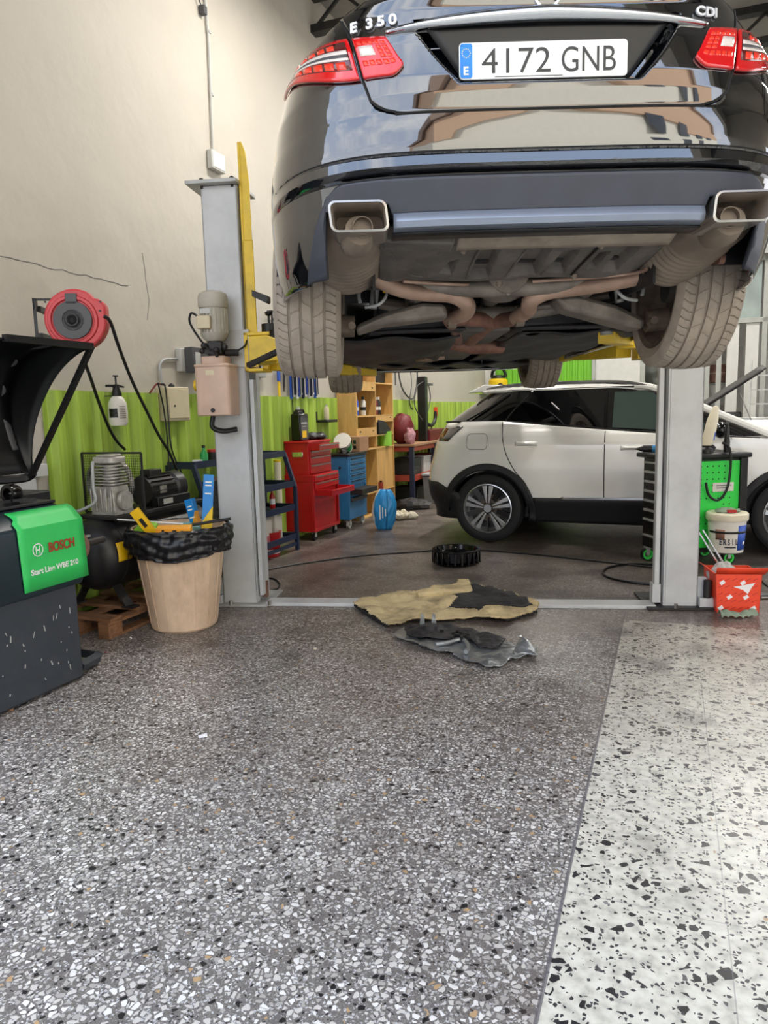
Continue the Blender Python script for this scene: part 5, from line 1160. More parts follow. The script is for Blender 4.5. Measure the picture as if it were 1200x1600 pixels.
# scuffs on the cabinet side
rs_ = random.Random(5); m = MB()
for k in range(26):
    y = rs_.uniform(-.5, -.05); z = rs_.uniform(.08, zt_-.1); m.box((.001, y, z), (.002, rs_.uniform(.002, .005), rs_.uniform(.005, .03)), (rs_.uniform(-.4, .4), 0, 0))
sc_ = m.build('scuff_marks', 'light_grey', bal); sc_['kind'] = 'stuff'
# shaft with cone, flange
sz = bl(150, 838, FXB-.2)[1]; sx_ = -.09
m = MB(); m.lathe([(.06, -.02), (.06, .02), (.085, .04), (.09, .07), (.08, .09), (.05, .095), (.02, .095)], (sx_, .03, sz), 'y', 36); fl = m.build('flange', 'rust', bal)
m = MB(); m.cyl((sx_, .08, sz), (sx_, .30, sz), .019, n=16); m.sph((sx_, .30, sz), .019, n=12); m.build('shaft', 'dark_metal', bal)
m = MB(); m.bb((-.15, .12, sz+.02), (-.13, .26, sz+.03)); m.build('gauge_arm', 'alu', bal)
# foot pedal at the base
m = MB(); m.tube([(-.34, .0, .06), (-.34, .13, .06), (-.30, .19, .05), (-.12, .19, .05), (-.06, .16, .05), (-.04, .02, .05)], .028, n=4, sub=3); m.build('brake_pedal', 'balancer', bal)
m = MB(); m.bb((-.35, .0, .0), (-.10, .18, .02)); m.build('base_foot', 'dark_metal', bal, bevel=.004)
# guard
sg_ = -1.72; ax_, az_ = WB(143, 541, sg_); bx_, bz_ = WB(52, 738, sg_)
def gl(x, z, s=sg_): return Vector((x-FXB, s-S1, z))
def arcp(t, sag):                                     # from A to B bulging up and towards the wall side
    cx = ax_+(bx_-ax_)*t; cz = az_+(bz_-az_)*t; dx, dz = bx_-ax_, bz_-az_; l = math.hypot(dx, dz); nx, nz = dz/l, -dx/l
    if nx > 0: nx, nz = -nx, -nz
    e = (1-abs(2*t-1)**2.3); return (cx+nx*sag*e, cz+nz*sag*e)
m = MB()
m.grid(lambda a, b: gl(*arcp(a, .12+.20*b), s=sg_-.03*b), 24, 4)
m.grid(lambda a, b: gl(*arcp(a, .32+.03*math.sin(PI*b)), s=sg_-.03-.52*b), 24, 10)
m.grid(lambda a, b: gl(*arcp(a, .12+.20*b), s=sg_-.55), 24, 4)
gd = m.build('wheel_guard', 'black', bal, solid=.006)
m = MB(); m.bar(gl(ax_, az_), gl(bx_, bz_), .028, .02); m.bar(gl(ax_, az_), gl(ax_, az_, sg_-.5), .028, .03); m.tube([gl(bx_, bz_), gl(bx_-.05, bz_-.03, sg_-.03), gl(bx_-.1, bz_-.02, sg_-.3)], .022, n=6); m.bar(gl(bx_-.1, bz_-.02, sg_-.3), (-.45, sg_-.3-S1, ztop_+.05), .05, .04); m.build('guard_frame', 'black', bal)
for t0 in (.25, .62):
    m = MB(); m.tube([gl(*arcp(t0, .17), s=sg_+.004), gl(*arcp(t0+.02, .25), s=sg_-.004), gl(*arcp(t0+.05, .31), s=sg_-.02)], .004, n=5); m.build('guard_rib', 'grey_plastic', gd)
m = MB(); m.grid(lambda a, b: gl(*arcp(.02+.9*a, .335+.008*math.sin(a*26)), s=sg_-.02-.05*b), 40, 2); m.build('guard_edge', 'grey_plastic', gd, solid=.01)
# tool tray on top, cup, pliers, black case at the back
m = MB(); m.bb((-.50, g0-.1, ztop_+.06), (-.10, g1-.03, ztop_+.075)); m.build('tool_tray', 'black', bal, bevel=.004)
tzz = ztop_+.075
def on_bal(name, label, cat, x, y, **k): return wthing(name, label, cat, FXB+x, S1+y, tzz, **k)
t = on_bal('cone_adapter', 'black ring-shaped cone adapter lying on the wheel balancer tray', 'cone', -.22, -.16)
m = MB(); m.lathe([(.028, 0), (.045, .0), (.048, .03), (.036, .06), (.022, .06)], (0, 0, .045), 'y', 28, close=True); m.build('ring', 'black_gloss', t); m = MB(); m.box((0, .02, .004), (.05, .05, .008)); m.build('rest', 'black', t)
t = on_bal('pliers', 'pair of dark weight pliers lying on the wheel balancer tray', 'pliers', -.16, -.20)
m = MB(); m.bar((0, -.10, .02), (.0, .10, .015), .02, .012); m.bar((0.01, .0, .02), (.03, .12, .012), .016, .012); m.build('handle', 'black', t); m = MB(); m.sph((0, -.12, .018), .018, (1, 1.4, .7), 10); m.build('jaw', 'steel', t)
t = on_bal('hammer_pliers', 'dark tool with a red grip lying at the left end of the balancer tray', 'tool', -.28, -.38)
m = MB(); m.bar((0, -.12, .035), (.02, 0, .03), .03, .025); m.build('grip', 'red_paint', t); m = MB(); m.bar((.02, 0, .03), (.03, .12, .02), .022, .02); m.sph((.03, .13, .022), .022, n=10); m.build('head', 'dark_metal', t)
t = wthing('weight_case', 'open black case standing behind the balancer in front of the lime sheet', 'case', .30, -1.62, 0)
m = MB(); m.bb((-.20, 0, 0), (.02, .30, .89)); m.build('case', 'black', t, bevel=.01); m = MB(); m.bb((-.18, -.004, .62), (.0, 0, .85)); m.build('case_front', 'satin_black', t)

# ================================================================ BIN WITH RUBBISH
bc = G(285, 992)+Vector((-.04, .21, 0)); bn_ = thing('rubbish_bin', 'dirty beige plastic bin with a black bag over its rim, full of packaging', 'bin', bc)
m = MB(); pf = [(.0, .01), (.185, 0), (.20, .015), (.275, .60), (.285, .61), (.285, .63), (.27, .63), (.19, .03), (0, .03)]; m.lathe(pf, n=48)
for v in m.bm.verts:
    a = math.atan2(v.co.y, v.co.x); k = round(a/(2*PI/16)*1.0); d = abs(a-k*2*PI/16); f = 1-.012*max(0, 1-d/.05); v.co.x *= f; v.co.y *= f
m.build('bin_body', 'beige_bin', bn_)
for k in range(16):
    a = 2*PI*(k+.5)/16
    if math.sin(a) > .35: continue
    m = MB(); m.bar((.199*math.cos(a), .199*math.sin(a), .03), (.272*math.cos(a), .272*math.sin(a), .58), .006, .010); m.build('rib', 'beige_bin', bn_)
m = MB(); rb_ = random.Random(11); ph = [rb_.uniform(0, 6) for _ in range(8)]
def bagf(a, b):
    th = 2*PI*a; q = [(.26, .50), (.285, .56), (.292, .635), (.312, .62), (.318, .56), (.306, .50), (.292, .465)]; f = b*6; i = min(5, int(f)); f -= i
    r = q[i][0]*(1-f)+q[i+1][0]*f; z = q[i][1]*(1-f)+q[i+1][1]*f
    wr = .006*math.sin(9*th+ph[0]+b*6)+.005*math.sin(17*th+ph[1]-b*9)+.004*math.sin(31*th+ph[2]+b*14)+.006*math.sin(b*34+3*math.sin(2*th)+2*math.sin(5*th))
    z += .012*math.sin(3*th+ph[3])*(b > .5)*b; return Vector(((r+wr)*math.cos(th), (r+wr)*math.sin(th), z))
m.grid(bagf, 160, 30); m.build('bin_bag', 'bag_black', bn_, solid=.003, ang=80)
m = MB(); m.lathe([(0, .52), (.15, .53), (.25, .50), (.27, .5)], n=24); m.build('bag_filling', 'bag_black', bn_)
def rub(name, label, cat, dx, dy, z, rot): return thing(name, label, cat, bc+Vector((dx, dy, z)), rot=rot)
def wbox(t, mc, me, w_=.05, h_=.42, d_=.03, cut=.24):
    m = MB(); m.prism([(-w_/2, 0), (w_/2, 0), (w_/2, cut+.05), (-w_/2, cut-.05)], -d_/2, d_/2, 'xz'); m.build('card_sleeve', me, t, bevel=.002)
    m = MB(); m.prism([(-w_/2, cut-.05), (w_/2, cut+.05), (w_/2, h_), (-w_/2, h_)], -d_/2-.001, d_/2+.001, 'xz'); b = m.build('blue_end', mc, t, bevel=.002)
    for k, zz in enumerate((h_-.05, h_-.07, h_-.12)):
        m = MB(); m.bb((-w_*.3, -d_/2-.003, zz), (w_*.3, -d_/2-.001, zz+.008)); m.build('print', 'white', b)
t = rub('wiper_box', 'tall blue and yellow wiper box standing up in the bin', 'box', .17, -.03, .50, (R_(-6), R_(5), R_(10))); wbox(t, 'blue_box', 'yellow', .062, .44, .035, .20)
t = rub('wiper_box', 'short blue and orange box standing in the bin, left of the tall one', 'box', .12, .06, .50, (R_(0), R_(-14), R_(-20))); wbox(t, 'blue_box', 'orange_y' if 'orange_y' in MT else 'sticker_yellow', .055, .29, .04, .16)
t = rub('yellow_box', 'long yellow box sticking out of the left of the bin', 'box', -.06, -.10, .50, (R_(8), R_(-32), R_(5))); m = MB(); m.bb((-.028, -.02, 0), (.028, .02, .30)); m.build('carton', 'sticker_yellow', t, bevel=.002); m = MB(); m.bb((-.01, -.0215, .18), (.012, -.02, .24)); m.build('print', 'black', t)
t = rub('orange_carton', 'flat orange-yellow carton lying across the front of the bin', 'box', .03, -.20, .635, (R_(12), 0, R_(3))); m = MB(); m.bb((-.10, -.03, -.03), (.10, .03, .02)); m.build('carton', 'orange_y2' if 'orange_y2' in MT else 'sticker_yellow', t, bevel=.002)
m = MB(); rr_ = random.Random(4)
for k in range(9): m.sph((rr_.uniform(-.08, .02), -.0315, rr_.uniform(-.02, .01)), .006, (1.5, .2, 1), 6)
m.build('print_marks', 'black', t)
t = rub('plastic_wrapper', 'crumpled lime green and white wrapper at the left of the bin', 'wrapper', -.17, -.08, .60, (0, 0, 0)); m = MB(); m.sph((0, 0, .02), .06, (1.2, .8, .8), 18); m.jit(.010, 3); m.build('green_foil', 'lime_plastic', t, ang=10); m = MB(); m.sph((.07, -.02, .0), .04, (1.1, .7, .8), 14); m.jit(.008, 4); m.build('white_foil', 'paper', t, ang=10)
t = rub('white_rod', 'thin white rod lying across the bin rim', 'rod', -.12, -.06, .66, (0, 0, 0)); m = MB(); m.cyl((-.22, -.03, .03), (.16, .02, -.015), .005, n=8); m.build('rod', 'paper', t)
t = rub('black_tube', 'black tube lying over the right rim of the bin', 'tube', .14, -.12, .650, (0, 0, 0)); m = MB(); m.cyl((-.14, -.06, -.01), (.20, .04, .025), .009, n=10); m.build('tube', 'black', t)
t = rub('crumpled_bag', 'crumpled clear plastic bag inside the bin beside the boxes', 'bag', .04, .02, .56, (0, 0, 0)); m = MB(); m.sph((0, 0, .03), .07, (1.3, 1, .7), 18); m.jit(.011, 6); m.build('plastic', 'teal_liquid', t, ang=10)

# ================================================================ NAVY RACK AND ITS BOTTLES
RX0, RX1, RS0, RS1 = .05, .38, .12, 1.55
rk = wthing('metal_rack', 'navy steel rack behind the left lift column, loaded with bottles', 'rack', 0, RS0, 0); RL = RS1-RS0
for x in (RX0, RX1):
    for y in (0, RL):
        m = MB(); m.bb((x-.015, y-.018, 0), (x+.015, y+.018, .60)); m.bar((x, y, .60), (x-(.10 if x == RX1 else 0), y, .92), .03, .036); m.build('leg', 'navy', rk)
for z, xd in ((.12, 0), (.40, 0), (.62, 0), (.90, -.09)):
    m = MB(); m.bb((RX0, 0, z), (RX1+xd, RL, z+.008)); m.bb((RX1+xd-.006, 0, z-.01), (RX1+xd+.006, RL, z+.045)); m.bb((RX0, -.01, z-.01), (RX1+xd, 0, z+.045)); m.bb((RX0, RL, z-.01), (RX1+xd, RL+.01, z+.045)); m.build('shelf', 'navy', rk)
m = MB(); m.bb((RX1-.01, 0, .05), (RX1+.005, RL, .08)); m.build('lower_rail', 'navy', rk)
m = MB(); m.bb((RX0-.01, .0, .45), (RX0, .5, .62)); m.build('back_panel', 'dark_metal', rk)
def rack(x, y, z): return (RX0+x, RS0+y, z)
def lathe_thing(name, label, cat, p, parts, group=None):
    t = wthing(name, label, cat, p[0], p[1], p[2], group)
    for nm, mat, prof in parts:
        m = MB(); m.lathe(prof, n=20); m.build(nm, mat, t)
    return t
def jerry(label, p, mat, cap, w_=.13, d_=.09, h_=.28, liquid=None, group=None, name='jerrycan', rz=0):
    t = wthing(name, label, 'canister', p[0], p[1], p[2], group); t.rotation_euler.z += rz
    m = MB(); m.box((0, 0, h_*.40), (d_, w_, h_*.80)); m.box((0, -w_*.12, h_*.86), (d_*.8, w_*.62, h_*.14), taper=(.6, .5)); b = m.build('can_body', mat, t, bevel=.014)
    m = MB(); m.tube([(0, w_*.42, h_*.55), (0, w_*.52, h_*.72), (0, w_*.42, h_*.90), (0, w_*.10, h_*.90)], .012, n=8); m.build('handle', mat, t)
    m = MB(); m.cyl((0, -w_*.15, h_*.9), (0, -w_*.15, h_), .02, n=14); m.build('cap', cap, t)
    if liquid: m = MB(); m.box((0, 0, h_*.16), (d_+.003, w_+.003, h_*.28)); m.build('liquid', liquid, b, bevel=.012)
    return t
def tot(px, py, x):                                   # slot on the rack (garage frame y) seen at this pixel column
    return WL(px, py, x)[0]
Z4, Z3, Z2, Z1 = .908, .628, .408, .128
jerry('translucent white canister with pink fluid on the rack, nearest the column', (.27, tot(411, 815, .27), Z2-.28), 'pump_white', 'black', .15, .10, .28, 'pink_liquid')
jerry('plain white canister with a handle on the rack, right of the pink one', (.27, tot(427, 812, .27)+.02, Z2-.28), 'pump_white', 'light_grey', .13, .10, .29)
lathe_thing('red_bucket', 'red and white bucket on the floor under the navy rack', 'bucket', (.25, tot(420, 860, .25), 0), [('pail', 'red_paint', [(0, 0), (.10, 0), (.12, .22), (.125, .225), (.11, .225), (.095, .01), (0, .01)]), ('white_band', 'paper', [(.1025, .03), (.108, .03), (.112, .07), (.107, .07)])])
lathe_thing('spray_bottle', 'clear trigger spray bottle with teal label on the rack', 'bottle', (.27, tot(406, 750, .27), Z3-.20), [('bottle', 'pump_white', [(0, 0), (.035, 0), (.038, .02), (.038, .12), (.014, .17), (.014, .19), (0, .19)]), ('label_band', 'teal_liquid', [(.0385, .03), (.039, .03), (.039, .11), (.0385, .11)]), ('nozzle', 'black', [(0, .19), (.018, .19), (.02, .23), (0, .235)])])
lathe_thing('red_bottle', 'slim red bottle with a white label on the rack', 'bottle', (.27, tot(424, 750, .27), Z3-.20), [('bottle', 'red_paint', [(0, 0), (.024, 0), (.026, .02), (.026, .11), (.01, .15), (.01, .18), (0, .18)]), ('label_band', 'paper', [(.0265, .04), (.027, .04), (.027, .09), (.0265, .09)])])
lathe_thing('green_bottle', 'small green bottle standing on the left end of the rack top', 'bottle', (.2, tot(318, 700, .2), Z4+.0), [('bottle', 'green_plastic', [(0, 0), (.03, 0), (.032, .08), (.012, .11), (.012, .13), (0, .13)]), ('cap', 'black', [(0, .13), (.014, .13), (.014, .15), (0, .15)])])
lathe_thing('tape_roll', 'white tape roll on the rack top beside the green bottle', 'tape', (.2, tot(311, 706, .2)-.03, Z4), [('roll', 'paper', [(.015, 0), (.04, 0), (.04, .04), (.015, .04), (.015, 0)])])
lathe_thing('dark_jar', 'dark jar with red lid on the rack top by the lift column', 'jar', (.2, tot(332, 700, .2), Z4), [('jar', 'dark_metal', [(0, 0), (.04, 0), (.042, .09), (0, .09)]), ('lid', 'red_paint', [(0, .09), (.043, .09), (.043, .11), (0, .11)])])
lathe_thing('grey_can', 'grey tin on the rack top against the lift column', 'tin', (.2, tot(339, 700, .2)+.02, Z4), [('tin', 'galv', [(0, 0), (.04, 0), (.04, .10), (0, .10)]), ('rim', 'steel', [(.038, .10), (.042, .10), (.042, .105), (.038, .105)])])
lathe_thing('clear_flask', 'cloudy round flask on the middle of the rack, left of the column', 'flask', (.26, tot(334, 745, .26), Z3), [('flask', 'pump_white', [(0, 0), (.06, 0), (.065, .05), (.05, .10), (.02, .13), (0, .13)]), ('stopper', 'rust', [(0, .13), (.022, .13), (.022, .17), (0, .17)])])
for k in range(4):
    lathe_thing('dark_bottle', 'dark little bottle in the row on the middle rack shelf', 'bottle', (.25, .26+.13*k+.02*(k % 2), Z3), [('bottle', ('black', 'dark_metal', 'satin_black')[k % 3], [(0, 0), (.026, 0), (.028, .09), (.012, .12), (.012, .15), (0, .15)])], 'dark bottles on the middle shelf of the rack')
lathe_thing('yellow_tube', 'tall yellow-white tube standing on the rack by the lime sheet', 'tube', (.12, tot(434, 745, .12), Z2+.0), [('tube', 'cream', [(0, 0), (.035, 0), (.035, .42), (0, .42)]), ('end_cap', 'yellow', [(0, .42), (.036, .42), (.036, .44), (0, .44)])])
t = wthing('perforated_sheet', 'grey perforated metal sheet standing in front of the rack, behind the bin', 'panel', .42, .08, 0)
m = MB(); m.bb((0, 0, 0), (.012, .55, .80)); p_ = m.build('sheet', 'dark_metal', t, bevel=.003)
m = MB()
for i in range(9):
    for j in range(5): m.cyl((.0121, .05+.055*i, .74-.055*j), (.0135, .05+.055*i, .74-.055*j), .010, n=8)
m.build('holes', 'gap_black', p_)

# ================================================================ RED CHEST, BLUE TROLLEY, SHELF
rc = wthing('tool_chest', 'red two-part steel tool chest against the lime sheet, one drawer pulled out', 'tool chest', .35, 2.0, 0)
W2 = .60; D2 = .33
m = MB(); m.bb((-D2, 0, .09), (-.02, W2, .60)); m.bb((-.02, 0, .09), (0, W2, .12)); m.bb((-.02, 0, .12), (0, .02, .60)); m.bb((-.02, W2-.02, .12), (0, W2, .60)); m.bb((-D2, 0, .60), (0, W2, .67)); m.build('lower_cabinet', 'red_paint', rc, smooth=False, bevel=.004)
m = MB(); m.bb((-D2, .03, .67), (-.06, W2-.06, .99)); uc = m.build('upper_chest', 'red_paint', rc, smooth=False, bevel=.006)
m = MB(); m.bb((-D2-.003, .02, .985), (-.05, W2-.05, 1.01)); m.build('chest_lid', 'red_paint', uc, bevel=.006)
m = MB(); m.bb((-.24, .022, .85), (-.12, .03, .90)); m.build('side_handle', 'chrome', uc, bevel=.003)
for k, (z0_, z1_) in enumerate(((.68, .77), (.775, .85), (.855, .91), (.915, .975))):
    ex = .10 if k == 3 else 0.0
    m = MB(); m.bb((-.06+ex, .045, z0_), (-.045+ex, W2-.075, z1_)); 
    if ex: m.bb((-.06, .05, z0_), (-.045+ex, .06, z1_-.01)); m.bb((-.06, W2-.09, z0_), (-.045+ex, W2-.08, z1_-.01)); m.bb((-.06, .05, z0_), (-.045+ex, W2-.08, z0_+.004))
    d_ = m.build('drawer', 'red_paint', rc, smooth=False, bevel=.002)
    m = MB(); m.bb((-.045+ex, .06, z1_-.018), (-.035+ex, W2-.09, z1_-.006)); m.build('drawer_pull', 'steel', d_)
for k, (z0_, z1_, ex) in enumerate(((.60, .66, .0), (.53, .59, .0), (.46, .52, .18))):
    m = MB(); m.bb((ex, .02, z0_), (ex+.012, W2-.02, z1_))
    if ex: m.bb((0, .03, z0_), (ex, .04, z1_)); m.bb((0, W2-.04, z0_), (ex, W2-.03, z1_)); m.bb((0, .03, z0_), (ex, W2-.03, z0_+.004))
    d_ = m.build('drawer', 'red_paint', rc, smooth=False, bevel=.002)
    m = MB(); m.bb((ex+.012, .04, z1_-.016), (ex+.02, W2-.04, z1_-.004)); m.build('drawer_pull', 'red_paint' if ex else 'steel', d_)
for x in (-.28, -.04):
    for y in (.06, W2-.06):
        m = MB(); m.lathe([(.018, -.012), (.038, -.012), (.038, .012), (.018, .012)], (x, y, .038), 'x', 18, close=True); w_ = m.build('caster', 'dark_metal', rc); m = MB(); m.bb((x-.018, y-.02, .035), (x-.014, y+.02, .09)); m.bb((x+.014, y-.02, .035), (x+.018, y+.02, .09)); m.bb((x-.018, y-.02, .085), (x+.018, y+.02, .09)); m.build('fork', 'galv', w_)
t = wthing('ratchet_box', 'black case lying inside the open bottom of the red chest', 'case', .29, 2.25, .12)
bpy.data.objects.remove(t)
# things on the red chest
def onch(name, label, cat, x, y, z=1.012, **k): return wthing(name, label, cat, .35+x, 2.0+y, z, **k)
t = jerry('black motor oil canister with handle standing on the red tool chest', (.35-.20, 2.0+.14, 1.012), 'black_gloss', 'light_grey', .19, .11, .34, rz=R_(0), name='oil_canister')
m = MB(); m.bb((.056, -.06, .03), (.058, .03, .10)); m.build('label_patch', 'yellow', t); m = MB(); m.bb((.056, -.075, .17), (.058, .045, .185)); m.bb((.056, -.06, .14), (.058, .02, .145)); m.build('print', 'light_grey', t)
for k, (x, y, mt_) in enumerate(((-.18, .36, 'black'), (-.13, .46, 'satin_black'), (-.22, .47, 'dark_metal'))):
    t = onch('cloth_heap', ('black rag heap on the middle of the red chest', 'black glove on the front right of the red chest', 'dark rag at the back right of the red chest')[k], 'rag', x, y, group=None); m = MB(); m.sph((0, 0, .03), .06, (1, 1.5, .7), 16); m.jit(.008, k); m.build('cloth', mt_, t)
t = onch('aerial_rod', 'thin black rod leaning on the wall above the red chest', 'rod', -.30, .22); m = MB(); m.cyl((0, 0, 0), (-.02, .0, .46), .008, .003); m.build('rod', 'black', t)
# blue trolley
bt_ = wthing('tool_trolley', 'blue tool trolley on casters between the red chest and wooden shelf', 'tool trolley', .38, 2.80, 0); W3 = .50; D3 = .30
m = MB(); m.bb((-D3, 0, .10), (-.012, W3, .80)); m.bb((-.012, 0, .10), (0, W3, .42)); m.bb((-.012, 0, .42), (0, .03, .80)); m.bb((-.012, W3-.03, .42), (0, W3, .80)); m.build('cabinet', 'tool_blue', bt_, smooth=False, bevel=.004)
m = MB(); m.bb((-D3-.01, -.01, .80), (.015, W3+.01, .835)); m.build('worktop', 'black', bt_, bevel=.008)
for k in range(5):
    z0_ = .79-.062*(k+1); m = MB(); m.bb((-.012, .035, z0_), (.004, W3-.035, z0_+.055)); d_ = m.build('drawer', 'tool_blue', bt_, smooth=False, bevel=.002); m = MB(); m.bb((.004, .06, z0_+.038), (.014, W3-.06, z0_+.048)); m.build('drawer_pull', 'dark_metal', d_)
m = MB(); m.bb((-.01, .03, .38), (.15, W3-.03, .44)); m.build('open_drawer', 'dark_metal', bt_, bevel=.003); m = MB(); m.bb((0.0, .03, .30), (.03, W3-.03, .34)); m.build('lower_drawer', 'grey_plastic', bt_, bevel=.003)
m = MB(); m.cyl((-.1, -.002, .68), (-.1, -.005, .68), .012, n=12); m.build('side_lock', 'black', bt_)
for x in (-.25, -.04):
    for y in (.06, W3-.06):
        m = MB(); m.lathe([(.02, -.014), (.045, -.014), (.045, .014), (.02, .014)], (x, y, .045), 'x', 20, close=True); w_ = m.build('caster', 'light_grey', bt_); m = MB(); m.bb((x-.02, y-.02, .04), (x-.016, y+.02, .10)); m.bb((x+.016, y-.02, .04), (x+.02, y+.02, .10)); m.bb((x-.02, y-.02, .095), (x+.02, y+.02, .1)); m.build('fork', 'galv', w_)
t = wthing('paint_tub', 'white and green plastic tub tipped over on the blue trolley', 'tub', .26, 2.98, .92); t.rotation_euler = (R_(55), R_(12), BA)
m = MB(); m.lathe([(0, -.08), (.075, -.08), (.09, .08), (.0, .08)], n=24); tb_ = m.build('tub', 'pump_white', t); m = MB(); m.lathe([(0, .08), (.098, .08), (.098, .10), (0, .10)], n=24); m.build('tub_lid', 'pump_white', t); m = MB(); m.lathe([(.0785, -.05), (.08, -.05), (.087, .04), (.0855, .04)], n=24); m.build('label_band', 'green_plastic', tb_)
t = wthing('cardboard_box', 'brown cardboard box lying on the blue trolley', 'box', .22, 3.16, .835); m = MB(); m.bb((-.12, -.02, 0), (.16, .25, .17)); b_ = m.build('carton', 'cardboard', t, bevel=.003)
m = MB()
for i in range(2):
    for j in range(2): m.prism([(.03+.05*i, .03+.06*j), (.065+.05*i, .03+.06*j), (.065+.05*i, .07+.06*j), (.03+.05*i, .07+.06*j)], -.0215, -.0205, 'xz')
m.build('print', 'black', b_)
t = wthing('tool_heap', 'heap of small dark tools at the front of the blue trolley top', 'tools', .30, 2.87, .835); m = MB(); m.sph((0, 0, .02), .05, (1, 1, .6), 12); m.jit(.012, 9); m.build('tools', 'dark_metal', t, ang=10)
# wooden cubby shelf
ws = wthing('cubby_shelf', 'tall pale plywood cubby shelf beyond the blue trolley', 'shelf', .26, 3.36, 0); SW = 1.22; SD = .25; SH = 1.96
def panel(nm, a, b): m = MB(); m.bb(a, b); return m.build(nm, 'plywood', ws, smooth=False, bevel=.002)
for y in (0, .60, SW-.018): panel('side_panel', (-SD, y, 0), (0, y+.018, SH if y > .1 else 1.62))
for z in (.0, .28, .82, .98, 1.22, 1.62, SH-.018): panel('shelf_board', (-SD, .018, z), (0, SW-.018, z+.018))
panel('back_panel', (-SD, .018, 0), (-SD+.006, SW-.018, SH)); panel('fascia', (-.012, .018, .99), (0, .60, 1.09)); panel('fascia', (-.012, .018, 1.53), (0, .60, 1.63)); panel('fascia', (-.012, .618, 1.15), (0, SW-.018, 1.24)); panel('door_panel', (-.03, .62, .30), (-.012, SW-.03, .82)); panel('side_cladding', (-SD, -.012, .70), (.0, 0, 1.50))
for (y, z) in ((.5, 1.57), (1.1, 1.2), (.1, 1.05), (.5, 1.05), (1.12, 1.58), (.45, 1.2)):
    m = MB(); m.box((.003, y, z), (.006, .03, .012)); m.build('shelf_clip', 'black', ws)
def onsh(name, label, cat, y, z, x=-.08, group=None): return wthing(name, label, cat, .26+x, 3.36+y, z, group)
t = onsh('monitor', 'black screen leaning in the top cubby of the plywood shelf', 'screen', .64, 1.64, -.02); m = MB(); m.prism(rrect(.27, .15, .50, .29, .03), -.10, -.06, 'yz'); m.build('screen', 'black', t, bevel=.004)
m = MB(); m.box((-.08, .27, .008), (.1, .2, .016)); m.build('stand', 'black', t)
for k, (y, lb, m1, m2) in enumerate(((.12, 'blue carton of spray in the left cubby of the plywood shelf', 'blue_label', 'pump_white'), (.34, 'white and black spray can in the left cubby of the plywood shelf', 'pump_white', 'black'), (.74, 'dark spray can in the right cubby, nearer one of the pair', 'dark_red', 'pump_white'), (.84, 'dark spray can in the right cubby, further one of the pair', 'dark_metal', 'pump_white'))):
    t = onsh('spray_can', lb, 'can', y, 1.24, -.06)
    m = MB(); m.lathe([(0, 0), (.03, 0), (.033, .01), (.033, .16), (.02, .185), (0, .19)], n=16); m.build('can', m1, t); m = MB(); m.cyl((0, 0, .19), (0, 0, .225), .018); m.build('cap', m2, t)
    m = MB(); m.lathe([(.0335, .06), (.034, .06), (.034, .10), (.0335, .10)], n=16); m.build('label_band', m2, t)
t = onsh('lime_can', 'lime green paint tin on the right of the plywood shelf', 'tin', .98, .84, -.03); m = MB(); m.lathe([(0, 0), (.085, 0), (.085, .17), (0, .17)], n=24); m.build('tin', 'lime_plastic', t); m = MB(); m.lathe([(0, .17), (.088, .17), (.088, .185), (0, .185)], n=24); m.build('lid', 'lime_plastic', t)
t = onsh('folded_mat', 'black folded mat in the right cubby above the lime tin', 'mat', .85, 1.0, -.1); m = MB(); m.prism([(-.2, 0), (.2, 0), (.2, .06), (.0, .16), (-.2, .18)], -.08, .12, 'yz'); m.build('mat', 'black', t, bevel=.01)
t = onsh('red_cylinder', 'small red cylinder on the floor of the lower cubby', 'cylinder', .66, .30, .02); m = MB(); m.cyl((0, 0, 0), (0, 0, .10), .03); m.build('body', 'bench_orange', t); m = MB(); m.cyl((0, 0, .1), (0, 0, .12), .018); m.build('cap', 'black', t)
# blue and white sack, rag heap
t = thing('salt_sack', 'shiny blue and white plastic sack leaning on the floor before the blue trolley', 'sack', G(600, 827), R_(-12))
def sack(a, b):
    th = 2*PI*a; z = .44*b; w_ = .135*(math.sin(PI*(.12+.80*b)))**.55; d_ = .085*(math.sin(PI*(.06+.90*b)))**.6; wr = .004*math.sin(7*th+9*b)+.003*math.sin(13*th-21*b)
    return Vector(((w_+wr)*math.cos(th)+.02*b, (d_+wr)*math.sin(th), z))
m = MB(); m.grid(sack, 60, 30, keep=lambda a, b: not (.42 < a < .80)); m.build('sack', 'sack_blue', t, solid=.003, ang=60); o_ = t.children[-1]
m = MB(); m.grid(sack, 60, 30, keep=lambda a, b: .42 < a < .80 and a < .60 ); m.build('white_side', 'pump_white', t, solid=.003, ang=60)
m = MB(); m.grid(sack, 60, 30, keep=lambda a, b: .60 < a < .81); m.build('blue_front', 'sack_blue', t, solid=.003, ang=60)
for k in range(3):
    m = MB(); m.box((-.02+.03*k, -.092, .20), (.012, .003, .16-.04*k)); m.build('print', 'white', t)
t = thing('paper_heap', 'heap of crumpled yellow-brown paper on the floor right of the sack', 'rubbish', G(628, 812)); m = MB(); r_ = random.Random(8)
for k in range(16): m.sph((r_.uniform(-.14, .14), r_.uniform(-.08, .12), .04+r_.uniform(0, .05)), r_.uniform(.03, .055), (1.2, 1, .8), 8)
m.jit(.012, 3); o = m.build('crumpled_paper', 'cream', t, ang=5); o['kind'] = 'stuff'
t = thing('dark_rag_heap', 'dark grey rag heap on the floor under the workbench front', 'rag', G(645, 795)); m = MB(); m.sph((0, 0, .05), .17, (1.4, 1, .5), 16); m.jit(.02, 5); m.build('rag', 'dark_metal', t, ang=10)

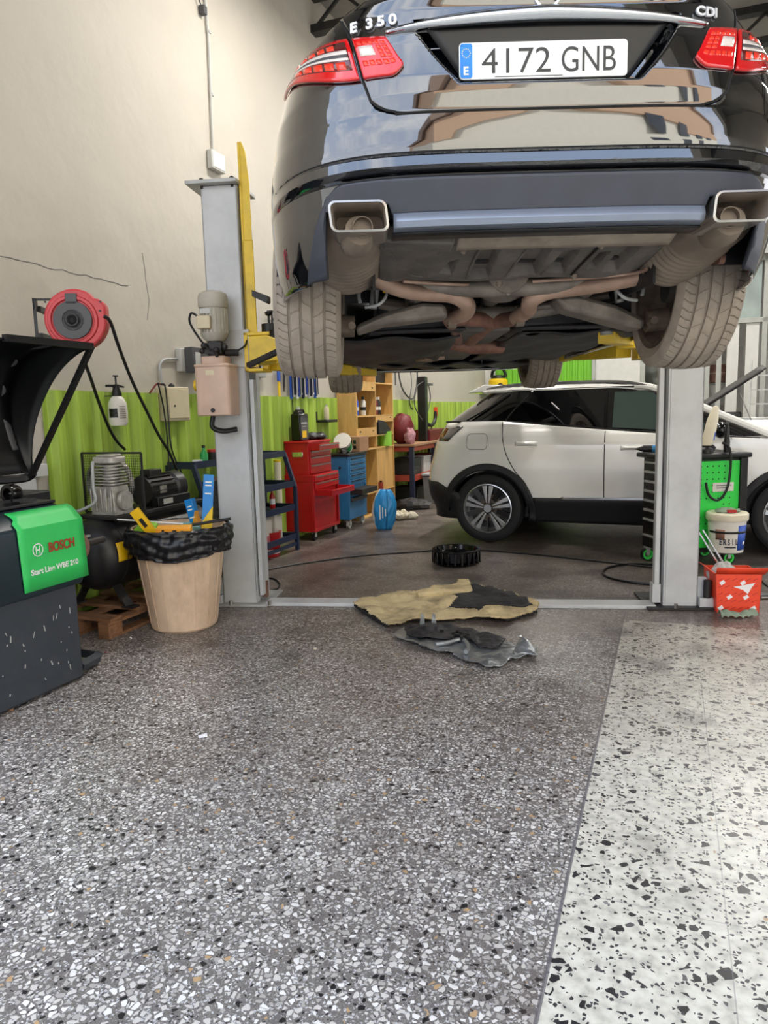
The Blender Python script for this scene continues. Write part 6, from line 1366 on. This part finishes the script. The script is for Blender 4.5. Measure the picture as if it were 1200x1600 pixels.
# ================================================================ WORKBENCH AT THE BACK LEFT
wb_ = wthing('workbench', 'orange and blue steel workbench at the back left, piled with parts', 'workbench', .03, 4.72, 0); BD = .42; BL = 2.0
for x in (.03, BD):
    for y in (.02, 1.0, BL): m = MB(); m.bb((x-.03, y-.025, 0), (x+.03, y+.025, .80)); m.build('leg', 'navy', wb_)
for z in (.74, .34): m = MB(); m.bb((0, 0, z), (BD+.02, BL, z+.07)); m.build('beam_shelf', 'bench_orange', wb_)
m = MB(); m.bb((-.01, -.02, .81), (BD+.05, BL, .835)); m.build('worktop', 'cardboard', wb_)
m = MB(); m.bb((.0, 0.0, .835), (.03, .04, 1.55)); m.build('upright', 'navy', wb_)
def onb(name, label, cat, x, y, z=.835, group=None): return wthing(name, label, cat, .03+x, 4.72+y, z, group)
t = onb('red_bag', 'dark red cloth bag piled on the near end of the workbench', 'bag', .22, .22); m = MB(); m.sph((0, 0, .20), .17, (.9, 1.1, 1.25), 18); m.jit(.018, 2); m.build('bag', 'dark_red', t, ang=60)
t = onb('spotted_cloth', 'pink and white cloth bundle in front of the red bag', 'cloth', .36, .12); m = MB(); m.sph((0, 0, .10), .09, (.8, 1.1, 1.2), 16); m.jit(.014, 3); m.build('cloth', 'pink_cloth' if 'pink_cloth' in MT else 'pink_liquid', t, ang=60)
t = onb('red_toolbox', 'dark red metal toolbox on the far part of the workbench', 'toolbox', .25, 1.35); m = MB(); m.bb((-.14, -.4, 0), (.14, .4, .16)); m.build('box', 'dark_red', t, bevel=.01); m = MB(); m.tube([(0, -.1, .16), (0, -.1, .20), (0, .1, .20), (0, .1, .16)], .01); m.build('handle', 'black', t)
t = onb('drill_stand', 'tall black machine column with side arms standing on the workbench', 'machine', .30, .90); m = MB(); m.bb((-.06, -.06, 0), (.06, .06, .92)); c_ = m.build('column', 'satin_black', t, bevel=.006)
m = MB(); m.bb((-.05, .06, .80), (.05, .35, .83)); m.build('top_arm', 'grey_plastic', c_); m = MB(); m.tube([(0, .05, .28), (.02, .3, .22), (.02, .5, .28), (.02, .55, .42)], .028, n=8); m.build('lower_arm', 'black', c_); m = MB(); m.box((.02, .56, .42), (.05, .05, .13)); m.build('end_grip', 'orange', c_)
m = MB(); m.tube([(.03, -.05, .85), (0, -.3, .75), (0, -.35, .5), (.02, -.08, .3)], .008); m.tube([(.03, .2, .8), (.02, .3, .6), (.02, .05, .3)], .008); m.build('cable', 'grey_plastic', c_)
for k, (y, z, mt_) in enumerate(((.3, .41, 'dark_metal'), (.75, .41, 'light_grey'), (1.3, .41, 'dark_red'), (.45, .0, 'dark_metal'), (1.4, .0, 'black'))):
    t = onb('parts_box', ('dark parts box on the lower shelf, near end', 'pale parts box in the middle of the lower bench shelf', 'dark red parts box at the far end of the lower shelf', 'dark crate on the floor under the bench', 'black crate on the floor under the far end of the bench')[k], 'box', .22, y, z); m = MB(); m.bb((-.16, -.16, 0), (.18, .18, .22)); m.build('box', mt_, t, bevel=.006); m = MB(); m.bb((-.165, -.165, .2), (.185, .185, .225)); m.build('rim', mt_, t)
t = wthing('grey_tub', 'grey plastic bin standing on the floor by the workbench leg', 'bin', .62, 5.15, 0); m = MB(); m.box((0, 0, .19), (.20, .24, .38), taper=(1.15, 1.15)); m.build('tub', 'grey_concrete', t, bevel=.01); m = MB(); m.box((0, 0, .40), (.26, .30, .03)); m.build('lid', 'galv', t, bevel=.006)
# vacuum cleaner on a wall shelf
vx, vz = WB(757, 612, SB-.3); vx += .14; vx = max(vx, .34); t = thing('wall_shelf', 'white shelf on the back wall holding a yellow vacuum cleaner', 'shelf', bw(vx, SB, vz), BA); m = MB(); m.bb((-.55, -.55, -.03), (.45, 0, 0)); m.build('board', 'white', t); 
for x in (-.45, .35): m = MB(); m.bar((x, -.01, -.3), (x, -.45, -.03), .02, .02); m.bar((x, -.01, -.32), (x, -.01, 0), .02, .02); m.build('bracket', 'dark_metal', t)
t = thing('vacuum_cleaner', 'yellow drum vacuum cleaner with coiled black hose on the back wall shelf', 'vacuum cleaner', bw(vx, SB-.3, vz), BA); t.scale = (.88, .88, .88)
m = MB(); m.lathe([(0, 0), (.20, 0), (.22, .04), (.22, .24), (.18, .29), (0, .30)], n=28); m.build('drum', 'yellow', t); m = MB(); m.lathe([(0, .29), (.17, .29), (.15, .36), (0, .38)], n=24); m.build('motor_head', 'black', t); m = MB(); m.tube([(-.15, 0, .33), (-.1, -.05, .48), (.08, -.05, .54), (.16, 0, .42), (.17, 0, .32)], .035, n=10); m.tube([(.0, -.24, .04), (.10, -.26, .15), (.2, -.24, .05), (.12, -.26, -.0+.03), (.02, -.25, .06)], .03, n=8); m.build('hose', 'black', t)

# ================================================================ FLOOR ITEMS IN THE BAY
pc_ = G(713, 880); t = thing('drain_pan', 'black round ribbed oil drain pan on the bay floor', 'pan', pc_)
m = MB(); m.lathe([(0, .02), (.17, .02), (.185, .035), (.195, .115), (.205, .12), (.205, .128), (.18, .128), (.165, .09), (.06, .075), (.05, .10), (0, .10)], n=56); m.lathe([(0, .0), (.175, 0), (.19, .02), (.0, .02)], n=40); dp = m.build('pan', 'black_gloss', t)
for k in range(22):
    a = 2*PI*k/22; m = MB(); m.box((.199*math.cos(a), .199*math.sin(a), .066), (.014, .018, .10), (0, 0, a)); m.build('rib', 'black_gloss', dp, bevel=.003)
m = MB(); m.box((0, .06, .12), (.07, .05, .02)); m.build('spout', 'black_gloss', dp, bevel=.006)
def sheet_poly(px_pts, z0=0): return [(lambda g: (g.x, g.y))(G(x, y)) for x, y in px_pts]
def inpoly2(x, y, P):
    c = False; j = len(P)-1
    for i in range(len(P)):
        if (P[i][1] > y) != (P[j][1] > y) and x < (P[j][0]-P[i][0])*(y-P[i][1])/(P[j][1]-P[i][1])+P[i][0]: c = not c
        j = i
    return c
def flat(name, mat, parent, P, hf, step=.012, solid=.01):
    xs = [p[0] for p in P]; ys = [p[1] for p in P]; nu = int((max(xs)-min(xs))/step)+1; nv = int((max(ys)-min(ys))/step)+1; x0_, y0_ = min(xs), min(ys); dx = (max(xs)-x0_)/nu; dy = (max(ys)-y0_)/nv
    m = MB(); m.grid(lambda a, b: Vector((x0_+a*nu*dx, y0_+b*nv*dy, hf(x0_+a*nu*dx, y0_+b*nv*dy))), nu, nv, keep=lambda a, b: inpoly2(x0_+a*nu*dx, y0_+b*nv*dy, P))
    vs = [v for v in m.bm.verts if not v.link_faces]; bmesh.ops.delete(m.bm, geom=vs, context='VERTS'); return m.build(name, mat, parent, solid=solid, ang=80, off=1)
from mathutils import noise as NZ
def nh(x, y, s, a, o=0): return a*NZ.noise(Vector((x*s+o, y*s, o)))
FP = sheet_poly([(552, 948), (566, 944), (600, 938), (640, 932), (668, 927), (678, 921), (700, 922), (712, 918), (716, 912), (732, 912), (738, 920), (770, 925), (800, 933), (822, 945), (842, 950), (838, 960), (826, 965), (812, 968), (790, 976), (745, 972), (700, 974), (650, 978), (606, 984), (580, 968)])
t = thing('foam_liner', 'large tan foam underlay panel, oil-blackened at one end, on the floor', 'foam panel', (0, 0, 0))
hf = lambda x, y: .022+abs(nh(x, y, 5, .04))+nh(x, y, 18, .007)+.03*math.exp(-((x-.42)**2+(y-4.75)**2)/.01)
flat('foam', 'foam_yellow', t, FP, hf)
FB = sheet_poly([(736, 922), (770, 926), (800, 934), (822, 946), (832, 954), (815, 960), (790, 957), (765, 958), (748, 965), (735, 958), (712, 962), (700, 958), (716, 947), (706, 938), (738, 932)])
flat('oily_area', 'foam_black', t, FB, lambda x, y: hf(x, y)+.010, solid=.004)
m = MB(); P = [Vector((x, y, hf(x, y)+.012)) for x, y in sheet_poly([(652, 941), (690, 936), (724, 933)])]; m.tube(P, .035, n=10, rs=[.02, .035, .025]); m.build('rolled_fold', 'foam_yellow', t)
for p_ in ([(555, 950), (581, 969), (606, 983)], [(790, 974), (812, 967), (838, 960)]):
    m = MB(); m.tube([Vector((x, y, hf(x, y)*.4+.008)) for x, y in sheet_poly(p_)], .010, n=6); m.build('dirty_edge', 'foam_black', t)
SPt = sheet_poly([(612, 998), (622, 990), (650, 984), (690, 982), (716, 986), (735, 992), (760, 1000), (795, 1010), (812, 1014), (838, 1016), (836, 1030), (800, 1034), (785, 1046), (760, 1048), (735, 1040), (700, 1026), (668, 1018), (640, 1008)])
t = thing('engine_shield', 'buckled black and silver engine undershield lying nearest on the floor', 'shield', (0, 0, 0))
h2_ = lambda x, y: .018+abs(nh(x, y, 6, .035, 3))+nh(x, y, 25, .006, 5)
flat('foil_sheet', 'foil', t, SPt, h2_, .010, .004)
SB_ = sheet_poly([(632, 990), (660, 985), (700, 984), (716, 988), (735, 994), (790, 1010), (776, 1022), (750, 1022), (735, 1010), (700, 1008), (660, 1008), (636, 1002)])
flat('black_liner', 'under_dark', t, SB_, lambda x, y: h2_(x, y)+.012+abs(nh(x, y, 40, .006, 9)), .008, .006)
for (a, b) in (((660, 986), (658, 965)), ((678, 986), (681, 962))):
    g = G(*a); m = MB(); m.prism([(g.x-.018, 0.02), (g.x+.018, 0.02), (g.x+.010, .10), (g.x-.006, .11)], g.y, g.y+.006, 'xz'); m.build('bent_tab', 'foil', t)
m = MB(); g = G(822, 1032); m.grid(lambda a, b: Vector((g.x-.05+.10*a+.01*math.sin(9*b), g.y+.02*math.sin(4*a)+.08*b, .03+.06*math.sin(PI*a)*b)), 16, 10); m.build('curled_end', 'foil', t, solid=.003)
m = MB(); m.tube([Vector((x, y, h2_(x, y)+.016)) for x, y in sheet_poly([(680, 1018), (700, 1013), (722, 1010), (732, 1020), (728, 1030)])], .012, n=8); m.build('rolled_lip', 'foil', t)
m = MB(); r_ = random.Random(2)
for k in range(14): g = G(706+r_.uniform(-18, 28), 1003+r_.uniform(-6, 8)); m.cyl((g.x, g.y, h2_(g.x, g.y)+.012), (g.x, g.y, h2_(g.x, g.y)+.034), .010, n=6)
m.build('knobs', 'black', t)
g = G(317, 1151); t = thing('paper_scrap', 'small white paper scrap lying on the dark terrazzo', 'paper', g, R_(20)); m = MB(); m.grid(lambda a, b: Vector((-.018+.036*a, -.012+.026*b, .002+.006*a*b)), 4, 4); m.build('paper', 'paper', t, solid=.0006)
for k, (x, y, mt_, lb) in enumerate(((205, 998, 'paper', 'white paper bit on the floor between pallet and bin'), (168, 1020, 'pink_liquid', 'pinkish scrap on the floor by the balancer pedal'), (493, 1014, 'cream', 'cream scrap on the floor left of the undershield'), (812, 995, 'paper', 'tiny white scrap on the floor right of the undershield'))):
    g = G(x, y); t = thing('floor_scrap', lb, 'scrap', g, R_(40*k)); m = MB(); m.grid(lambda a, b: Vector((-.014+.028*a, -.008+.016*b, .003+.008*math.sin(6*a))), 4, 3); m.build('scrap', mt_, t, solid=.0008)
g = G(8, 1106); t = thing('orange_stub', 'short orange-brown stub on the floor at the left edge', 'stub', g+Vector((.02, -.04, .0)), 0); m = MB(); m.cyl((-.08, 0, .012), (.035, .0, .012), .010); m.build('stub', 'cardboard', t)
# black air hoses on the floor
def hose(label, pts, r=.008, name='floor_hose'):
    m = MB(); m.tube([G(x, y)+Vector((0, 0, r)) for x, y in pts], r, n=6); o = m.build(name, 'black', None); tag(o, label, 'hose'); return o
hose('long thin black hose crossing the bay floor behind the drain pan', [(410, 893), (470, 882), (560, 870), (640, 864), (700, 860), (770, 862), (860, 870), (950, 880), (1022, 888)], .007)
hose('black hose loop on the floor by the left column foot', [(406, 906), (425, 905), (436, 912), (434, 921), (418, 924), (404, 922)], .007)
hose('black hose loop on the floor left of the right column', [(1022, 884), (985, 883), (952, 888), (942, 897), (955, 905), (990, 912), (1022, 915)], .009)
hose('black cable on the pale floor right of the orange box', [(1188, 905), (1196, 915), (1210, 922)], .006)

# ================================================================ TROLLEY BEHIND THE RIGHT COLUMN
TZ = R_(10); TO = at(1047, 850, 5.65); TO.z = 0; tt = thing('drawer_trolley', 'black tool trolley with bright green perforated side, behind the right column', 'tool trolley', TO, TZ)
TW, TD, TH = .63, .42, .90
m = MB(); m.bb((0, 0, .12), (TW, TD, .86)); m.build('cabinet', 'satin_black', tt, smooth=False, bevel=.006)
m = MB(); m.bb((-.05, -.04, .86), (TW+.03, TD+.04, TH)); m.build('worktop', 'black', tt, bevel=.012)
for k in range(8):
    z0_ = .77-.078*k; 
    if k == 7: z0_ = .17
    m = MB(); m.bb((-.012, .04, z0_), (0, TD-.04, z0_+.068)); d_ = m.build('drawer', 'satin_black', tt, bevel=.002); m = MB(); m.bb((-.028, .05, z0_+.046), (-.012, TD-.05, z0_+.062)); m.build('drawer_pull', 'galv', d_)
m = MB(); m.bb((.05, -.012, .16), (TW-.06, 0, .84)); pg_ = m.build('perforated_panel', 'peg_green', tt, bevel=.003)
m = MB()
for i in range(9):
    for j in range(13):
        if not (4 < j < 7 and 2 < i < 7): m.cyl((.09+.05*i, -.014, .20+.05*j), (.09+.05*i, -.012, .20+.05*j), .006, n=6)
m.build('holes', 'gap_black', pg_)
m = MB(); m.bb((.34, -.016, .60), (.52, -.0125, .67)); lp_ = m.build('label_plate', 'pump_white', pg_); m = MB(); m.bb((.37, -.018, .625), (.46, -.016, .632)); m.bb((.37, -.018, .645), (.50, -.016, .65)); m.build('print', 'grey_plastic', lp_)
m = MB(); m.bb((TW-.06, -.03, .12), (TW, 0, .86)); m.build('corner_post', 'black', tt, bevel=.004); m = MB(); m.bb((-.01, -.02, .5), (.01, .0, .80)); m.build('orange_strip', 'orange', tt)
for x in (.05, TW-.06):
    for y in (.05, TD-.05):
        m = MB(); m.lathe([(.03, -.016), (.055, -.016), (.055, .016), (.03, .016)], (x-.03, y, .055), 'y', 24, close=True); w_ = m.build('caster', 'black', tt); m = MB(); m.lathe([(.028, -.018), (.044, -.018), (.044, .018), (.028, .018)], (x-.03, y, .055), 'y', 20, close=True); m.build('hub', 'peg_green', w_); m = MB(); m.bb((x-.05, y-.02, .10), (x, y+.02, .12)); m.bb((x-.045, y-.022, .05), (x-.015, y-.018, .11)); m.build('fork', 'galv', w_)
def ont(name, label, cat, x, y, z=TH, rz=0): p = Vector((x*math.cos(TZ)-y*math.sin(TZ), x*math.sin(TZ)+y*math.cos(TZ), z))+TO; return thing(name, label, cat, p, TZ+rz)
t = ont('cordless_drill', 'black and blue drill lying on the trolley top, chuck to the left', 'drill', -.0, TD-.06, TH, R_(-25)); m = MB(); m.cyl((-.04, 0, .03), (.12, 0, .03), .028, n=18); m.bar((.09, 0, .03), (.11, -.1, .02), .035, .03); m.build('body', 'black', t); m = MB(); m.cyl((.03, 0, .03), (.09, 0, .03), .0295, n=18); m.build('blue_band', 'tool_blue', t); m = MB(); m.lathe([(.004, -.10), (.008, -.085), (.014, -.07), (.022, -.05), (.022, -.035)], (0, 0, .03), 'x', 16); m.build('chuck', 'dark_metal', t)
t = ont('inspection_lamp', 'long white and blue inspection lamp standing on the green trolley', 'lamp', .32, .05, TH); m = MB(); m.lathe([(0, .06), (.035, .06), (.045, .10), (.042, .25), (.028, .34), (.018, .36), (0, .365)], n=20); b_ = m.build('body', 'cream', t)
for v in b_.data.vertices: v.co.x += (v.co.z-.06)*.22
m = MB(); m.grid(lambda a, b: Vector(((.046-.03*b*b)*math.cos(-1.2+1.3*a)+.22*(.04+.22*b), (.046-.03*b*b)*math.sin(-1.2+1.3*a), .10+.22*b)), 8, 8); m.build('blue_edge', 'blue_label', b_); m = MB(); m.lathe([(0, 0), (.05, 0), (.05, .03), (.02, .06), (0, .06)], n=20); m.build('foot', 'black', t)
t = ont('black_bottle', 'slim dark bottle standing at the right of the trolley top', 'bottle', .50, .06); m = MB(); m.lathe([(0, 0), (.022, 0), (.024, .08), (.016, .16), (.010, .22), (0, .22)], n=16); m.build('bottle', 'black', t); m = MB(); m.cyl((0, 0, .22), (0, 0, .24), .008); m.build('cap', 'grey_plastic', t)
for k, (x, y, mt_, lb) in enumerate(((.28, .08, 'dark_metal', 'dark clutter of fittings beside the inspection lamp'), (.38, .10, 'black', 'black cable tangle on the right of the trolley top'), (.10, .22, 'light_grey', 'grey connector block at the left of the inspection lamp'))):
    t = ont('small_part', lb, 'part', x, y); m = MB(); m.sph((0, 0, .03), .04, (1.2, 1, .8), 10); m.jit(.008, k+20); m.build('part', mt_, t, ang=10)
m = MB(); m.tube([(.42, .0, TH+.08), (.45, -.05, TH+.03), (.455, -.06, .78), (.43, -.06, .62), (.36, -.06, .54), (.28, -.06, .58), (.25, -.06, .68)], .010, n=8); m.build('hanging_cable', 'black', tt)
# white paint bucket strapped to the trolley's side
BKp = at(1134, 860, 5.56); BKr = .14
t = thing('paint_bucket', 'white and blue product bucket with lid strapped against the green trolley', 'bucket', BKp, 0)
m = MB(); m.lathe([(0, 0), (BKr*.86, 0), (BKr*.98, .24), (0, .24)], n=36); bk = m.build('pail', 'pump_white', t); m = MB(); m.lathe([(0, .24), (BKr*1.04, .24), (BKr*1.08, .25), (BKr*1.08, .29), (BKr*1.02, .30), (0, .295)], n=36); m.build('bucket_lid', 'cream', t)
def bandf(a0, a1, z0_, z1_, e): return lambda a, b: Vector(((BKr*(.86+.12*(z0_+(z1_-z0_)*b)/.24)+e)*math.sin(R_(a0+(a1-a0)*a)), -(BKr*(.86+.12*(z0_+(z1_-z0_)*b)/.24)+e)*math.cos(R_(a0+(a1-a0)*a)), z0_+(z1_-z0_)*b))
m = MB(); m.grid(bandf(12, 80, .02, .21, .001), 12, 2); m.build('blue_panel', 'blue_label', bk, solid=.0005); m = MB(); m.grid(bandf(-60, -30, .10, .18, .001), 6, 2); m.build('brown_picture', 'rust', bk, solid=.0005)
m = MB(); m.grid(bandf(-85, 85, .150, .166, .004), 30, 2); m.build('strap', 'black', bk, solid=.002)
for i, ch in enumerate('ERSIL'):
    a = R_(-42+12.5*i); text('lettering', ch, .062, 'navy', bk, ((BKr*.93+.002)*math.sin(a), -(BKr*.93+.002)*math.cos(a), .065), (R_(86), 0, a), .0006, .0012, .62, 'CENTER')
for i, ch in enumerate('REVESTIM'): pass
m = MB(); m.grid(bandf(-30, 8, .040, .050, .0015), 8, 1); m.build('small_print', 'navy', bk, solid=.0005); m = MB(); m.grid(bandf(38, 50, .06, .085, .0022), 3, 1); m.build('white_mark', 'paper', bk, solid=.0005)
t = thing('lid_rag', 'grey-green rag and red part lying on the bucket lid', 'rag', BKp+Vector((.0, 0, .297)), 0); m = MB(); m.sph((.0, 0, .012), .08, (1.2, .8, .25), 16); m.jit(.010, 12); m.build('rag', 'rag_green', t, ang=60); m = MB(); m.box((0, -.07, .018), (.06, .03, .02)); m.build('red_part', 'red_paint', t)
# strap bracket that carries the bucket
m = MB(); bl_ = loc(BKp, TO, TZ); m.bb((bl_.x-.10, bl_.y-.06, bl_.z-.02), (bl_.x+.10, -.0, bl_.z-.004)); m.build('bucket_bracket', 'dark_metal', tt, bevel=.003)
# orange box with tools, rag in front
OB = G(1119, 957); OBv = G(1186, 958)-OB; oz = math.atan2(OBv.y, OBv.x); ow = OBv.length; t = thing('orange_box', 'bright orange-red cardboard box with open flaps by the right column foot', 'box', OB, oz)
oh = .245; od = .26
m = MB(); m.bb((0, 0, 0), (ow, .004, oh)); m.bb((0, 0, 0), (.004, od, oh)); m.bb((ow-.004, 0, 0), (ow, od, oh)); m.bb((0, od-.004, 0), (ow, od, oh)); m.bb((0, 0, 0), (ow, od, .004)); bx = m.build('carton', 'orange_box', t, smooth=False)
for v in bx.data.vertices:
    v.co.x += (v.co.z/oh)*(-.012 if v.co.x < ow/2 else .01)
m = MB(); m.grid(lambda a, b: Vector((-.012+(ow+.035)*a+.02*b*(a > .5), -.03*b, oh+.045*b)), 2, 2); m.build('front_flap', 'orange_box', t, solid=.003); m = MB(); m.grid(lambda a, b: Vector((-.01-.03*b, od*a, oh+.02*b)), 2, 2); m.build('side_flap', 'orange_box', t, solid=.003)
for (i, j) in ((.12, .19), (.60, .19), (.30, .10), (.68, .10), (.10, .03), (.86, .03)): m = MB(); m.box((ow*i, -.0008, j), (.03, .0012, .022), (0, R_(-35), 0)); m.build('pale_print', 'paper', bx)
m = MB(); m.prism([(ow*.38, .165), (ow*.52, .17), (ow*.88, .19), (ow*.80, .16), (ow*.72, .12), (ow*.60, .145)], -.002, -.0006, 'xz'); m.build('pale_print', 'paper', bx)
for i in range(6):
    for j in range(5): m = MB(); m.box((ow*(.08+.16*i), -.0005, .03+.045*j), (.032, .0008, .003), (0, R_(-28), 0)); m.build('dark_print', 'red_paint', bx)
m = MB(); m.bb((-.004, .06, .06), (-.002, .11, .11)); m.build('side_label', 'light_grey', bx)
for k, (a, b) in enumerate((((1090, 828), (1128, 890)), ((1098, 828), (1132, 882)))):
    p = at(*a, 4.66); q = at(*b, 4.60); t2 = thing('long_ratchet', ('chrome bar leaning in the orange box, left one', 'chrome bar leaning in the orange box, right one')[k], 'ratchet', q); m = MB(); m.cyl((0, 0, 0), p-q, .006, n=10); m.build('bar', 'chrome', t2); m = MB(); d = (p-q).normalized(); m.cyl(-d*.09, d*.01, .014, n=12); m.build('grip', 'black', t2); m = MB(); m.sph((0, 0, .0), .018, n=10); m.build('head', 'steel', t2)
t = thing('plastic_bag', 'clear crumpled plastic inside the back of the orange box', 'bag', OB+Vector((.10, .14, .15)), 0); m = MB(); m.sph((0, 0, .05), .085, (1.1, .9, 1.0), 18); m.jit(.012, 31); m.build('plastic', 'light_grey', t, ang=8)
t = thing('dark_parts', 'dark greasy parts filling the orange box', 'parts', OB+Vector((.15, .12, .005)), 0); m = MB(); m.box((0, 0, .09), (.18, .17, .18)); m.jit(.012, 8); m.build('parts', 'dark_metal', t, bevel=.01)
g = G(1150, 964); t = thing('floor_rag', 'grey-green rag crumpled on the floor against the orange box', 'rag', g, 0); m = MB(); m.grid(lambda a, b: Vector((-.10+.22*a, -.035+.07*b+.01*math.sin(9*a), .004+.030*abs(math.sin(4*a+2*b))*math.sin(PI*b)+.012*abs(math.sin(17*a+3*b)))), 40, 14); m.build('rag', 'rag_green', t, solid=.003, ang=60)
t = thing('metal_scraps', 'small metal fittings on the floor at the right edge', 'parts', G(1192, 935), 0); m = MB(); m.box((0, 0, .015), (.06, .05, .03)); m.build('fitting', 'grey_plastic', t, bevel=.006); m = MB(); m.cyl((-.03, -.03, .01), (.04, -.02, .01), .008); m.build('pin', 'steel', t)
# office clutter seen through the glazed front
def off(px, py, s): x, z = WB(px, py, s); return bw(x, s, z), z
for k, (px, py, w_, h_, mt_, lb) in enumerate(((1119, 640, .55, .28, 'cardboard', 'lowest brown box in the stack behind the office front'), (1119, 602, .50, .40, 'light_grey', 'pale carton in the middle of the office box stack'), (1119, 570, .42, .35, 'rust', 'small brown box topping the office stack'))):
    x_, z_ = WB(px, py, SB+.9); t = wthing('office_box', lb, 'box', x_, SB+.9, max(0, z_-h_)); hh = h_; 
    if k == 0: t.location.z = 0; hh = WB(1119, 640, SB+.9)[1]-.02-.0
    m = MB(); m.bb((-w_/2, -.15, 0), (w_/2, .25, hh)); m.build('carton', mt_, t, bevel=.004); m = MB(); m.bb((-w_/2, -.155, hh*.5), (w_/2, -.15, hh*.53)); m.build('tape', 'ivory', t)
x_, z_ = WB(1115, 558, SB-.02); t = wthing('orange_notice', 'orange-brown notice on the office glazing', 'notice', x_, SB-.03, z_); m = MB(); m.bb((-.10, -.004, 0), (.10, 0, .30)); m.build('sheet', 'orange', t); m = MB(); m.bb((-.03, -.006, .08), (.03, -.004, .22)); m.build('print', 'ivory', t)
x_, z_ = WB(1140, 620, SB-.5); t = wthing('office_chair', 'black office chair standing before the glazed front', 'chair', x_, SB-.6, 0)
m = MB(); m.box((0, 0, .47), (.48, .46, .08)); m.build('seat', 'black', t, bevel=.03); m = MB(); m.box((0, .22, .85), (.44, .06, .5), (R_(-8), 0, 0)); m.build('backrest', 'black', t, bevel=.03); m = MB(); m.cyl((0, 0, .08), (0, 0, .45), .03); m.build('pillar', 'dark_metal', t)
for k in range(5):
    a = k*2*PI/5; m = MB(); m.bar((0, 0, .10), (.28*math.cos(a), .28*math.sin(a), .06), .04, .03); m.sph((.28*math.cos(a), .28*math.sin(a), .03), .03, n=10); m.build('leg', 'black', t)
for sx in (-1, 1): m = MB(); m.tube([(sx*.24, .15, .5), (sx*.27, .1, .70), (sx*.27, -.12, .70)], .018, n=8); m.build('armrest', 'black', t)
t = wthing('step_ladder', 'grey aluminium step ladder leaning near the office front at the right edge', 'ladder', WB(1189, 640, SB-.9)[0], SB-.9, 0)
for x in (-.2, .2): m = MB(); m.bar((x, 0, 0), (x*.8, .25, 2.0), .03, .07); m.build('rail', 'galv', t)
for k in range(7): m = MB(); m.bb((-.2+.005*k, .03*k+.01, .25*k+.22), (.2-.005*k, .03*k+.07, .25*k+.245)); m.build('rung', 'galv', t)
